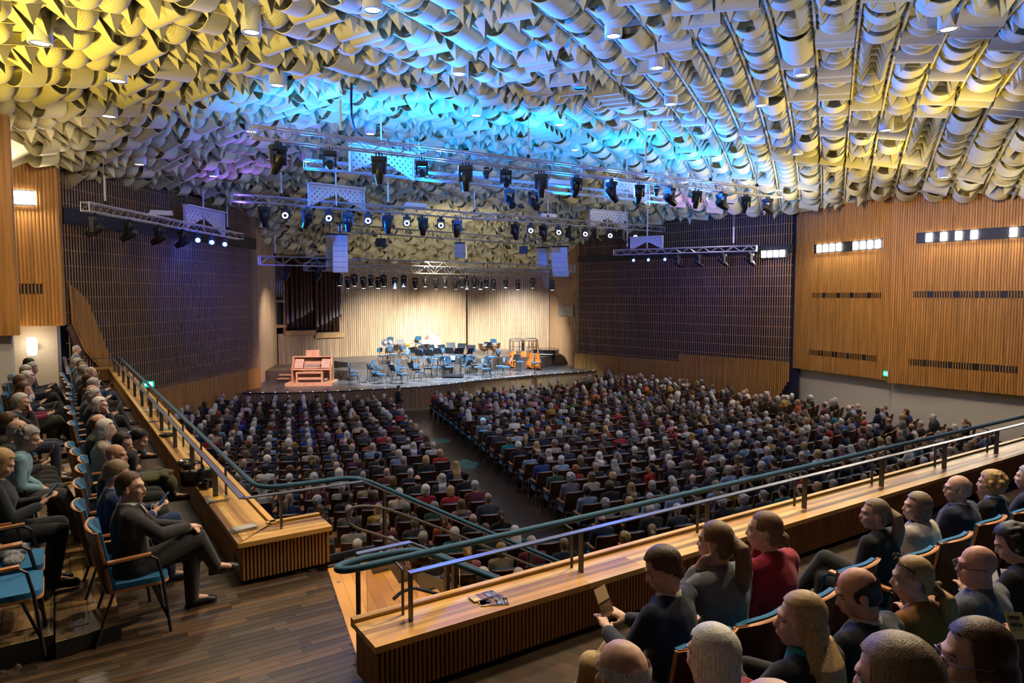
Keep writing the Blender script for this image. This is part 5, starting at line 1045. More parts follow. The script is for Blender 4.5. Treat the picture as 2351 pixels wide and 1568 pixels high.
# ------------------------------------------------------------------ people: figure generator
JOBS = []                                                  # (key, MB, voxel, target tris, smooth, post)
LIB = {}
def job(key, mb, voxel, ratio, post=None): JOBS.append((key, mb, voxel, ratio, post))
def run_jobs():
    tmp = []
    for key, mb, vox, ratio, post in JOBS:
        me = mb.mesh('t'); o = bpy.data.objects.new('t', me); COL.objects.link(o)
        r = o.modifiers.new('r', 'REMESH'); r.mode = 'VOXEL'; r.voxel_size = vox
        s = o.modifiers.new('s', 'SMOOTH'); s.factor = 0.5; s.iterations = 3 if vox < 0.011 else 4
        if ratio < 1: d = o.modifiers.new('d', 'DECIMATE'); d.ratio = ratio
        tmp.append((o, key, post))
    dg = bpy.context.evaluated_depsgraph_get()
    for o, key, post in tmp:
        me = bpy.data.meshes.new_from_object(o.evaluated_get(dg)); me.name = str(key[-1])
        if post:
            bm = bmesh.new(); bm.from_mesh(me); post(bm); bm.to_mesh(me); bm.free()
        me.polygons.foreach_set('use_smooth', [True]*len(me.polygons)); LIB[key] = me
    for o, key, post in tmp: m_ = o.data; bpy.data.objects.remove(o); bpy.data.meshes.remove(m_)
    JOBS.clear()
def cone(mb, a, b, ra, rb, n=10):
    a, b = Vector(a), Vector(b); d = b-a; L = d.length; d.normalize()
    pts = [a-d*ra*0.95, a-d*ra*0.6, a, b, b+d*rb*0.6, b+d*rb*0.95]; mb.tube(pts, [ra*0.3, ra*0.8, ra, rb, rb*0.8, rb*0.3], n)
def loft(mb, secs, n=14):
    """secs: (centre, rx, ry, tilt) stacked along the spine; cross-sections lie across it"""
    vs = []; fs = []
    for c, rx, ry, a in secs:
        for k in range(n): t = 2*math.pi*k/n; vs.append(Vector(c)+Vector((rx*math.cos(t), ry*math.sin(t)*math.cos(a), -ry*math.sin(t)*math.sin(a))))
    for i in range(len(secs)-1):
        for k in range(n): fs.append((i*n+k, i*n+(k+1) % n, (i+1)*n+(k+1) % n, (i+1)*n+k))
    fs += [tuple(range(n-1, -1, -1)), tuple((len(secs)-1)*n+k for k in range(n))]; mb.add(vs, fs)
def ik(s, w, l1, l2, pole):
    d = w-s; L = min(d.length, (l1+l2)*0.995); d.normalize(); a = (l1*l1-l2*l2+L*L)/(2*L); h = math.sqrt(max(0, l1*l1-a*a)); p = Vector(pole); p = p-d*p.dot(d); p.normalize(); return s+d*a+p*h, s+d*L
HANDS = {'lap': (Vector((-0.07, 0.27, 0.60)), Vector((0.07, 0.28, 0.60))), 'phone': (Vector((-0.06, 0.34, 0.78)), Vector((0.07, 0.32, 0.76))), 'book': (Vector((-0.10, 0.36, 0.74)), Vector((0.10, 0.36, 0.74))),
         'chin': (Vector((-0.08, 0.24, 0.62)), Vector((0.07, 0.20, 1.02))), 'knee': (Vector((-0.03, 0.40, 0.765)), Vector((0.05, 0.42, 0.775))), 'cross': (Vector((0.08, 0.22, 0.76)), Vector((-0.08, 0.25, 0.80))), 'arms': (Vector((-0.22, 0.22, 0.68)), Vector((0.22, 0.22, 0.68))), 'face': (Vector((-0.10, 0.15, 1.00)), Vector((0.09, 0.26, 0.62)))}
class Fig: pass
def figure(lean=0.0, yaw=0.0, pitch=0.0, roll=0.0, hands='lap', legs='plain', girth=1.0, sc=1.0, female=False, twist=0.0):
    sc = sc*0.96; F = Fig(); F.lean = lean; F.g = girth; F.female = female; F.sc = sc
    H = Vector((0, 0, 0.53)); u = Vector((0, math.sin(lean), math.cos(lean))); F.H = H; F.u = u
    sw = 0.165 if female else 0.185
    dz = 0.40 if legs == 'stand' else 0.0
    if dz: F.H = H = Vector((0, 0, 0.93))
    F.waist = H+u*0.17; F.chest = H+u*0.32; F.S = H+u*0.455; F.N = F.S+u*0.045
    hd = Vector((0, math.sin(lean+0.22), math.cos(lean+0.22))); F.HC = F.N+hd*0.135
    F.hm = Matrix.Translation(F.HC) @ Euler((pitch, roll, yaw), 'XYZ').to_matrix().to_4x4()
    F.sh = [F.S+Vector((-sw, 0, -0.01)), F.S+Vector((sw, 0, -0.01))]
    F.sw = sw; hp = HANDS[hands] if isinstance(hands, str) else hands
    F.el = []; F.wr = []; F.hdir = []
    for i, s in enumerate((-1, 1)):
        w = hp[i]+Vector((0, -0.08 if dz else 0, dz)); pole = Vector((s*0.55, -0.35, -0.8)); e, w2 = ik(F.sh[i], w, 0.28, 0.25, pole); F.el.append(e); F.wr.append(w2)
        fd = (w2-e).normalized(); F.hdir.append((fd*0.6+Vector((-s*0.45, 0.5, -0.1))).normalized() if hands in ('lap', 'knee') else ((fd+Vector((0, 0.0, 0.5))).normalized() if hands in ('phone', 'book') else fd))
    F.kn = [Vector((-0.12, 0.46, 0.52)), Vector((0.12, 0.46, 0.52))]; F.an = [Vector((-0.12, 0.46, 0.09)), Vector((0.12, 0.47, 0.09))]
    if legs == 'cross': F.kn[1] = Vector((0.0, 0.50, 0.66)); F.an[1] = Vector((-0.16, 0.66, 0.32)); F.kn[0] = Vector((-0.07, 0.46, 0.52))
    elif legs == 'crossl': F.kn[0] = Vector((0.0, 0.50, 0.66)); F.an[0] = Vector((0.16, 0.66, 0.32)); F.kn[1] = Vector((0.07, 0.46, 0.52))
    elif legs == 'out': F.an = [Vector((-0.12, 0.66, 0.09)), Vector((0.13, 0.60, 0.09))]
    elif legs == 'ankle': F.an = [Vector((-0.05, 0.60, 0.09)), Vector((0.05, 0.72, 0.11))]
    elif legs == 'tuck': F.an = [Vector((-0.10, 0.36, 0.09)), Vector((0.10, 0.40, 0.09))]
    elif legs == 'stand':
        F.kn = [Vector((-0.09, 0.02, 0.50)), Vector((0.09, 0.02, 0.50))]; F.an = [Vector((-0.09, 0, 0.09)), Vector((0.09, 0.03, 0.09))]
    return F
def add_torso(mb, F, inf=0.0, top=True):
    g = F.g; a = F.lean; c = lambda t: F.H+F.u*t
    if F.female: S = [(c(-0.10), 0.15, 0.125), (c(0.0), 0.175, 0.135), (c(0.14), 0.135, 0.105), (c(0.22), 0.132, 0.105), (c(0.33), 0.15, 0.125), (c(0.41), 0.155, 0.10), (c(0.455), 0.13, 0.075), (c(0.49), 0.06, 0.055)]
    else: S = [(c(-0.10), 0.15, 0.125), (c(0.0), 0.165, 0.13), (c(0.14), 0.150, 0.120), (c(0.24), 0.155, 0.12), (c(0.34), 0.172, 0.125), (c(0.42), 0.175, 0.105), (c(0.465), 0.14, 0.08), (c(0.50), 0.065, 0.06)]
    loft(mb, [(p, rx*g+inf, ry*g*(1.0 if g < 1.1 else 1.08)+inf, a) for p, rx, ry in S])
    for i in (0, 1):
        cone(mb, F.N+Vector((0, -0.02, -0.03)), F.sh[i]+Vector((0, -0.012, -0.012)), 0.056+inf*0.6, 0.052+inf, 10); cone(mb, F.sh[i]+Vector((0, 0, -0.015)), F.chest.lerp(F.sh[i], 0.75)+Vector((0, 0, -0.09)), 0.056+inf, 0.075+inf, 10)
    if F.female: 
        for s in (-1, 1): mb.ell(c(0.30)+Vector((s*0.07, 0.085, 0)), (0.06+inf, 0.055+inf, 0.06+inf), 10, 6)
def add_arms(mb, F, inf=0.0, hand=True, cut=1.0):
    g = 0.85+0.15*F.g
    for i in (0, 1):
        cone(mb, F.sh[i], F.el[i], (0.050*g+inf), (0.041*g+inf)); w = F.el[i].lerp(F.wr[i], cut); cone(mb, F.el[i], w, (0.041*g+inf), (0.027+inf) if cut >= 1 else 0.032+inf)
def add_hands(mb, F, fine=True, curl=0.9):
    for i, s in enumerate((-1, 1)):
        w = F.wr[i]; f = F.hdir[i]; side = Vector((-s, 0, 0)); side = (side-f*side.dot(f)).normalized(); n = f.cross(side)*s
        if n.z > 0: n = -n
        R = Matrix((side, f, n)).transposed()
        mb.ell(w+f*0.045, (0.040, 0.052, 0.018), 10, 6, R)
        cone(mb, w-f*0.01, w+f*0.03, 0.026, 0.026, 8)
        if fine:
            for k, (off, L) in enumerate(((0.030, 0.062), (0.010, 0.072), (-0.010, 0.068), (-0.029, 0.052))):
                b = w+f*0.088+side*off; d1 = (f*math.cos(curl*0.4)+n*math.sin(curl*0.4)).normalized(); m = b+d1*L*0.55; d2 = (f*math.cos(curl)+n*math.sin(curl)).normalized()
                mb.tube([b-f*0.02, b, m, m+d2*L*0.55], [0.0105, 0.0105, 0.0095, 0.0075], 6)
            b = w+f*0.03+side*0.036; d1 = (f*0.6+side*0.7+n*0.3).normalized(); m = b+d1*0.04; d2 = (f*0.9+side*0.1+n*0.5).normalized(); mb.tube([b-d1*0.02, b, m, m+d2*0.032], [0.013, 0.013, 0.011, 0.008], 6)
        else: mb.ell(w+f*0.10+n*0.015, (0.036, 0.04, 0.016), 8, 5, R)
def add_legs(mb, F, inf=0.0, cut=1.0):
    g = 0.8+0.2*F.g
    for i, s in enumerate((-1, 1)):
        h = F.H+Vector((s*0.09, 0.02, -0.01)); cone(mb, h, F.kn[i], 0.086*g+inf, 0.060*g+inf, 12); a = F.kn[i].lerp(F.an[i], cut); cone(mb, F.kn[i], a, 0.058*g+inf, (0.040+inf) if inf else 0.036, 10)
def foot_dir(F, i):
    d = (F.an[i]-F.kn[i]).normalized(); f = Vector((0, 1, 0)); f = (f-d*f.dot(d)).normalized(); return Vector((f.x, f.y, max(min(f.z, 0.3), -0.5)*0.5)).normalized() if F.an[i].z < 0.15 else (f+Vector((0, 0, -0.35))).normalized()
def add_head(mb, F, fine=True):
    Mh = F.hm; R3 = Mh.to_3x3(); E = lambda c, r, nu=12, nv=8: mb.ell(Mh @ Vector(c), r, nu, nv, R3)
    w = 0.95 if F.female else 1.0
    E((0, -0.012, 0.035), (0.077*w, 0.098, 0.092)); E((0, 0.035, -0.035), (0.060*w, 0.066, 0.088)); E((0, 0.062, -0.092), (0.026*w, 0.026, 0.024), 10, 6); E((0, 0.0, -0.06), (0.060*w, 0.06, 0.06))
    E((0, 0.078, 0.032), (0.050*w, 0.022, 0.016), 10, 6)
    if fine:
        nb = [Mh @ Vector(p) for p in ((0, 0.086, 0.022), (0, 0.102, -0.006), (0, 0.111, -0.022), (0, 0.092, -0.034))]; mb.tube(nb, [0.009, 0.0105, 0.0135, 0.0105], 8)
        E((0, 0.098, -0.054), (0.023, 0.012, 0.0065), 10, 5); E((0, 0.094, -0.066), (0.020, 0.012, 0.0075), 10, 5)
        for s in (-1, 1): E((s*0.038, 0.068, -0.022), (0.024, 0.026, 0.026), 8, 6)
    else: E((0, 0.108, -0.014), (0.013, 0.016, 0.024), 8, 5)
    for s in (-1, 1): E((s*0.078*w, -0.008, -0.008), (0.012, 0.022, 0.034), 8, 6)
    a = F.N-F.u*0.05; b = Mh @ Vector((0, -0.018, -0.05)); cone(mb, a, b, 0.060 if not F.female else 0.05, 0.055 if not F.female else 0.047, 10)
def hair_mb(F, style, seed=0):
    mb = MB(); Mh = F.hm; R3 = Mh.to_3x3(); E = lambda c, r, nu=14, nv=10: mb.ell(Mh @ Vector(c), r, nu, nv, R3); r = random.Random(seed)
    if style in ('short', 'balding', 'crew'): k = 0.006 if style != 'short' else 0.013; E((0, -0.014, 0.038), (0.078+k, 0.099+k, 0.092+k)); E((0, -0.045, -0.02), (0.066+k*0.6, 0.055+k, 0.07))
    elif style == 'bob': E((0, -0.018, 0.040), (0.096, 0.112, 0.104)); E((0, -0.04, -0.03), (0.092, 0.082, 0.085)); E((0, -0.055, -0.07), (0.075, 0.058, 0.06)); [E((s*0.07, 0.01, -0.02), (0.026, 0.05, 0.08)) for s in (-1, 1)]
    elif style == 'curly':
        E((0, -0.018, 0.045), (0.098, 0.115, 0.105)); E((0, -0.05, -0.02), (0.092, 0.08, 0.08))
        for _ in range(46): t, p_ = r.uniform(0, 6.28), r.uniform(-0.5, 1.4); E((0.095*math.cos(t)*math.cos(p_), -0.03+0.105*math.sin(t)*math.cos(p_), 0.03+0.10*math.sin(p_)), (0.024, 0.024, 0.024), 6, 4)
    elif style in ('long', 'wavy'):
        E((0, -0.018, 0.040), (0.092, 0.108, 0.102)); E((0, -0.05, -0.04), (0.090, 0.075, 0.09))
        b = Mh @ Vector((0, -0.075, -0.08)); bk = Vector((0, -0.095 if F.lean < 0.3 else -0.04, 0)); 
        loft(mb, [(b, 0.088, 0.05, 0), (F.S+bk+Vector((0, -0.015, 0.03)), 0.095, 0.045, 0), (F.chest+bk+Vector((0, -0.03, 0.02)), 0.10, 0.04, 0), (F.chest+bk+Vector((0, -0.035, -0.12)), 0.07, 0.03, 0), (F.chest+bk+Vector((0, -0.035, -0.17)), 0.03, 0.015, 0)], 14)
        for s in (-1, 1): loft(mb, [(Mh @ Vector((s*0.075, -0.02, 0.0)), 0.028, 0.055, 0), (Mh @ Vector((s*0.085, -0.035, -0.10)), 0.03, 0.05, 0), (F.S+Vector((s*0.085, -0.05, 0.0)), 0.028, 0.035, 0)], 8)
        if style == 'wavy':
            for _ in range(40): q = F.S.lerp(F.chest, r.uniform(-0.4, 1.2))+bk+Vector((r.uniform(-0.09, 0.09), r.uniform(-0.05, 0.0), 0)); mb.ell(q, (0.026, 0.024, 0.04), 6, 4)
    elif style in ('ponytail', 'lowpony', 'bun'):
        E((0, -0.014, 0.038), (0.083, 0.104, 0.097)); E((0, -0.05, -0.02), (0.075, 0.06, 0.07))
        if style == 'bun': E((0, -0.11, -0.03), (0.045, 0.036, 0.042), 10, 7); [E((r.uniform(-0.04, 0.04), -0.12+r.uniform(-0.02, 0.01), -0.03+r.uniform(-0.04, 0.04)), (0.018, 0.016, 0.018), 6, 4) for _ in range(12)]
        else:
            z0 = 0.03 if style == 'ponytail' else -0.07; L = 0.33 if style == 'ponytail' else 0.20; b = Mh @ Vector((0, -0.115, z0)); E((0, -0.112, z0), (0.03, 0.03, 0.03), 8, 6)
            pts = [b, b+Vector((0, -0.05, -0.03)), b+Vector((0.005, -0.065, -L*0.4)), b+Vector((0.0, -0.055, -L*0.75)), b+Vector((0.01, -0.045, -L))]; mb.tube(pts, [0.028, 0.044, 0.05, 0.042, 0.012], 10)
    return mb
def hair_post(F, style):
    inv = F.hm.inverted()
    def post(bm):
        kill = []
        for v in bm.verts:
            p = inv @ v.co
            if p.y > 0.115 or p.length > 0.17: 
                continue
            if style == 'balding': cut = (p.z > 0.068-0.25*max(0, p.y+0.02)) or (p.y > 0.035) or (p.z < -0.062)
            elif style in ('short', 'crew'): cut = (p.y > 0.048 and p.z < 0.086-(0.1-p.y)*0.18) or (p.z < -0.01+(p.y+0.02)*0.9 and p.y > -0.06) or p.z < -0.075
            elif style in ('bob', 'curly', 'long', 'wavy'): cut = (p.y > 0.042 and p.z < 0.082 and abs(p.x) < 0.2)
            else: cut = (p.y > 0.045 and p.z < 0.085) or (p.y > -0.035 and p.z < 0.012) or (p.z < -0.085 and p.y > -0.075)
            if cut: kill.append(v)
        bmesh.ops.delete(bm, geom=kill, context='VERTS')
        for _ in range(3):
            bd = [v for v in bm.verts if v.is_boundary]
            if bd: bmesh.ops.smooth_vert(bm, verts=bd, factor=0.5, use_axis_x=True, use_axis_y=True, use_axis_z=True)
    return post
def shoe_mb(F, i):
    mb = MB(); a = F.an[i]; f = foot_dir(F, i); up = (F.kn[i]-a).normalized(); up = (up-f*up.dot(f)).normalized(); s = f.cross(up); c = a-up*0.045+f*0.06
    R = Matrix((s, f, up)).transposed(); mb.ell(c+f*0.01, (0.045, 0.135, 0.038), 12, 8, R); mb.ell(c+f*0.085-up*0.004, (0.046, 0.065, 0.030), 10, 6, R); cone(mb, a-up*0.02, a+up*0.05, 0.045, 0.043, 10); mb.hexa([c+s*x+f*y+up*z for z in (-0.046, -0.034) for x, y in ((-0.042, -0.12), (0.042, -0.12), (0.040, 0.145), (-0.040, 0.145))]); return mb
# materials driven by each object's colour
M['skin'] = objcol_mat('skin', 0.5, attr=None, var=0.10, scale=(24, 24, 24)); M['hair'] = objcol_mat('hair', 0.38, var=0.5, scale=(260, 260, 8), bump=0.35); M['cloth'] = objcol_mat('cloth', 0.85, sheen=0.15, var=0.14, scale=(16, 16, 12), bump=0.35); M['knit'] = objcol_mat('knit', 0.9, sheen=0.2, var=0.30, scale=(150, 150, 150), bump=0.5); M['leather'] = objcol_mat('leather', 0.35, var=0.15, scale=(20, 20, 20))
M['pattern'] = objcol_mat('patterned_cloth', 0.85, var=0.9, scale=(26, 26, 26))
SKIN = [(0.56, 0.33, 0.23), (0.62, 0.38, 0.28), (0.50, 0.28, 0.19), (0.66, 0.42, 0.32), (0.58, 0.30, 0.22)]
HAIRC = {'white': (0.62, 0.59, 0.54), 'grey': (0.30, 0.28, 0.26), 'silver': (0.45, 0.43, 0.41), 'dark': (0.020, 0.014, 0.011), 'brown': (0.075, 0.040, 0.020), 'lightbrown': (0.16, 0.095, 0.045), 'blonde': (0.42, 0.27, 0.11), 'ash': (0.22, 0.16, 0.10), 'red': (0.20, 0.065, 0.02), 'black': (0.008, 0.007, 0.007)}
def col(o, c): o.color = (*c, 1); return o
# the chair used in stalls and balcony
M['ply'] = mat('dark_stained_ply', (0.055, 0.022, 0.011), 0.38, var=0.3, scale=(6, 6, 1.5)); M['plyedge'] = mat('beech_edge', (0.46, 0.19, 0.065), 0.45, var=0.15, scale=(8, 8, 8)); M['seatblue'] = mat('blue_seat_cloth', (0.004, 0.125, 0.30), 0.85, var=0.15, scale=(60, 60, 60), sheen=0.1)
def shell(mb, y0, y1, w, z0, z1, yb, yt, curve, n=8):
    vs = []
    for z, y in ((z0, yb), ((z0+z1)/2, (yb+yt)/2-0.01), (z1, yt)):
        for i in range(n+1): t = -1+2*i/n; vs.append((t*w/2*(1-(0.06*((z-z0)/(z1-z0)))), y+y0+curve*t*t, z-(0.025*t*t*t*t if z == z1 else 0)))
    m = len(vs); vs += [(x, y+(y1-y0), z) for x, y, z in vs]; N = n+1; fs = []
    for r in range(2):
        for i in range(n): a = r*N+i; fs += [(a, a+1, a+N+1, a+N), (m+a, m+a+N, m+a+N+1, m+a+1)]
    for i in range(n): fs += [(i, m+i, m+i+1, i+1), (2*N+i, 2*N+i+1, m+2*N+i+1, m+2*N+i)]
    for r in range(2): fs += [(r*N, (r+1)*N, m+(r+1)*N, m+r*N), (r*N+n, m+r*N+n, m+(r+1)*N+n, (r+1)*N+n)]
    mb.add(vs, fs)
def hall_chair():
    e = empty('upholstered_chair')
    k = MB(); shell(k, -0.012, 0.0, 0.47, 0.40, 0.90, -0.18, -0.27, 0.05); k.obj('backrest', M['ply'], e, True); autosmooth(e.children[-1])
    b = e.children[-1]
    k = MB(); shell(k, -0.016, 0.004, 0.478, 0.893, 0.905, -0.268, -0.270, 0.05); k.obj('wood_edge', M['plyedge'], b)
    for s in (-1, 1): k = MB(); k.bar((s*0.237, -0.135, 0.41), (s*0.226, -0.22, 0.89), 0.012, 0.02); k.obj('wood_edge', M['plyedge'], b)
    k = MB(); shell(k, 0.002, 0.032, 0.45, 0.43, 0.915, -0.18, -0.27, 0.05); o = k.obj('back_cushion', M['seatblue'], e); autosmooth(o)
    k = MB(); k.prism(roundrect(0.47, 0.46, 0.08), 0.40, 0.418); k.xf(Matrix.Translation((0, 0.04, 0))); o = k.obj('seat_shell', M['plyedge'], e)
    k = MB(); k.prism(roundrect(0.46, 0.45, 0.08), 0.42, 0.462); k.xf(Matrix.Translation((0, 0.04, 0))); o = k.obj('seat', M['seatblue'], e); autosmooth(o)
    for s in (-1, 1):
        k = MB(); k.tube(smooth_path([(s*0.255, 0.26, 0.0), (s*0.255, 0.20, 0.60), (s*0.255, 0.12, 0.66), (s*0.255, -0.16, 0.64), (s*0.255, -0.20, 0.60), (s*0.25, -0.16, 0.42)], 1), 0.012, 7); fr = k.obj('arm_frame', M['chairmetal'], e)
        k = MB(); k.bar((s*0.255, 0.14, 0.668), (s*0.255, -0.16, 0.655), 0.045, 0.018); k.obj('armrest', M['plyedge'], e)
        k = MB(); k.tube([(s*0.22, -0.12, 0.41), (s*0.235, -0.26, 0.0)], 0.012, 6); k.obj('leg', M['chairmetal'], e)
        k = MB(); k.tube([(s*0.225, 0.14, 0.41), (s*0.245, 0.245, 0.12)], 0.010, 6); k.obj('leg', M['chairmetal'], e)
    return e
CHAIR0 = hall_chair(); CH_USED = []
def put_chair(loc, rz, label, group, scale=1.0):
    o = copy_tree(CHAIR0) if CH_USED else CHAIR0; CH_USED.append(1)
    o.location = loc; o.rotation_euler = (0, 0, rz); tag(o, label, 'chair', group); return o
# ------------------------------------------------------------------ people and chairs on the balcony
RZL = math.atan2(NL.y, NL.x)-math.pi/2; RZR = math.atan2(NR.y, NR.x)-math.pi/2
tierR = []
for n1, zz, lb in ((-1.72, ZB+0.2, 'first seating step of the rear balcony'), (-2.66, ZB+0.4, 'second seating step of the rear balcony')):
    k = MB(); q = [Rq(-1.25, n1), Rq(14, n1), Rq(14, n1-3.0), Rq(-1.25, n1-3.0)]; k.prism([(p.x, p.y) for p in q], ZB, zz); struct(k.obj('floor_tier_right', M['balc_floor']), lb)
PEOPLE = []
def person(side, px, py, zf, fig, hair, top, trousers, label, skin=1, topmat='cloth', collar=None, shoes=(0.02, 0.02, 0.022), fine=True, glasses=None, drz=0.0, extra=None, chair=True, group=None, sleeves=1.0, vest=None):
    PEOPLE.append(dict(side=side, px=px, py=py, zf=zf, fig=fig, hair=hair, top=top, trousers=trousers, label=label, skin=skin, topmat=topmat, collar=collar, shoes=shoes, fine=fine, glasses=glasses, drz=drz, extra=extra, chair=chair, group=group, sleeves=sleeves))
BLK, NVY, CHC, DRK = (0.012, 0.012, 0.014), (0.010, 0.016, 0.045), (0.030, 0.030, 0.034), (0.018, 0.016, 0.016)
# -- rear balcony, front row
Z1, Z2, Z3 = ZB, ZB+0.2, ZB+0.4
gR = 'people in the rear balcony rows'
person('R', 1500, 1258, Z1, dict(lean=0.05, yaw=0.55, pitch=-0.45, hands='book', legs='ankle', sc=0.97), ('short', 'brown'), (0.012, 0.018, 0.040), (0.52, 0.36, 0.17), 'boy in navy jumper and beige trousers reading a booklet beside the parapet', 3, collar=(0.7, 0.62, 0.5), shoes=(0.015, 0.02, 0.03), group=gR, drz=0.25)
person('R', 1650, 1192, Z1, dict(lean=0.12, yaw=0.30, pitch=-0.08, hands='face', legs='plain', female=True), ('ponytail', 'lightbrown'), (0.16, 0.17, 0.185), (0.02, 0.03, 0.06), 'woman with long light brown ponytail in grey knitted jumper', 1, topmat='knit', group=gR)
person('R', 1742, 1178, Z1, dict(lean=0.14, yaw=0.45, pitch=-0.05, hands='chin', female=True), ('bun', 'lightbrown'), (0.30, 0.006, 0.022), BLK, 'woman with low bun wearing a bright red coat', 1, group=gR)
person('R', 2003, 1144, Z1, dict(lean=0.10, yaw=0.75, pitch=-0.05, hands='lap', legs='cross', female=True), ('ponytail', 'ash'), BLK, BLK, 'young woman with blonde ponytail and earring in black jacket', 1, group=gR, extra='earring')
person('R', 2100, 1130, Z1, dict(lean=0.03, yaw=0.80, pitch=0.0, hands='lap', female=True), ('bob', 'ash'), (0.52, 0.46, 0.39), DRK, 'woman with short light brown hair and cream fringed shawl', 3, topmat='knit', group=gR, extra='fringe')
person('R', 2183, 1088, Z1, dict(lean=-0.02, yaw=0.70, pitch=-0.05, hands='lap', girth=1.15, sc=1.04), ('balding', 'silver'), (0.010, 0.014, 0.040), DRK, 'bald man with glasses and white hair fringe in navy blazer', 1, collar=(0.32, 0.40, 0.58), glasses=(0.03, 0.03, 0.03), group=gR)
person('R', 2268, 1080, Z1, dict(lean=0.0, yaw=0.25, pitch=-0.05, hands='lap', female=True), ('curly', 'blonde'), (0.014, 0.014, 0.016), DRK, 'woman with curly blonde hair in black jumper over pale blue collar', 1, collar=(0.34, 0.40, 0.52), group=gR)
person('R', 2395, 1075, Z1, dict(lean=0.05, yaw=0.2, hands='book'), ('short', 'grey'), NVY, DRK, 'person at the right edge with only hands and dark sleeves in view', 3, group=gR)
# -- rear balcony, second row
person('R', 1430, 1447, Z2, dict(lean=0.02, yaw=0.0, pitch=-0.12, hands='lap', girth=1.15), ('balding', 'white'), (0.28, 0.14, 0.06), DRK, 'bald man in tan jacket seen from behind at the bottom', 0, collar=(0.5, 0.38, 0.28), group=gR)
person('R', 1592, 1436, Z2, dict(lean=0.05, yaw=0.15, pitch=-0.1, hands='lap', female=True), ('bob', 'white'), (0.20, 0.006, 0.012), DRK, 'woman with straight white bob in dark red coat at the bottom', 3, group=gR)
person('R', 1833, 1350, Z2, dict(lean=0.06, yaw=0.80, pitch=-0.05, hands='knee', female=True, legs='plain'), ('long', 'blonde'), BLK, BLK, 'woman with long straight blonde hair, black top and teal scarf', 3, group=gR, extra='scarf')
person('R', 1938, 1313, Z2, dict(lean=0.15, yaw=0.75, pitch=-0.40, hands='phone', girth=1.1, sc=1.03), ('balding', 'dark'), (0.012, 0.014, 0.022), DRK, 'balding dark-haired man in dark blue jacket looking down', 4, collar=(0.5, 0.42, 0.36), group=gR)
person('R', 2095, 1270, Z2, dict(lean=0.12, yaw=0.62, pitch=-0.15, hands='phone', female=True), ('lowpony', 'blonde'), (0.30, 0.125, 0.020), DRK, 'woman in mustard brown coat with sunglasses on tied blonde hair', 3, group=gR, extra='shades')
person('R', 2245, 1262, Z2, dict(lean=0.02, yaw=0.70, pitch=-0.08, hands='book', girth=1.1), ('crew', 'ash'), (0.10, 0.11, 0.125), (0.25, 0.24, 0.22), 'bald man with dark glasses in grey wool coat', 4, topmat='knit', glasses=(0.01, 0.01, 0.01), group=gR, extra='bald')
person('R', 2338, 1215, Z2, dict(lean=0.20, yaw=0.5, pitch=-0.45, hands='book', female=True), ('curly', 'dark'), BLK, BLK, 'dark curly-haired woman in black bent over a programme at the right edge', 1, group=gR)
# -- rear balcony, third row (heads at the lower edge)
person('R', 1120, 1515, Z3, dict(lean=0.0, yaw=0.0, pitch=-0.1, hands='lap', female=True), ('curly', 'grey'), DRK, BLK, 'grey-haired person whose crown shows at the lower edge below the parapet bench', 1, group=gR)
person('R', 1850, 1538, Z3, dict(lean=0.0, yaw=0.2, pitch=-0.2, hands='lap'), ('balding', 'white'), CHC, BLK, 'bald crown showing at the lower edge below the long blonde hair', 3, group=gR, extra='bald')
person('R', 2062, 1522, Z3, dict(lean=0.0, yaw=0.2, pitch=-0.2, hands='lap', female=True), ('bob', 'ash'), CHC, BLK, 'grey-blonde crown showing at the lower edge below the mustard coat', 1, group=gR)
person('R', 2305, 1452, Z3, dict(lean=0.0, yaw=0.75, pitch=-0.1, hands='lap', female=True), ('long', 'brown'), DRK, BLK, 'brown-haired woman with glasses in the lower right corner', 1, glasses=(0.25, 0.2, 0.4), group=gR)
# -- left gallery, front row
gL = 'people in the left gallery rows'
person('L', 312, 1083, ZB, dict(lean=-0.02, yaw=-0.45, pitch=0.0, hands='knee', legs='cross', sc=1.03), ('short', 'brown'), (0.022, 0.022, 0.025), (0.022, 0.022, 0.025), 'man with glasses and moustache in black suit with dark red tie', 1, collar=(0.75, 0.75, 0.75), glasses=(0.02, 0.02, 0.02), group=gL, extra='suit')
person('L', 268, 1060, ZB, dict(lean=0.02, yaw=-0.15, pitch=-0.35, hands='phone', legs='cross'), ('short', 'ash'), (0.012, 0.028, 0.095), (0.012, 0.028, 0.095), 'fair-haired man in bright blue suit holding a phone', 3, collar=(0.7, 0.7, 0.7), group=gL, extra='cuffs')
person('L', 262, 1020, ZB, dict(lean=0.06, yaw=-0.5, pitch=0.0, hands='lap'), ('crew', 'dark'), (0.016, 0.014, 0.016), BLK, 'man with shaved brown head in dark jacket', 2, group=gL, extra='bald')
person('L', 337, 980, ZB, dict(lean=0.45, yaw=-0.35, pitch=-0.45, hands='cross', legs='cross'), ('short', 'black'), (0.014, 0.016, 0.026), (0.05, 0.05, 0.052), 'black-haired man in dark suit leaning forward with folded arms', 1, collar=(0.7, 0.66, 0.6), group=gL)
person('L', 284, 980, ZB, dict(lean=0.18, yaw=-0.6, pitch=-0.2, hands='lap', female=True), ('bob', 'dark'), BLK, BLK, 'woman with dark brown hair half hidden beside the leaning man', 1, group=gL, fine=False)
person('L', 246, 970, ZB, dict(lean=0.06, yaw=-0.1, pitch=-0.1, hands='lap', female=True), ('bob', 'white'), (0.42, 0.36, 0.28), DRK, 'woman with thick white-blonde bob in beige jumper', 3, topmat='knit', group=gL, fine=False)
person('L', 221, 962, ZB, dict(lean=0.05, yaw=-0.2, pitch=-0.1), ('balding', 'brown'), DRK, BLK, 'balding brown-haired man in black behind the beige jumper', 1, group=gL, fine=False)
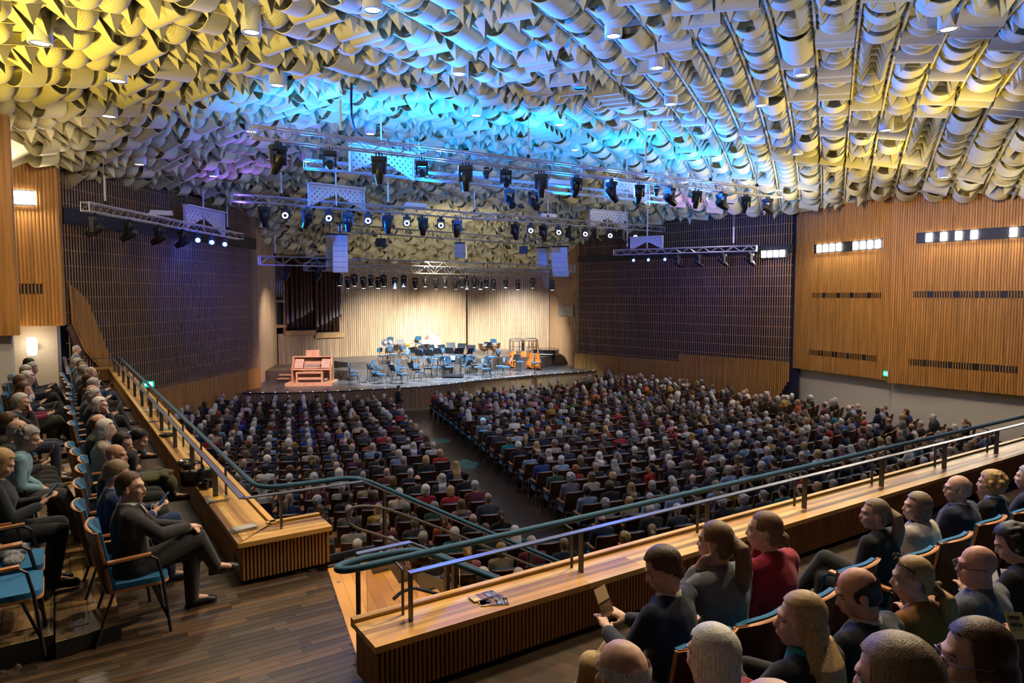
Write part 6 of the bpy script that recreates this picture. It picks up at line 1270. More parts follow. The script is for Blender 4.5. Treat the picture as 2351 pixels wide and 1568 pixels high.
person('L', 230, 912, ZB, dict(lean=0.12, yaw=-0.55, pitch=-0.05, hands='chin', legs='cross', female=True), ('bob', 'white'), (0.016, 0.018, 0.026), (0.11, 0.19, 0.29), 'white-haired woman with glasses, dark jacket and light blue jeans', 3, glasses=(0.03, 0.03, 0.03), group=gL)
rowL = [(221, 893, 'curly', 'grey', NVY, 'curly grey-haired woman'), (209, 884, 'balding', 'grey', CHC, 'balding grey man'), (218, 868, 'short', 'silver', (0.014, 0.020, 0.05), 'silver-haired man in dark blue'), (208, 858, 'long', 'brown', DRK, 'brown long-haired woman'), (210, 845, 'curly', 'ash', CHC, 'woman with curly fair hair'), (219, 842, 'balding', 'grey', (0.03, 0.05, 0.10), 'bald man with glasses in blue'), (195, 838, 'short', 'grey', (0.10, 0.14, 0.20), 'grey man in light blue shirt'), (190, 832, 'bob', 'lightbrown', DRK, 'woman with light brown bob'), (185, 826, 'short', 'brown', BLK, 'brown-haired person'), (174, 823, 'short', 'silver', NVY, 'silver-haired person')]
for i, (x, y, st, hc, tc_, lb) in enumerate(rowL):
    person('L', x, y, ZB, dict(lean=0.05+0.05*(i % 3), yaw=-0.3+0.1*(i % 4), pitch=-0.12, hands=('lap', 'book', 'chin', 'phone')[i % 4], legs=('plain', 'cross', 'plain', 'crossl')[i % 4], female=st in ('curly', 'long', 'bob')), (st, hc), tc_, (0.03, 0.05, 0.10) if i == 5 else DRK, lb+', %s beyond the white-haired woman in the front gallery row' % nth(i+1), 1+i % 3, group=gL, fine=False)
person('L', 180, 793, ZB, dict(lean=0.05, yaw=-0.15, hands='lap'), ('short', 'silver'), (0.20, 0.22, 0.27), DRK, 'silver-haired man in grey shirt alone at the far end of the gallery', 1, group=gL, fine=False)
# -- left gallery, second row
ZT2 = ZB+0.17
person('L', 33, 1033, ZT2, dict(lean=0.04, yaw=0.0, pitch=-0.5, hands='phone', female=True, girth=1.1, legs='tuck'), ('bob', 'blonde'), (0.012, 0.018, 0.024), (0.012, 0.014, 0.018), 'blonde woman in dark jumper looking at a blue phone', 1, topmat='knit', group=gL, extra='earring')
person('L', 92, 976, ZT2, dict(lean=0.28, yaw=-0.35, pitch=-0.35, hands='lap', legs='out'), ('curly', 'grey'), (0.19, 0.34, 0.42), (0.06, 0.058, 0.066), 'grey curly-haired man in light blue shirt leaning forward', 1, group=gL)
person('L', 48, 967, ZT2, dict(lean=0.22, yaw=-0.2, pitch=-0.4, hands='book', legs='out'), ('balding', 'silver'), (0.022, 0.022, 0.024), (0.02, 0.02, 0.022), 'balding silver-haired man in charcoal jacket behind the light blue shirt', 1, group=gL, fine=False)
person('L', 18, 950, ZT2, dict(lean=0.1, yaw=0.0, pitch=-0.2, hands='lap', female=True), ('bob', 'brown'), DRK, BLK, 'dark brown-haired woman at the left edge', 1, group=gL, fine=False)
person('L', 52, 903, ZT2, dict(lean=0.10, yaw=-0.25, pitch=-0.15, hands='chin', legs='plain'), ('short', 'silver'), (0.014, 0.014, 0.018), (0.02, 0.025, 0.05), 'elderly man with glasses in dark jacket raising a hand to his face', 1, collar=(0.3, 0.4, 0.5), glasses=(0.03, 0.03, 0.03), group=gL)
rowM = [(62, 877, 'long', 'brown', (0.16, 0.01, 0.05), 'brown-haired woman in magenta top'), (42, 859, 'short', 'lightbrown', NVY, 'light brown-haired man in navy'), (70, 856, 'curly', 'white', (0.45, 0.44, 0.43), 'white-haired woman in white blouse'), (58, 839, 'short', 'silver', CHC, 'silver-haired man in charcoal'), (82, 833, 'short', 'grey', BLK, 'grey man raising a phone'), (66, 823, 'bob', 'black', BLK, 'black-haired person')]
for i, (x, y, st, hc, tc_, lb) in enumerate(rowM):
    person('L', x, y, ZT2, dict(lean=0.08, yaw=-0.25+0.1*(i % 3), pitch=-0.25, hands=('book', 'phone', 'lap', 'book', 'phone', 'lap')[i], legs=('cross', 'plain', 'crossl')[i % 3], female=st in ('curly', 'long', 'bob')), (st, hc), tc_, (0.03, 0.035, 0.02) if i == 0 else BLK, lb+', %s beyond the elderly man in the second gallery row' % nth(i+1), 1+i % 3, group=gL, fine=False)
for i, p in enumerate(PEOPLE):
    F = figure(**p['fig']); p['F'] = F; fine = p['fine']; vx = 0.0095 if fine else 0.015; key = ('bp', i)
    b = MB(); add_torso(b, F); add_arms(b, F); add_hands(b, F, fine); add_legs(b, F); add_head(b, F, fine)
    for j in (0, 1): cone(b, F.an[j], F.an[j]+foot_dir(F, j)*0.12-Vector((0, 0, 0.03)), 0.034, 0.025, 8)
    job(key+('person',), b, vx, 0.30 if fine else 0.35)
    b = MB(); inf = 0.016 if p['topmat'] == 'cloth' else 0.014; add_torso(b, F, inf); add_arms(b, F, inf, cut=0.93)
    if p['extra'] == 'fringe': loft(b, [(F.chest+Vector((0, -0.01, -0.06)), 0.235, 0.165, F.lean), (F.S+Vector((0, 0, -0.02)), 0.225, 0.13, F.lean), (F.N+Vector((0, 0, 0.01)), 0.10, 0.09, F.lean)])
    job(key+('jacket',), b, 0.012 if fine else 0.018, 0.40)
    b = MB(); loft(b, [(F.H+F.u*t, rx*F.g, ry*F.g, F.lean) for t, rx, ry in ((-0.11, 0.155, 0.13), (0.0, 0.182, 0.142), (0.09, 0.165, 0.13))]); add_legs(b, F, 0.018, 1.03); job(key+('trousers',), b, 0.014 if fine else 0.02, 0.40)
    st = p['hair'][0]
    if p['extra'] != 'bald': job(key+('hair',), hair_mb(F, st, i), 0.0075 if fine else 0.011, 0.45, hair_post(F, st))
    for j in (0, 1): job(key+('shoe%d' % j,), shoe_mb(F, j), 0.010, 0.5)
run_jobs()
M['eye'] = mat('eye_white', (0.34, 0.29, 0.26), 0.25); M['iris'] = mat('eye_iris', (0.03, 0.02, 0.015), 0.15); M['phone'] = mat('phone_body', (0.01, 0.01, 0.012), 0.2); M['screen_blue'] = mat('phone_screen', (0.03, 0.09, 0.18), 0.2, emit=(0.12, 0.35, 0.8), estr=0.08); M['gold'] = mat('gold', (0.8, 0.55, 0.2), 0.25, 1.0)
M['bookcover'] = mat('booklet_cover', (0.36, 0.22, 0.10), 0.5, color2=(0.10, 0.04, 0.02), scale=(14, 14, 40)); M['booktop'] = mat('booklet_sand', (0.55, 0.38, 0.18), 0.5, var=0.1)
eb = MB(); eb.ell((0, 0, 0), (0.0125,)*3, 8, 6); eb.mi = 1; eb.ell((0, 0.0075, 0), (0.0062,)*3, 6, 5); EYE = eb.mesh('eye', [M['eye'], M['iris']], True)
gchair = 'upholstered balcony chairs'; seats_done = []
NROW = {('R', Z1): -1.38, ('R', Z2): -2.33, ('R', Z3): -3.2}; rows_ = {}
for p in PEOPLE:                                            # where each sitter is: on the ray of the head, in its row
    F = p['F']; rz = (RZL if p['side'] == 'L' else RZR)+p['drz']; htop = F.hm @ Vector((0, 0, 0.128)); sc_ = F.sc; B0, A_, N_ = (BL0, AL, NL) if p['side'] == 'L' else (BR0, AR, NR)
    if p['side'] == 'R':
        d_ = ray(p['px'], p['py']); t_ = (NROW[('R', p['zf'])]+B0.dot(N_))/d_.xy.dot(N_); hp = min(max(ZC+d_.z*t_-p['zf'], 1.12*htop.z/1.29), 1.34); sc_ = min(max(hp/htop.z, 0.90), 1.05)
    q = P(p['px'], p['py'], p['zf']+htop.z*sc_); off = Matrix.Rotation(rz, 4, 'Z') @ (Vector((htop.x, htop.y, 0))*sc_)
    p['sc'] = sc_; p['rz'] = rz; g_ = Vector((q.x-off.x, q.y-off.y))-B0; p['sa'], p['sn'] = g_.dot(A_), g_.dot(N_); rows_.setdefault((p['side'], p['zf']), []).append(p)
for r_ in rows_.values():
    for _ in range(40):
        r_.sort(key=lambda p: p['sa'])
        for a_, b_ in zip(r_[:-1], r_[1:]):
            gap_ = 0.47-(b_['sa']-a_['sa'])
            if gap_ > 0: a_['sa'] -= gap_*0.5; b_['sa'] += gap_*0.5
    m_ = sum(p['sn'] for p in r_)/len(r_)
    for p in r_: p['sn'] = m_+(p['sn']-m_)*0.5
for i, p in enumerate(PEOPLE):
    F = p['F']; key = ('bp', i); rz = p['rz']; sc_ = p['sc']; B0, A_, N_ = (BL0, AL, NL) if p['side'] == 'L' else (BR0, AR, NR)
    Rm = Matrix.Rotation(rz, 4, 'Z'); g_ = B0+A_*p['sa']+N_*p['sn']; org_ = Vector((g_.x, g_.y, p['zf'])); p['org'] = org_
    o = link('person', LIB[key+('person',)], None, org_); o.rotation_euler = (0, 0, rz); o.scale = (sc_,)*3; o.data.materials.append(M['skin']); col(o, SKIN[p['skin']]); tag(o, p['label'], 'person', p['group'])
    def kid(nm, c, m, me=None):
        me = me or LIB[key+(nm,)]; me.materials.clear(); me.materials.append(M[m]); k_ = link(nm.rstrip('01'), me, o); col(k_, c); return k_
    jk = kid('jacket', p['top'], p['topmat']); kid('trousers', p['trousers'], 'cloth'); kid('shoe0', p['shoes'], 'leather'); kid('shoe1', p['shoes'], 'leather')
    if p['extra'] != 'bald': kid('hair', HAIRC[p['hair'][1]], 'hair')
    if p['collar']:
        k = MB(); loft(k, [(F.N+F.u*-0.045, 0.098, 0.085, F.lean), (F.N+F.u*0.0, 0.072, 0.070, F.lean), (F.N+F.u*0.028, 0.067, 0.066, F.lean), (F.N+F.u*0.027, 0.060, 0.060, F.lean)]); kid('collar', p['collar'], 'cloth', k.mesh('collar', [], True))
    if p['fine']:
        for s in (-1, 1):
            e_ = link('eye', EYE, o); e_.matrix_local = F.hm @ Matrix.Translation((s*0.031, 0.0685, 0.009))
            k = MB(); k.tube([F.hm @ Vector((s*x, y, z)) for x, y, z in ((0.016, 0.0915, 0.030), (0.032, 0.0885, 0.035), (0.050, 0.072, 0.030))], [0.003, 0.0038, 0.0022], 5); kid('eyebrow', HAIRC[p['hair'][1]], 'hair', k.mesh('eyebrow', [], True))
    if p['glasses']:
        k = MB(); 
        for s in (-1, 1):
            k.tube([F.hm @ Vector((s*0.034+0.022*math.cos(t), 0.108-0.010*abs(math.cos(t)), 0.008+0.018*math.sin(t))) for t in [2*math.pi*j/14 for j in range(14)]], 0.0024, 5, closed=True); k.tube([F.hm @ Vector((s*0.056, 0.100, 0.012)), F.hm @ Vector((s*0.085, 0.06, 0.014)), F.hm @ Vector((s*0.090, -0.02, 0.008))], 0.0024, 5)
        k.tube([F.hm @ Vector((-0.012, 0.112, 0.012)), F.hm @ Vector((0.012, 0.112, 0.012))], 0.0024, 5); kid('glasses', p['glasses'], 'leather', k.mesh('glasses', []))
    x_ = p['extra']
    if x_ == 'earring': k = MB(); k.ell(F.hm @ Vector((-0.084, 0.0, -0.048)), (0.009,)*3, 8, 6); k.obj('earring', M['gold'], o)
    if x_ == 'suit':
        ts = [(0.50, 0.085), (0.465, 0.104), (0.42, 0.130), (0.38, 0.144), (0.34, 0.150), (0.28, 0.148), (0.22, 0.146)]
        def strip_(ws, dy, th): k = MB(); vs = [F.H+F.u*t+Vector((x_*w_, y_+dy+d_, 0)) for (t, y_), w_ in zip(ts, ws) for d_ in (0, th) for x_ in (-1, 1)]; k.add(vs, [q for i_ in range(len(ts)-1) for q in ((4*i_+2, 4*i_+3, 4*i_+7, 4*i_+6), (4*i_, 4*i_+2, 4*i_+6, 4*i_+4), (4*i_+1, 4*i_+5, 4*i_+7, 4*i_+3))]); return k
        kid('shirt_front', (0.75, 0.75, 0.75), 'cloth', strip_((0.05, 0.062, 0.056, 0.046, 0.036, 0.022, 0.006), 0.0, 0.008).mesh('shirt_front', [])); kid('necktie', (0.13, 0.008, 0.014), 'cloth', strip_((0.014, 0.016, 0.02, 0.024, 0.026, 0.018, 0.004), 0.008, 0.006).mesh('necktie', []))
        k = MB(); k.tube([F.hm @ Vector((x, y, -0.044)) for x, y in ((-0.028, 0.092), (-0.012, 0.108), (0.012, 0.108), (0.028, 0.092))], [0.003, 0.007, 0.007, 0.003], 6); kid('moustache', (0.04, 0.022, 0.012), 'hair', k.mesh('moustache', [], True))
    if x_ == 'cuffs':
        for j in (0, 1): a_ = F.wr[j]; d_ = (F.wr[j]-F.el[j]).normalized(); k = MB(); k.tube([a_-d_*0.035, a_+d_*0.004], [0.045, 0.040], 10); kid('cuff', (0.75, 0.75, 0.75), 'cloth', k.mesh('cuff', [], True))
    if x_ == 'scarf': k = MB(); loft(k, [(F.S+F.u*-0.02, 0.125, 0.095, F.lean), (F.N+F.u*0.0, 0.088, 0.085, F.lean), (F.N+F.u*0.03, 0.075, 0.075, F.lean), (F.N+F.u*0.03, 0.06, 0.06, F.lean)]); kid('scarf', (0.01, 0.22, 0.24), 'cloth', k.mesh('scarf', [], True))
    if x_ == 'fringe':
        k = MB()
        for j in range(26): t = -1+2*j/25; a_ = F.chest+Vector((0.235*t, -0.165*math.sqrt(max(0, 1-t*t))-0.01, -0.07)); k.tube([a_, a_+Vector((0, -0.006, -0.09))], 0.004, 4)
        kid('fringe', (0.52, 0.46, 0.39), 'knit', k.mesh('fringe', []))
    if x_ == 'shades':
        k = MB()
        for s in (-1, 1): k.tube([F.hm @ Vector((s*0.088, -0.01, 0.06)), F.hm @ Vector((s*0.09, 0.05, 0.115))], 0.005, 5); k.ell(F.hm @ Vector((s*0.036, 0.07, 0.118)), (0.028, 0.008, 0.02), 10, 6)
        kid('sunglasses', (0.01, 0.01, 0.01), 'leather', k.mesh('sunglasses', [], True))
        k = MB(); k.tube([F.hm @ Vector((0.045*math.cos(t), -0.118+0.012*math.cos(3*t), -0.07+0.040*math.sin(t))) for t in [2*math.pi*j/16 for j in range(16)]], 0.016, 6, closed=True); kid('scrunchie', (0.20, 0.10, 0.05), 'cloth', k.mesh('scrunchie', [], True))
    # the chair below
    if p['chair']:
        cp = org_+Rm @ Vector((0, -0.02, 0)); side = 'left gallery' if p['side'] == 'L' else 'rear balcony'
        if all((cp.xy-c_).length > 0.42 for c_ in seats_done):
            put_chair(cp, rz-p['drz'], 'blue chair under the '+' '.join(p['label'].split()[:10]).rstrip(',').replace(',', ''), gchair); seats_done.append(cp.xy)
    # things held in the hands
    Mw = Matrix.Translation(org_) @ Rm @ Matrix.Scale(sc_, 4); hm_ = (F.wr[0]+F.hdir[0]*0.09+F.wr[1]+F.hdir[1]*0.09)/2
    hd_ = p['fig'].get('hands', 'lap'); nm = p['label'].split(',')[0]
    if hd_ == 'phone' and p['fine']:
        k = MB(); k.box((0, 0, 0), (0.072, 0.008, 0.15)); ph = k.obj('phone', M['phone']); k2 = MB(); k2.box((0, -0.0045, 0), (0.066, 0.002, 0.142)); k2.obj('phone_screen', M['screen_blue'], ph)
        ph.matrix_world = Mw @ Matrix.Translation(hm_+Vector((0, 0.03, 0.05))) @ Matrix.Rotation(-0.7, 4, 'X'); tag(ph, 'phone held by the '+' '.join(nm.split()[:12]), 'phone')
    if hd_ == 'book':
        k = MB(); k.box((0, 0, 0), (0.115, 0.006, 0.17)); bk = k.obj('programme_booklet', M['bookcover']); k2 = MB(); k2.box((0, 0.0036, 0.045), (0.114, 0.001, 0.075)); k2.obj('printed_cover', M['booktop'], bk)
        if nm.startswith('boy'):
            for nm2, z0_, z1_, x0_, x1_, mm_ in [('sand_cover', 0.005, 0.084, -0.057, 0.057, 'booktop'), ('printed_line', -0.006, 0.003, -0.052, 0.052, 'iris')]+[('pillar_print', -0.06, -0.01, -0.052+0.019*j_, -0.041+0.019*j_, 'gold') for j_ in range(6)]: k3 = MB(); k3.box(((x0_+x1_)/2, -0.0036, (z0_+z1_)/2), (x1_-x0_, 0.001, z1_-z0_)); k3.obj(nm2, M[mm_], bk)
        bk.matrix_world = Mw @ Matrix.Translation(hm_+Vector((0, 0.03, 0.07))) @ Matrix.Rotation(-0.45, 4, 'X'); tag(bk, 'programme booklet held by the '+' '.join(nm.split()[:11]), 'booklet')
# empty chairs of the gallery
def empties(lst, rz, z, where):
    for n_, p_ in enumerate(lst): put_chair(Vector((p_.x, p_.y, z)), rz, 'empty blue upholstered chair, '+where % nth(n_+1), gchair)
nf = BL0-NL*0.88
empties([BL0-NL*1.74+AL*s for s in (-0.02, -0.56)], RZL, ZT2, '%s of the near end of the second gallery row')
empties([BL0-NL*0.88+AL*s for s in (12.2, 12.75, 13.3, 13.85)], RZL, ZB, '%s in the gap near the far end of the gallery')
empties([Rq(a, -1.40) for a in (2.75,)], RZR, ZB, '%s between red coat and black jacket')
empties([Rq(a, -2.35) for a in (0.72, 3.15, 3.7)], RZR, Z2, '%s in the second rear balcony row')
empties([Rq(a, -3.25) for a in (0.95, 1.5, 2.05)], RZR, Z3, '%s in the third rear balcony row')
# ------------------------------------------------------------------ audience in the stalls
ACX, ACY = -10.0, 46.0
VARS = [dict(lean=0.02), dict(lean=0.06, yaw=0.45, female=True), dict(lean=0.0, yaw=-0.4), dict(lean=0.10, pitch=-0.35, female=True, hands='book'), dict(lean=0.04, yaw=0.15, girth=1.12), dict(lean=0.05, yaw=-0.2, female=True), dict(lean=0.18, yaw=-0.1, pitch=-0.2, hands='chin'), dict(lean=0.02, yaw=-0.55, female=True)]
STY = {False: ('short', 'balding', 'crew'), True: ('bob', 'curly', 'long', 'ponytail')}
figs = []
for i, kw in enumerate(VARS):
    F = figure(**kw); figs.append(F)
    def body(): b = MB(); add_torso(b, F); add_arms(b, F); add_hands(b, F, False); add_legs(b, F); add_head(b, F, False); [cone(b, F.an[j], F.an[j]+foot_dir(F, j)*0.13-Vector((0, 0, 0.03)), 0.04, 0.032, 8) for j in (0, 1)]; return b
    def top(): b = MB(); add_torso(b, F, 0.018); add_arms(b, F, 0.016, cut=0.94); return b
    def legs(): b = MB(); loft(b, [(F.H+F.u*t, rx, ry, F.lean) for t, rx, ry in ((-0.11, 0.155, 0.13), (0.0, 0.182, 0.142), (0.09, 0.165, 0.13))]); add_legs(b, F, 0.016, 0.95); return b
    for lod, vb, rb, vt, rt in (('m', 0.020, 0.40, 0.024, 0.45), ('l', 0.03, 0.14, 0.035, 0.20)):
        job(('au', i, lod, 'person'), body(), vb, rb); job(('au', i, lod, 'jacket'), top(), vt, rt); job(('au', i, lod, 'trousers'), legs(), vt, rt*0.7)
        for st in STY[F.female]: job(('au', i, lod, 'hair_'+st), hair_mb(F, st, i), 0.014 if lod == 'm' else 0.02, 0.5 if lod == 'm' else 0.22, hair_post(F, st))
FW = figure(lean=0.03, yaw=0.4, hands='lap', legs='stand', female=True)
b = MB(); add_torso(b, FW); add_arms(b, FW); add_hands(b, FW, False); add_legs(b, FW); add_head(b, FW, False); job(('fw', 'person'), b, 0.018, 0.5)
b = MB(); add_torso(b, FW, 0.018); add_arms(b, FW, 0.018, cut=0.94); loft(b, [(Vector((0, 0, z)), rx, ry, 0) for z, rx, ry in ((0.14, 0.22, 0.19), (0.5, 0.21, 0.17), (0.95, 0.19, 0.15))]); job(('fw', 'dress'), b, 0.024, 0.5); job(('fw', 'hair'), hair_mb(FW, 'bun', 1), 0.014, 0.5, hair_post(FW, 'bun'))
run_jobs()
for k_, me in LIB.items():
    if k_[0] == 'au' and k_[2] == 'm': me.materials.append(M['skin' if k_[3] == 'person' else 'hair' if k_[3].startswith('hair') else 'cloth'])
PAL = [('black', (0.012, 0.012, 0.014), 24), ('navy', (0.010, 0.017, 0.05), 20), ('charcoal', (0.035, 0.036, 0.04), 16), ('dark brown', (0.04, 0.022, 0.014), 6), ('grey', (0.13, 0.13, 0.14), 6), ('light grey', (0.32, 0.32, 0.33), 3), ('white', (0.55, 0.53, 0.50), 4), ('beige', (0.36, 0.29, 0.21), 4), ('light blue', (0.20, 0.28, 0.42), 4), ('blue', (0.02, 0.05, 0.20), 4), ('red', (0.32, 0.012, 0.015), 3), ('wine red', (0.09, 0.010, 0.02), 4), ('purple', (0.08, 0.012, 0.08), 2), ('green', (0.03, 0.07, 0.035), 2), ('pink', (0.42, 0.17, 0.20), 2), ('teal', (0.01, 0.15, 0.17), 1), ('mustard', (0.30, 0.17, 0.02), 1), ('orange', (0.45, 0.09, 0.015), 1)]
HP = {False: [('silver', 26), ('grey', 26), ('white', 16), ('dark', 10), ('brown', 14), ('ash', 8)], True: [('white', 18), ('silver', 16), ('blonde', 18), ('ash', 12), ('lightbrown', 10), ('brown', 14), ('dark', 8), ('red', 4), ('grey', 10)]}
HW = {'silver': 'silver-haired', 'grey': 'grey-haired', 'white': 'white-haired', 'dark': 'dark-haired', 'brown': 'brown-haired', 'ash': 'fair-haired', 'blonde': 'blonde', 'lightbrown': 'light brown-haired', 'red': 'red-haired'}
OVR = [(980, 1122, 1, 'bob', 'white', 'red'), (1047, 1130, 5, 'long', 'lightbrown', 'pink'), (1075, 1145, 0, 'balding', 'grey', 'black'), (1160, 1140, 5, 'ponytail', 'brown', 'black'), (1175, 1138, 4, 'balding', 'grey', 'charcoal'), (1345, 1095, 2, 'short', 'dark', 'light blue'), (1395, 1125, 5, 'curly', 'grey', 'light grey'), (1430, 1142, 5, 'bob', 'blonde', 'beige'), (1000, 1190, 5, 'ponytail', 'lightbrown', 'orange'), (955, 1195, 0, 'crew', 'grey', 'charcoal'), (1040, 1230, 5, 'bob', 'white', 'teal'), (985, 1240, 5, 'curly', 'silver', 'dark brown'), (870, 1180, 2, 'short', 'silver', 'wine red'), (1210, 1268, 5, 'bob', 'silver', 'red'), (1280, 1262, 0, 'short', 'silver', 'blue'), (800, 1185, 0, 'short', 'dark', 'light grey'), (1560, 1040, 2, 'short', 'brown', 'light blue'), (625, 975, 0, 'crew', 'grey', 'light blue'), (605, 1008, 5, 'bob', 'silver', 'light blue'), (555, 975, 5, 'long', 'lightbrown', 'white'), (1330, 1058, 5, 'curly', 'red', 'red'), (1250, 1040, 1, 'bob', 'dark', 'blue'), (1855, 945, 1, 'bob', 'blonde', 'white'), (1845, 960, 2, 'short', 'brown', 'mustard'), (2010, 1005, 1, 'bob', 'lightbrown', 'green'), (1925, 925, 1, 'bob', 'dark', 'teal'), (890, 1085, 5, 'bob', 'lightbrown', 'green'), (1685, 1050, 5, 'long', 'lightbrown', 'pink'), (1715, 1045, 0, 'crew', 'ash', 'light blue'), (770, 1100, 0, 'short', 'silver', 'light grey'), (715, 1090, 5, 'curly', 'silver', 'white'), (860, 1095, 2, 'short', 'brown', 'beige')]
ra = random.Random(21); seats = []
TA = math.radians(18.3)
def pick(r_, L): return r_.choices([l[0] for l in L], [l[-1] for l in L])[0]
for ri in range(22):
    R_ = 17.6+0.93*ri; dphi = 0.565/R_; n_ = int(math.radians(105)/dphi)
    for blk in ('left', 'right'):
        j = 0
        while True:
            j += 1
            gap = 0.85 if R_ < 34.8 else 0.30
            if blk == 'left': ph = TA-(gap-0.1)/R_-(j-0.5)*dphi
            else:
                ph = TA+(gap+0.1)/R_+(j-0.5)*dphi
                if ph > math.radians(45.2): ph += 1.15/R_
            if ph < math.radians(-32) or ph > math.radians(88): break
            x, y = ACX+R_*math.sin(ph), ACY-R_*math.cos(ph)
            if y < 8.5: continue
            wallx = -12.0-(32.6-y)*0.117
            if blk == 'left' and x < wallx+0.25: break
            if not inside((x, y), hall): continue
            if (Vector((x, y))-RA0).dot(nA) < 0.35 and x > 10 or (Vector((x, y))-RB0).dot(nB) < 0.3 and x > 10 or (Vector((x, y))-R0).dot(nR) < 0.9 and x > 3: continue
            fr = [p for p in front]
            if y > 29.2 and any(((Vector((x, y))-a).cross(c-a)/(c-a).length) < 0.75 and -0.5 < (Vector((x, y))-a).dot((c-a).normalized()) < (c-a).length+0.5 for a, c in zip([v.copy() for v in front[:-1]], front[1:])) and False: continue
            sx = [q for q in front]; yf = None
            for a, c in zip(front[:-1], front[1:]):
                if min(a.x, c.x) <= x <= max(a.x, c.x): yf = a.y+(c.y-a.y)*(x-a.x)/(c.x-a.x)
            if yf is None: yf = 30.0 if x < -11 else 41
            if y > yf-1.15: continue
            h = Vector((x, y, 1.2)); px = PX(h)
            if not (-30 < px[0] < IW+30 and px[1] < IH+20): continue
            # hidden behind the balcony floor or its parapets
            t = (ZC-ZB)/(ZC-0.95) if ZC-0.95 else 1; hid = False
            for zz in (ZB, ZT):
                tt = (ZC-zz)/(ZC-1.15); c = Vector((x*tt, y*tt)) if tt < 1 else None
                if c is not None and inside((c.x, c.y), bpoly): hid = True
            if hid: continue
            seats.append((h.xy.length, ri+1, blk, j, x, y, ph, px))
seats.sort(key=lambda q: q[0])
ovr = {}
for (ox, oy, vi, st, hc, tc_) in OVR:
    best = min(range(len(seats)), key=lambda i: (seats[i][7][0]-ox)**2+(1.6*(seats[i][7][1]-oy-8))**2+(1e9 if i in ovr else 0)); ovr[best] = (vi, st, hc, tc_)
gA, gC = 'audience in the stalls', 'chairs in the stalls'; tops = {p[0]: p[1] for p in PAL}
sv, sf, scol, nst_ = [], [], [], 0; cv, cf, ncv = [], [], 0; ARR = {}
def arr(key):
    if key not in ARR:
        me = LIB[key]; me.calc_loop_triangles(); v = np.empty(len(me.vertices)*3); me.vertices.foreach_get('co', v); t = np.empty(len(me.loop_triangles)*3, dtype=np.int64); me.loop_triangles.foreach_get('vertices', t); ARR[key] = (v.reshape(-1, 3), t.reshape(-1, 3))
    return ARR[key]
# simple far chair: shell and seat
fk = MB(); shell(fk, -0.012, 0.0, 0.47, 0.40, 0.90, -0.18, -0.27, 0.05, 4); fk.mi = 1; fk.box((0, 0.04, 0.43), (0.46, 0.45, 0.06)); fk.mi = 2; shell(fk, -0.016, 0.004, 0.478, 0.893, 0.905, -0.268, -0.270, 0.05, 4); fk.box((0.25, 0, 0.65), (0.03, 0.25, 0.02)); fk.box((-0.25, 0, 0.65), (0.03, 0.25, 0.02)); fk.mi = 3
for sx_ in (-1, 1): fk.box((sx_*0.23, 0.2, 0.21), (0.02, 0.02, 0.42)); fk.box((sx_*0.23, -0.2, 0.21), (0.02, 0.02, 0.42))
FCV, FCF, FCM = np.array(fk.v), fk.f, fk.m; cm = []
NI = 300; nper = 0
for i, (dist, row, blk, j, x, y, ph, px) in enumerate(seats):
    rz = ph+ra.uniform(-0.06, 0.06); empty_seat = ra.random() < 0.06 and i not in ovr
    where = '%s block, %s row from stage, %s seat from aisle' % (blk, nth(row), nth(j))
    if i < NI: put_chair((x, y, 0), ph, 'dark wooden stalls chair, '+where, gC)
    else:
        c_, s_ = math.cos(ph), math.sin(ph); V = FCV @ np.array([[c_, s_, 0], [-s_, c_, 0], [0, 0, 1]])+np.array([x, y, 0]); cv.append(V); cf += [tuple(k+ncv for k in f_) for f_ in FCF]; cm += FCM; ncv += len(V)
    if empty_seat: continue
    if i in ovr: vi, st, hc, tn = ovr[i]; F = figs[vi]; st = st if st in STY[F.female] else STY[F.female][0]
    else:
        vi = ra.randrange(8); F = figs[vi]; hc = pick(ra, HP[F.female]); st = ra.choices(STY[F.female], (5, 3, 2) if not F.female else (6, 3, 2, 1.5))[0]; tn = pick(ra, PAL)
    c0 = tops[tn]; cf_ = ra.uniform(0.7, 1.2); c0 = tuple(c*cf_ for c in c0); sk = SKIN[ra.randrange(5)]; hf = ra.uniform(0.8, 1.2); hcol = tuple(c*hf for c in HAIRC[hc]); tcol = ra.choice([BLK, NVY, CHC, DRK]); s_c = ra.uniform(0.90, 1.0)
    if nper < NI:
        nper += 1; o = link('person', LIB[('au', vi, 'm', 'person')], None, (x, y, 0)); o.rotation_euler = (0, 0, rz); o.scale = (s_c,)*3; col(o, sk)
        tag(o, ('balding %s' % HW[hc].split(' ')[-1] if st == 'balding' else HW[hc])+' person in %s, ' % tn+where, 'person', gA)
        col(link('hair', LIB[('au', vi, 'm', 'hair_'+st)], o), hcol); col(link('jacket', LIB[('au', vi, 'm', 'jacket')], o), c0); col(link('trousers', LIB[('au', vi, 'm', 'trousers')], o), tcol)
    else:
        c_, s_ = math.cos(rz), math.sin(rz); Rm_ = np.array([[c_, s_, 0], [-s_, c_, 0], [0, 0, 1]])
        for nm, cc in (('person', sk), ('hair_'+st, hcol), ('jacket', c0), ('trousers', tcol)):
            v, t = arr(('au', vi, 'l', nm)); sv.append((v*s_c) @ Rm_+np.array([x, y, 0])); sf.append(t+nst_); nst_ += len(v); scol.append(np.tile(np.array([*cc, 1.0]), (len(v), 1)))
SV, SF, SCL = np.concatenate(sv), np.concatenate(sf), np.concatenate(scol)
me = bpy.data.meshes.new('far_audience'); me.vertices.add(len(SV)); me.vertices.foreach_set('co', SV.ravel()); me.loops.add(SF.size); me.loops.foreach_set('vertex_index', SF.ravel().astype(np.int32)); me.polygons.add(len(SF)); me.polygons.foreach_set('loop_start', np.arange(0, SF.size, 3, dtype=np.int32)); me.update(calc_edges=True)
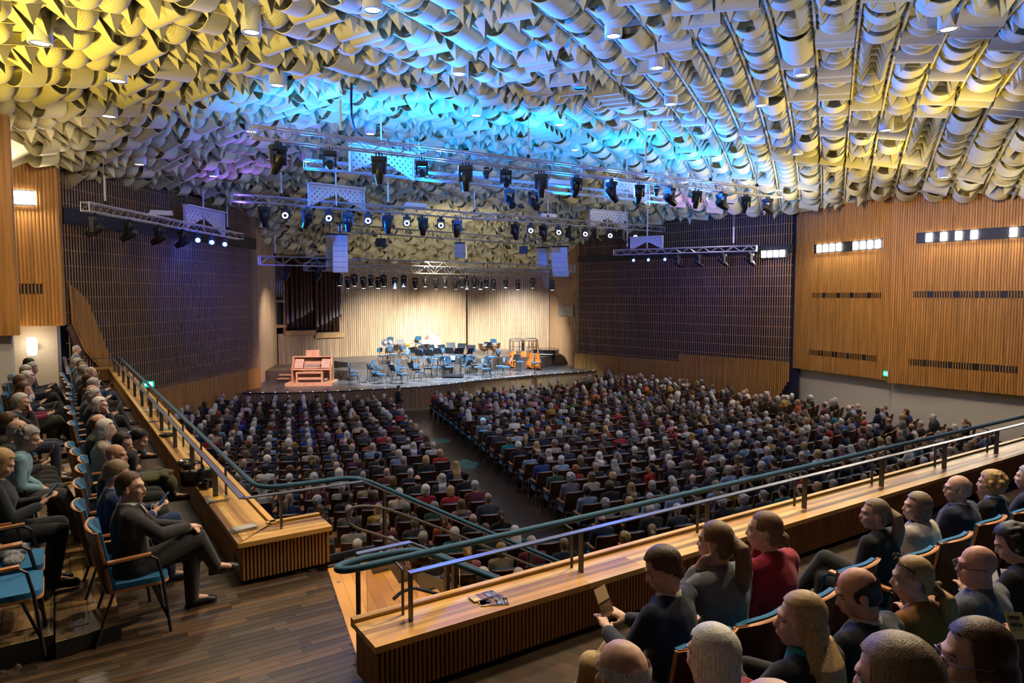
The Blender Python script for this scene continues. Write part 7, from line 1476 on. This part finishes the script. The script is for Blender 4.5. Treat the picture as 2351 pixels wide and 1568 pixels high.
ca = me.color_attributes.new('Col', 'FLOAT_COLOR', 'POINT'); ca.data.foreach_set('color', SCL.ravel()); me.polygons.foreach_set('use_smooth', [True]*len(SF)); me.materials.append(objcol_mat('crowd', 0.75, attr='Col', var=0.2, scale=(40, 40, 40)))
tag(link('seated_audience', me), 'dense crowd of small seated listeners in the far rows before the stage', 'audience', kind='stuff')
me = bpy.data.meshes.new('far_chairs'); me.from_pydata(np.concatenate(cv).tolist(), [], cf)
for m_ in ('ply', 'seatblue', 'plyedge', 'chairmetal'): me.materials.append(M[m_])
me.polygons.foreach_set('material_index', cm); tag(link('stalls_chairs', me), 'rows of dark wooden chairs in the far part of the stalls', 'chairs', kind='stuff')
# usher standing in front of the stage
q = P(914, 972, 0.0); o = link('person', LIB[('fw', 'person')], None, q); o.scale = (FW.sc,)*3; o.rotation_euler = (0, 0, -1.2); o.data.materials.append(M['skin']); col(o, SKIN[1]); tag(o, 'woman in long dark navy dress standing in the aisle before the stage', 'person')
for nm, c, m_ in (('dress', (0.008, 0.010, 0.028), 'cloth'), ('hair', HAIRC['brown'], 'hair')): LIB[('fw', nm)].materials.append(M[m_]); col(link(nm, LIB[('fw', nm)], o), c)
# cyan light spill along the aisle
spot('aisle_spot', (-1.6, 26.0, 8.0), (-2.75, 25.0, 0), 5200, (0.05, 0.70, 1.0), 7, 0.2, 0.02); spot('aisle_spot', (0.6, 26.5, 8.0), (-1.35, 21.6, 0), 6500, (0.05, 0.70, 1.0), 7, 0.2, 0.02)
print('SEATS', len(seats))
# ------------------------------------------------------------------ small things on the parapets and walls
def textmesh(s, size, m):
    cu = bpy.data.curves.new('lettering', 'FONT'); cu.body = s; cu.size = size; cu.extrude = 0.0008; cu.align_x = 'CENTER'; o = bpy.data.objects.new('lettering', cu); COL.objects.link(o)
    me = bpy.data.meshes.new_from_object(o.evaluated_get(bpy.context.evaluated_depsgraph_get())); bpy.data.objects.remove(o); me.materials.clear(); me.materials.append(m); return me
M['sand'] = mat('sand_print', (0.60, 0.42, 0.18), 0.45, var=0.12, scale=(60, 60, 60)); M['maroon'] = mat('maroon_print', (0.045, 0.018, 0.022), 0.4, var=0.1); M['darkprint'] = mat('dark_print', (0.018, 0.015, 0.022), 0.4, var=0.1); M['pillar'] = mat('pillar_print', (0.50, 0.22, 0.12), 0.45, var=0.2, scale=(40, 40, 40)); M['inkwhite'] = mat('white_ink', (0.75, 0.75, 0.75), 0.5); M['inkgold'] = mat('gold_ink', (0.7, 0.4, 0.08), 0.5); M['paper'] = mat('paper_edge', (0.6, 0.58, 0.55), 0.8, var=0.05)
def programme(loc, rz, label, zoff=0.0, group='concert programmes on the rear parapet'):
    e = empty('concert_programme', loc, rz); tag(e, label, 'booklet', group); L, W_ = 0.21, 0.105
    k = MB(); k.box((0, 0, 0.003), (L, W_, 0.006)); k.obj('pages', M['paper'], e)
    def patch(nm, x0, x1, y0, y1, m, z=0.0066): k = MB(); k.box(((x0+x1)/2, (y0+y1)/2, z), (x1-x0, y1-y0, 0.0008)); return k.obj(nm, m, e)
    patch('sand_cover', -L/2, -0.035, -W_/2, W_/2, M['sand']); patch('facade_print', -0.035, 0.022, -W_/2, W_/2, M['maroon']); patch('title_field', 0.022, 0.070, -W_/2, W_/2, M['darkprint']); patch('end_field', 0.070, L/2, -W_/2, W_/2, M['maroon'])
    patch('printed_line', -0.045, -0.038, -W_/2+0.004, W_/2-0.004, M['darkprint'], 0.0072)
    for i in range(6): y = -W_/2+0.012+i*0.016; patch('pillar_print', -0.030, 0.012, y, y+0.009, M['pillar'], 0.0072)
    for i in range(4): x = 0.028+i*0.008; patch('printed_line', x, x+0.003, -W_/2+0.02, W_/2-0.015-0.01*(i % 2), M['inkwhite'], 0.0072)
    patch('printed_line', 0.066, 0.069, -W_/2, W_/2, M['inkwhite'], 0.0072); patch('printed_line', 0.085, 0.088, -0.02, 0.03, M['inkwhite'], 0.0072); patch('printed_line', 0.092, 0.095, -0.035, 0.02, M['inkgold'], 0.0072)
    return e
ra_ = math.atan2(AR.y, AR.x)
pr = P(1110, 1372, ZT); programme((pr.x, pr.y, ZT+0.008), ra_-0.03, 'concert programme lying on top of another on the rear parapet'); pr = P(1128, 1379, ZT); programme((pr.x, pr.y, ZT+0.001), ra_-0.10, 'concert programme half covered by another on the rear parapet'); pr = P(1134, 1384, ZT); programme((pr.x, pr.y, ZT+0.001), ra_-0.42, 'concert programme lying nearest the edge of the rear parapet')
def pile(px, py, n, size, cols, label, names='brochure', rz=0.0, cover=None):
    q = P(px, py, ZT)
    for i in range(n):
        k = MB(); k.box((0, 0, 0.003), (size[0], size[1], 0.006)); o = k.obj(names, cols[i % len(cols)], loc=(q.x+0.006*i, q.y+0.004*i, ZT+0.001+0.0075*i)); o.rotation_euler = (0, 0, rz+0.03*i)
        if i == n-1 and cover: kk = MB(); kk.box((0.02, 0, 0.0065), (size[0]*0.7, size[1]*0.94, 0.001)); kk.obj('printed_cover', cover, o)
        tag(o, label % ('topmost', 'second', 'third', 'lowest', 'fifth')[n-1-i] if n < 5 else label, 'brochure', 'brochures on the left parapet')
mg = mat('grey_magazine', (0.45, 0.44, 0.43), 0.5, var=0.1); my = mat('yellow_magazine', (0.75, 0.42, 0.03), 0.45, var=0.1); tq = mat('turquoise_cover', (0.02, 0.30, 0.32), 0.45, color2=(0.25, 0.50, 0.30), scale=(30, 30, 30))
pile(497, 1150, 4, (0.21, 0.15), [mg], '%s yellow-covered magazine of the pile below the wide rail post', rz=ra_, cover=my)
pile(557, 1217, 4, (0.22, 0.12), [M['paper'], mg], '%s pale leaflet of the pile at the corner of the left parapet', rz=ra_+0.1)
pile(381, 985, 1, (0.22, 0.16), [tq], '%s turquoise brochure lying beside the black pouch on the left parapet', rz=ra_)
pile(342, 942, 1, (0.24, 0.18), [M['paper']], '%s white sheet of paper lying on the left parapet', rz=ra_); pile(357, 968, 1, (0.22, 0.15), [mat('dark_brochure', (0.10, 0.08, 0.06), 0.5)], '%s dark brochure on the left parapet behind the turquoise one', rz=ra_)
# black bags, camera, coat
M['blackleather'] = mat('black_leather', (0.010, 0.010, 0.011), 0.3, var=0.3, scale=(12, 12, 12), bump=0.3)
q = P(458, 1112, ZT); e = empty('handbag', (q.x-0.02, q.y-0.02, ZT), RZL+math.pi/2); tag(e, 'black leather handbag with handles standing on the left parapet', 'bag')
k = MB(); loft(k, [(Vector((0, 0, z)), rx, ry, 0) for z, rx, ry in ((0.0, 0.16, 0.06), (0.02, 0.18, 0.075), (0.10, 0.18, 0.07), (0.16, 0.185, 0.045), (0.19, 0.19, 0.02), (0.192, 0.17, 0.012))], 16); k.obj('bag_body', M['blackleather'], e, True)
for s in (-1, 1): k = MB(); k.tube(smooth_path([(-0.08, s*0.02, 0.17), (-0.07, s*0.05, 0.25), (0.0, s*0.075, 0.29), (0.07, s*0.05, 0.25), (0.08, s*0.02, 0.17)], 2), 0.008, 6); k.obj('handle', M['blackleather'], e, True)
q = P(428, 1075, ZT); k = MB(); loft(k, [(Vector((x, 0, 0.06)), 0.0001+r_, r_, 0) for x, r_ in ((0, 0.06),)]) if False else None
k = MB(); k.ell((0, 0, 0.06), (0.17, 0.10, 0.065), 14, 8); k.ell((0.10, -0.03, 0.05), (0.09, 0.07, 0.05), 10, 6); o = k.obj('shoulder_bag', M['blackleather'], smooth=True, loc=(q.x, q.y, ZT)); o.rotation_euler = (0, 0, RZL+0.3); tag(o, 'slumped black bag lying behind the handbag on the left parapet', 'bag')
q = P(383, 1003, ZT); k = MB(); k.ell((0, 0, 0.035), (0.12, 0.06, 0.035), 12, 8); o = k.obj('pouch', M['blackleather'], smooth=True, loc=(q.x, q.y, ZT)); o.rotation_euler = (0, 0, ra_); tag(o, 'small black pouch on the left parapet beside the turquoise brochure', 'bag')
q = P(474, 1122, ZT); e = empty('photo_camera', (q.x, q.y, ZT), RZL-0.5); tag(e, 'black camera with lens lying on the left parapet beside the handbag', 'camera')
k = MB(); k.box((0, 0, 0.045), (0.13, 0.06, 0.09)); k.box((0, 0, 0.10), (0.05, 0.05, 0.03)); k.box((-0.05, 0.02, 0.045), (0.03, 0.07, 0.085)); k.obj('camera_body', M['fix'], e)
k = MB(); k.lathe([(0.035, 0), (0.037, 0.05), (0.032, 0.055)], 14, (0.01, -0.03, 0.045), Matrix.Rotation(math.pi/2, 4, 'X')); k.obj('lens', M['lensdark'], e, True)
k = MB(); k.tube(smooth_path([(-0.065, 0, 0.08), (-0.13, -0.05, 0.06), (-0.14, -0.10, 0.01), (-0.08, -0.12, 0.006)], 2), 0.006, 5); k.obj('strap', M['fix'], e)
pm = next(p for p in PEOPLE if p['label'].startswith('black-haired man')); c = pm['org']+Matrix.Rotation(pm['rz'], 4, 'Z') @ Vector((0.10, 0.36, 0.62))
b = MB(); rcoat = random.Random(4); b.ell((0, 0, 0), (0.20, 0.22, 0.06), 14, 8)
for _ in range(16): b.ell((rcoat.uniform(-0.17, 0.17), rcoat.uniform(-0.20, 0.22), rcoat.uniform(-0.04, 0.05)), (rcoat.uniform(0.05, 0.09), rcoat.uniform(0.03, 0.10), 0.035), 8, 6)
b.ell((0.12, 0.22, -0.08), (0.10, 0.07, 0.10), 10, 6); job(('coat', 'coat'), b, 0.013, 0.5)
b = MB()
for _ in range(22): b.ell((rcoat.uniform(-0.2, 0.2), rcoat.uniform(-0.12, 0.14), rcoat.uniform(-0.02, 0.04)), (rcoat.uniform(0.06, 0.1), rcoat.uniform(0.03, 0.07), 0.03), 8, 6)
job(('scarf', 'scarf'), b, 0.013, 0.5); run_jobs()
me = LIB[('coat', 'coat')]; me.materials.append(M['cloth']); o = link('folded_coat', me, None, c); o.rotation_euler = (0, 0, pm['rz']); col(o, (0.065, 0.060, 0.022)); tag(o, 'olive green coat draped over the knees of the leaning man', 'coat')
sm = mat('patterned_scarf', (0.02, 0.022, 0.03), 0.9, color2=(0.28, 0.29, 0.31), scale=(34, 34, 34)); me = LIB[('scarf', 'scarf')]; me.materials.append(sm)
cs_ = BL0-NL*1.74+AL*(-0.02); o = link('folded_scarf', me, None, (cs_.x, cs_.y, ZT2+0.49)); o.rotation_euler = (0, 0, RZL); tag(o, 'black and white patterned scarf lying on an empty gallery chair', 'scarf')
# row sign on the end chair
ec = [o for o in bpy.data.objects if o.get('label', '').startswith('empty blue upholstered chair, second of the near end')]
if ec:
    k = MB(); k.box((0, 0, 0), (0.14, 0.006, 0.075)); sg = k.obj('row_sign', M['black'], ec[0], loc=(-0.262, 0.16, 0.355)); sg.rotation_euler = (0, 0, -math.pi/2)
    for s_, z_ in (('Reihe', 0.006), ('2', -0.026)): t_ = link('lettering', textmesh(s_, 0.035, M['inkwhite']), sg, (0, -0.004, z_)); t_.rotation_euler = (math.pi/2, 0, 0)
# wall socket on the parapet end
k = MB(); q = Lq(0.22, 0.004, ZB+0.2); k.box((0, 0, 0), (0.07, 0.012, 0.07)); o = k.obj('wall_socket', M['black'], benchL); o.location = q-benchL.location; o.rotation_euler = (0, 0, math.atan2(AL.y, AL.x))
# wall lamp at the gallery
q = onwall(Vector((-14.6, 19.1)), Vector((-13.1, 19.62)), 78, 788); e = empty('wall_lamp', q+Vector((0.12, -0.26, -0.1))); tag(e, 'glowing white wall lamp on the plaster wall at the left', 'wall lamp')
k = MB(); k.lathe([(0.10, -0.22), (0.13, -0.05), (0.13, 0.15), (0.10, 0.28)], 14); k.obj('lamp_shade', mat('lamp_shade_glow', (1, 1, 1), 0.5, emit=(1.0, 0.80, 0.52), estr=7), e, True); k = MB(); k.box((0, 0.14, 0), (0.1, 0.08, 0.2)); k.obj('bracket', M['white'], e)
L_ = bpy.data.lights.new('wall_lamp_light', 'POINT'); L_.energy = 14; L_.color = (1.0, 0.72, 0.42); L_.shadow_soft_size = 0.15; lo = bpy.data.objects.new('wall_lamp_light', L_); COL.objects.link(lo); lo.location = q+Vector((0.25, -0.75, 0.1))
# emergency exit signs
M['exitgreen'] = mat('exit_green', (0.0, 0.35, 0.22), 0.5, emit=(0.0, 0.55, 0.36), estr=1.6); M['exitwhite'] = mat('exit_white', (1, 1, 1), 0.5, emit=(0.9, 1.0, 0.95), estr=1.6)
def exit_sign(q, rz, label, w=0.36, h=0.20):
    e = empty('exit_sign', q, rz); tag(e, label, 'exit sign'); k = MB(); k.box((0, 0, 0), (w, 0.05, h)); k.obj('sign_box', M['exitgreen'], e)
    k = MB(); k.extrude([(-w*0.40, -0.027, 0.02), (-w*0.28, -0.027, 0.02), (-w*0.28, -0.027, 0.06), (-w*0.10, -0.027, -0.0), (-w*0.28, -0.027, -0.06), (-w*0.28, -0.027, -0.02), (-w*0.40, -0.027, -0.02)], (0, -0.004, 0)); k.obj('arrow', M['exitwhite'], e)
    k = MB(); k.box((w*0.30, -0.028, 0), (w*0.16, 0.004, h*0.75)); k.obj('door_symbol', M['exitwhite'], e)
    k = MB(); k.ell((w*0.12, -0.029, 0.055), (0.016, 0.003, 0.016), 8, 6); k.bar((w*0.12, -0.029, 0.035), (w*0.10, -0.029, -0.01), 0.004, 0.025, (1, 0, 0)); k.bar((w*0.10, -0.029, -0.01), (w*0.16, -0.029, -0.07), 0.004, 0.014, (1, 0, 0)); k.bar((w*0.10, -0.029, -0.01), (w*0.02, -0.029, -0.06), 0.004, 0.014, (1, 0, 0)); k.bar((w*0.12, -0.029, 0.03), (w*0.20, -0.029, 0.0), 0.004, 0.012, (1, 0, 0)); k.obj('running_figure', M['exitwhite'], e)
exit_sign(onwall(L0+nL*0.45, L1+nL*0.45, 341, 882), 0.30, 'green emergency exit sign low on the left slat grille', 0.34)
exit_sign(onwall(RA0+nA*0.1, RA1+nA*0.1, 2036, 858), -1.3, 'small teal exit sign under the oak panels at the right', 0.3)
# yellow booklet reaching in at the right edge
q = D(2336, 1436, 2.6); k = MB(); k.box((0, 0, 0), (0.14, 0.004, 0.10)); bk = k.obj('yellow_booklet', mat('yellow_paper', (0.62, 0.45, 0.12), 0.6, var=0.05), loc=q); bk.rotation_euler = (-0.5, 0.25, 0.5); tag(bk, 'yellow printed booklet reaching in at the right edge', 'booklet')
for z_, s_ in ((0.022, 'VERBINDET'), (-0.004, 'MENSCHEN')): t_ = link('lettering', textmesh(s_, 0.018, M['darkprint']), bk, (-0.01, -0.003, z_)); t_.rotation_euler = (math.pi/2, 0, 0)
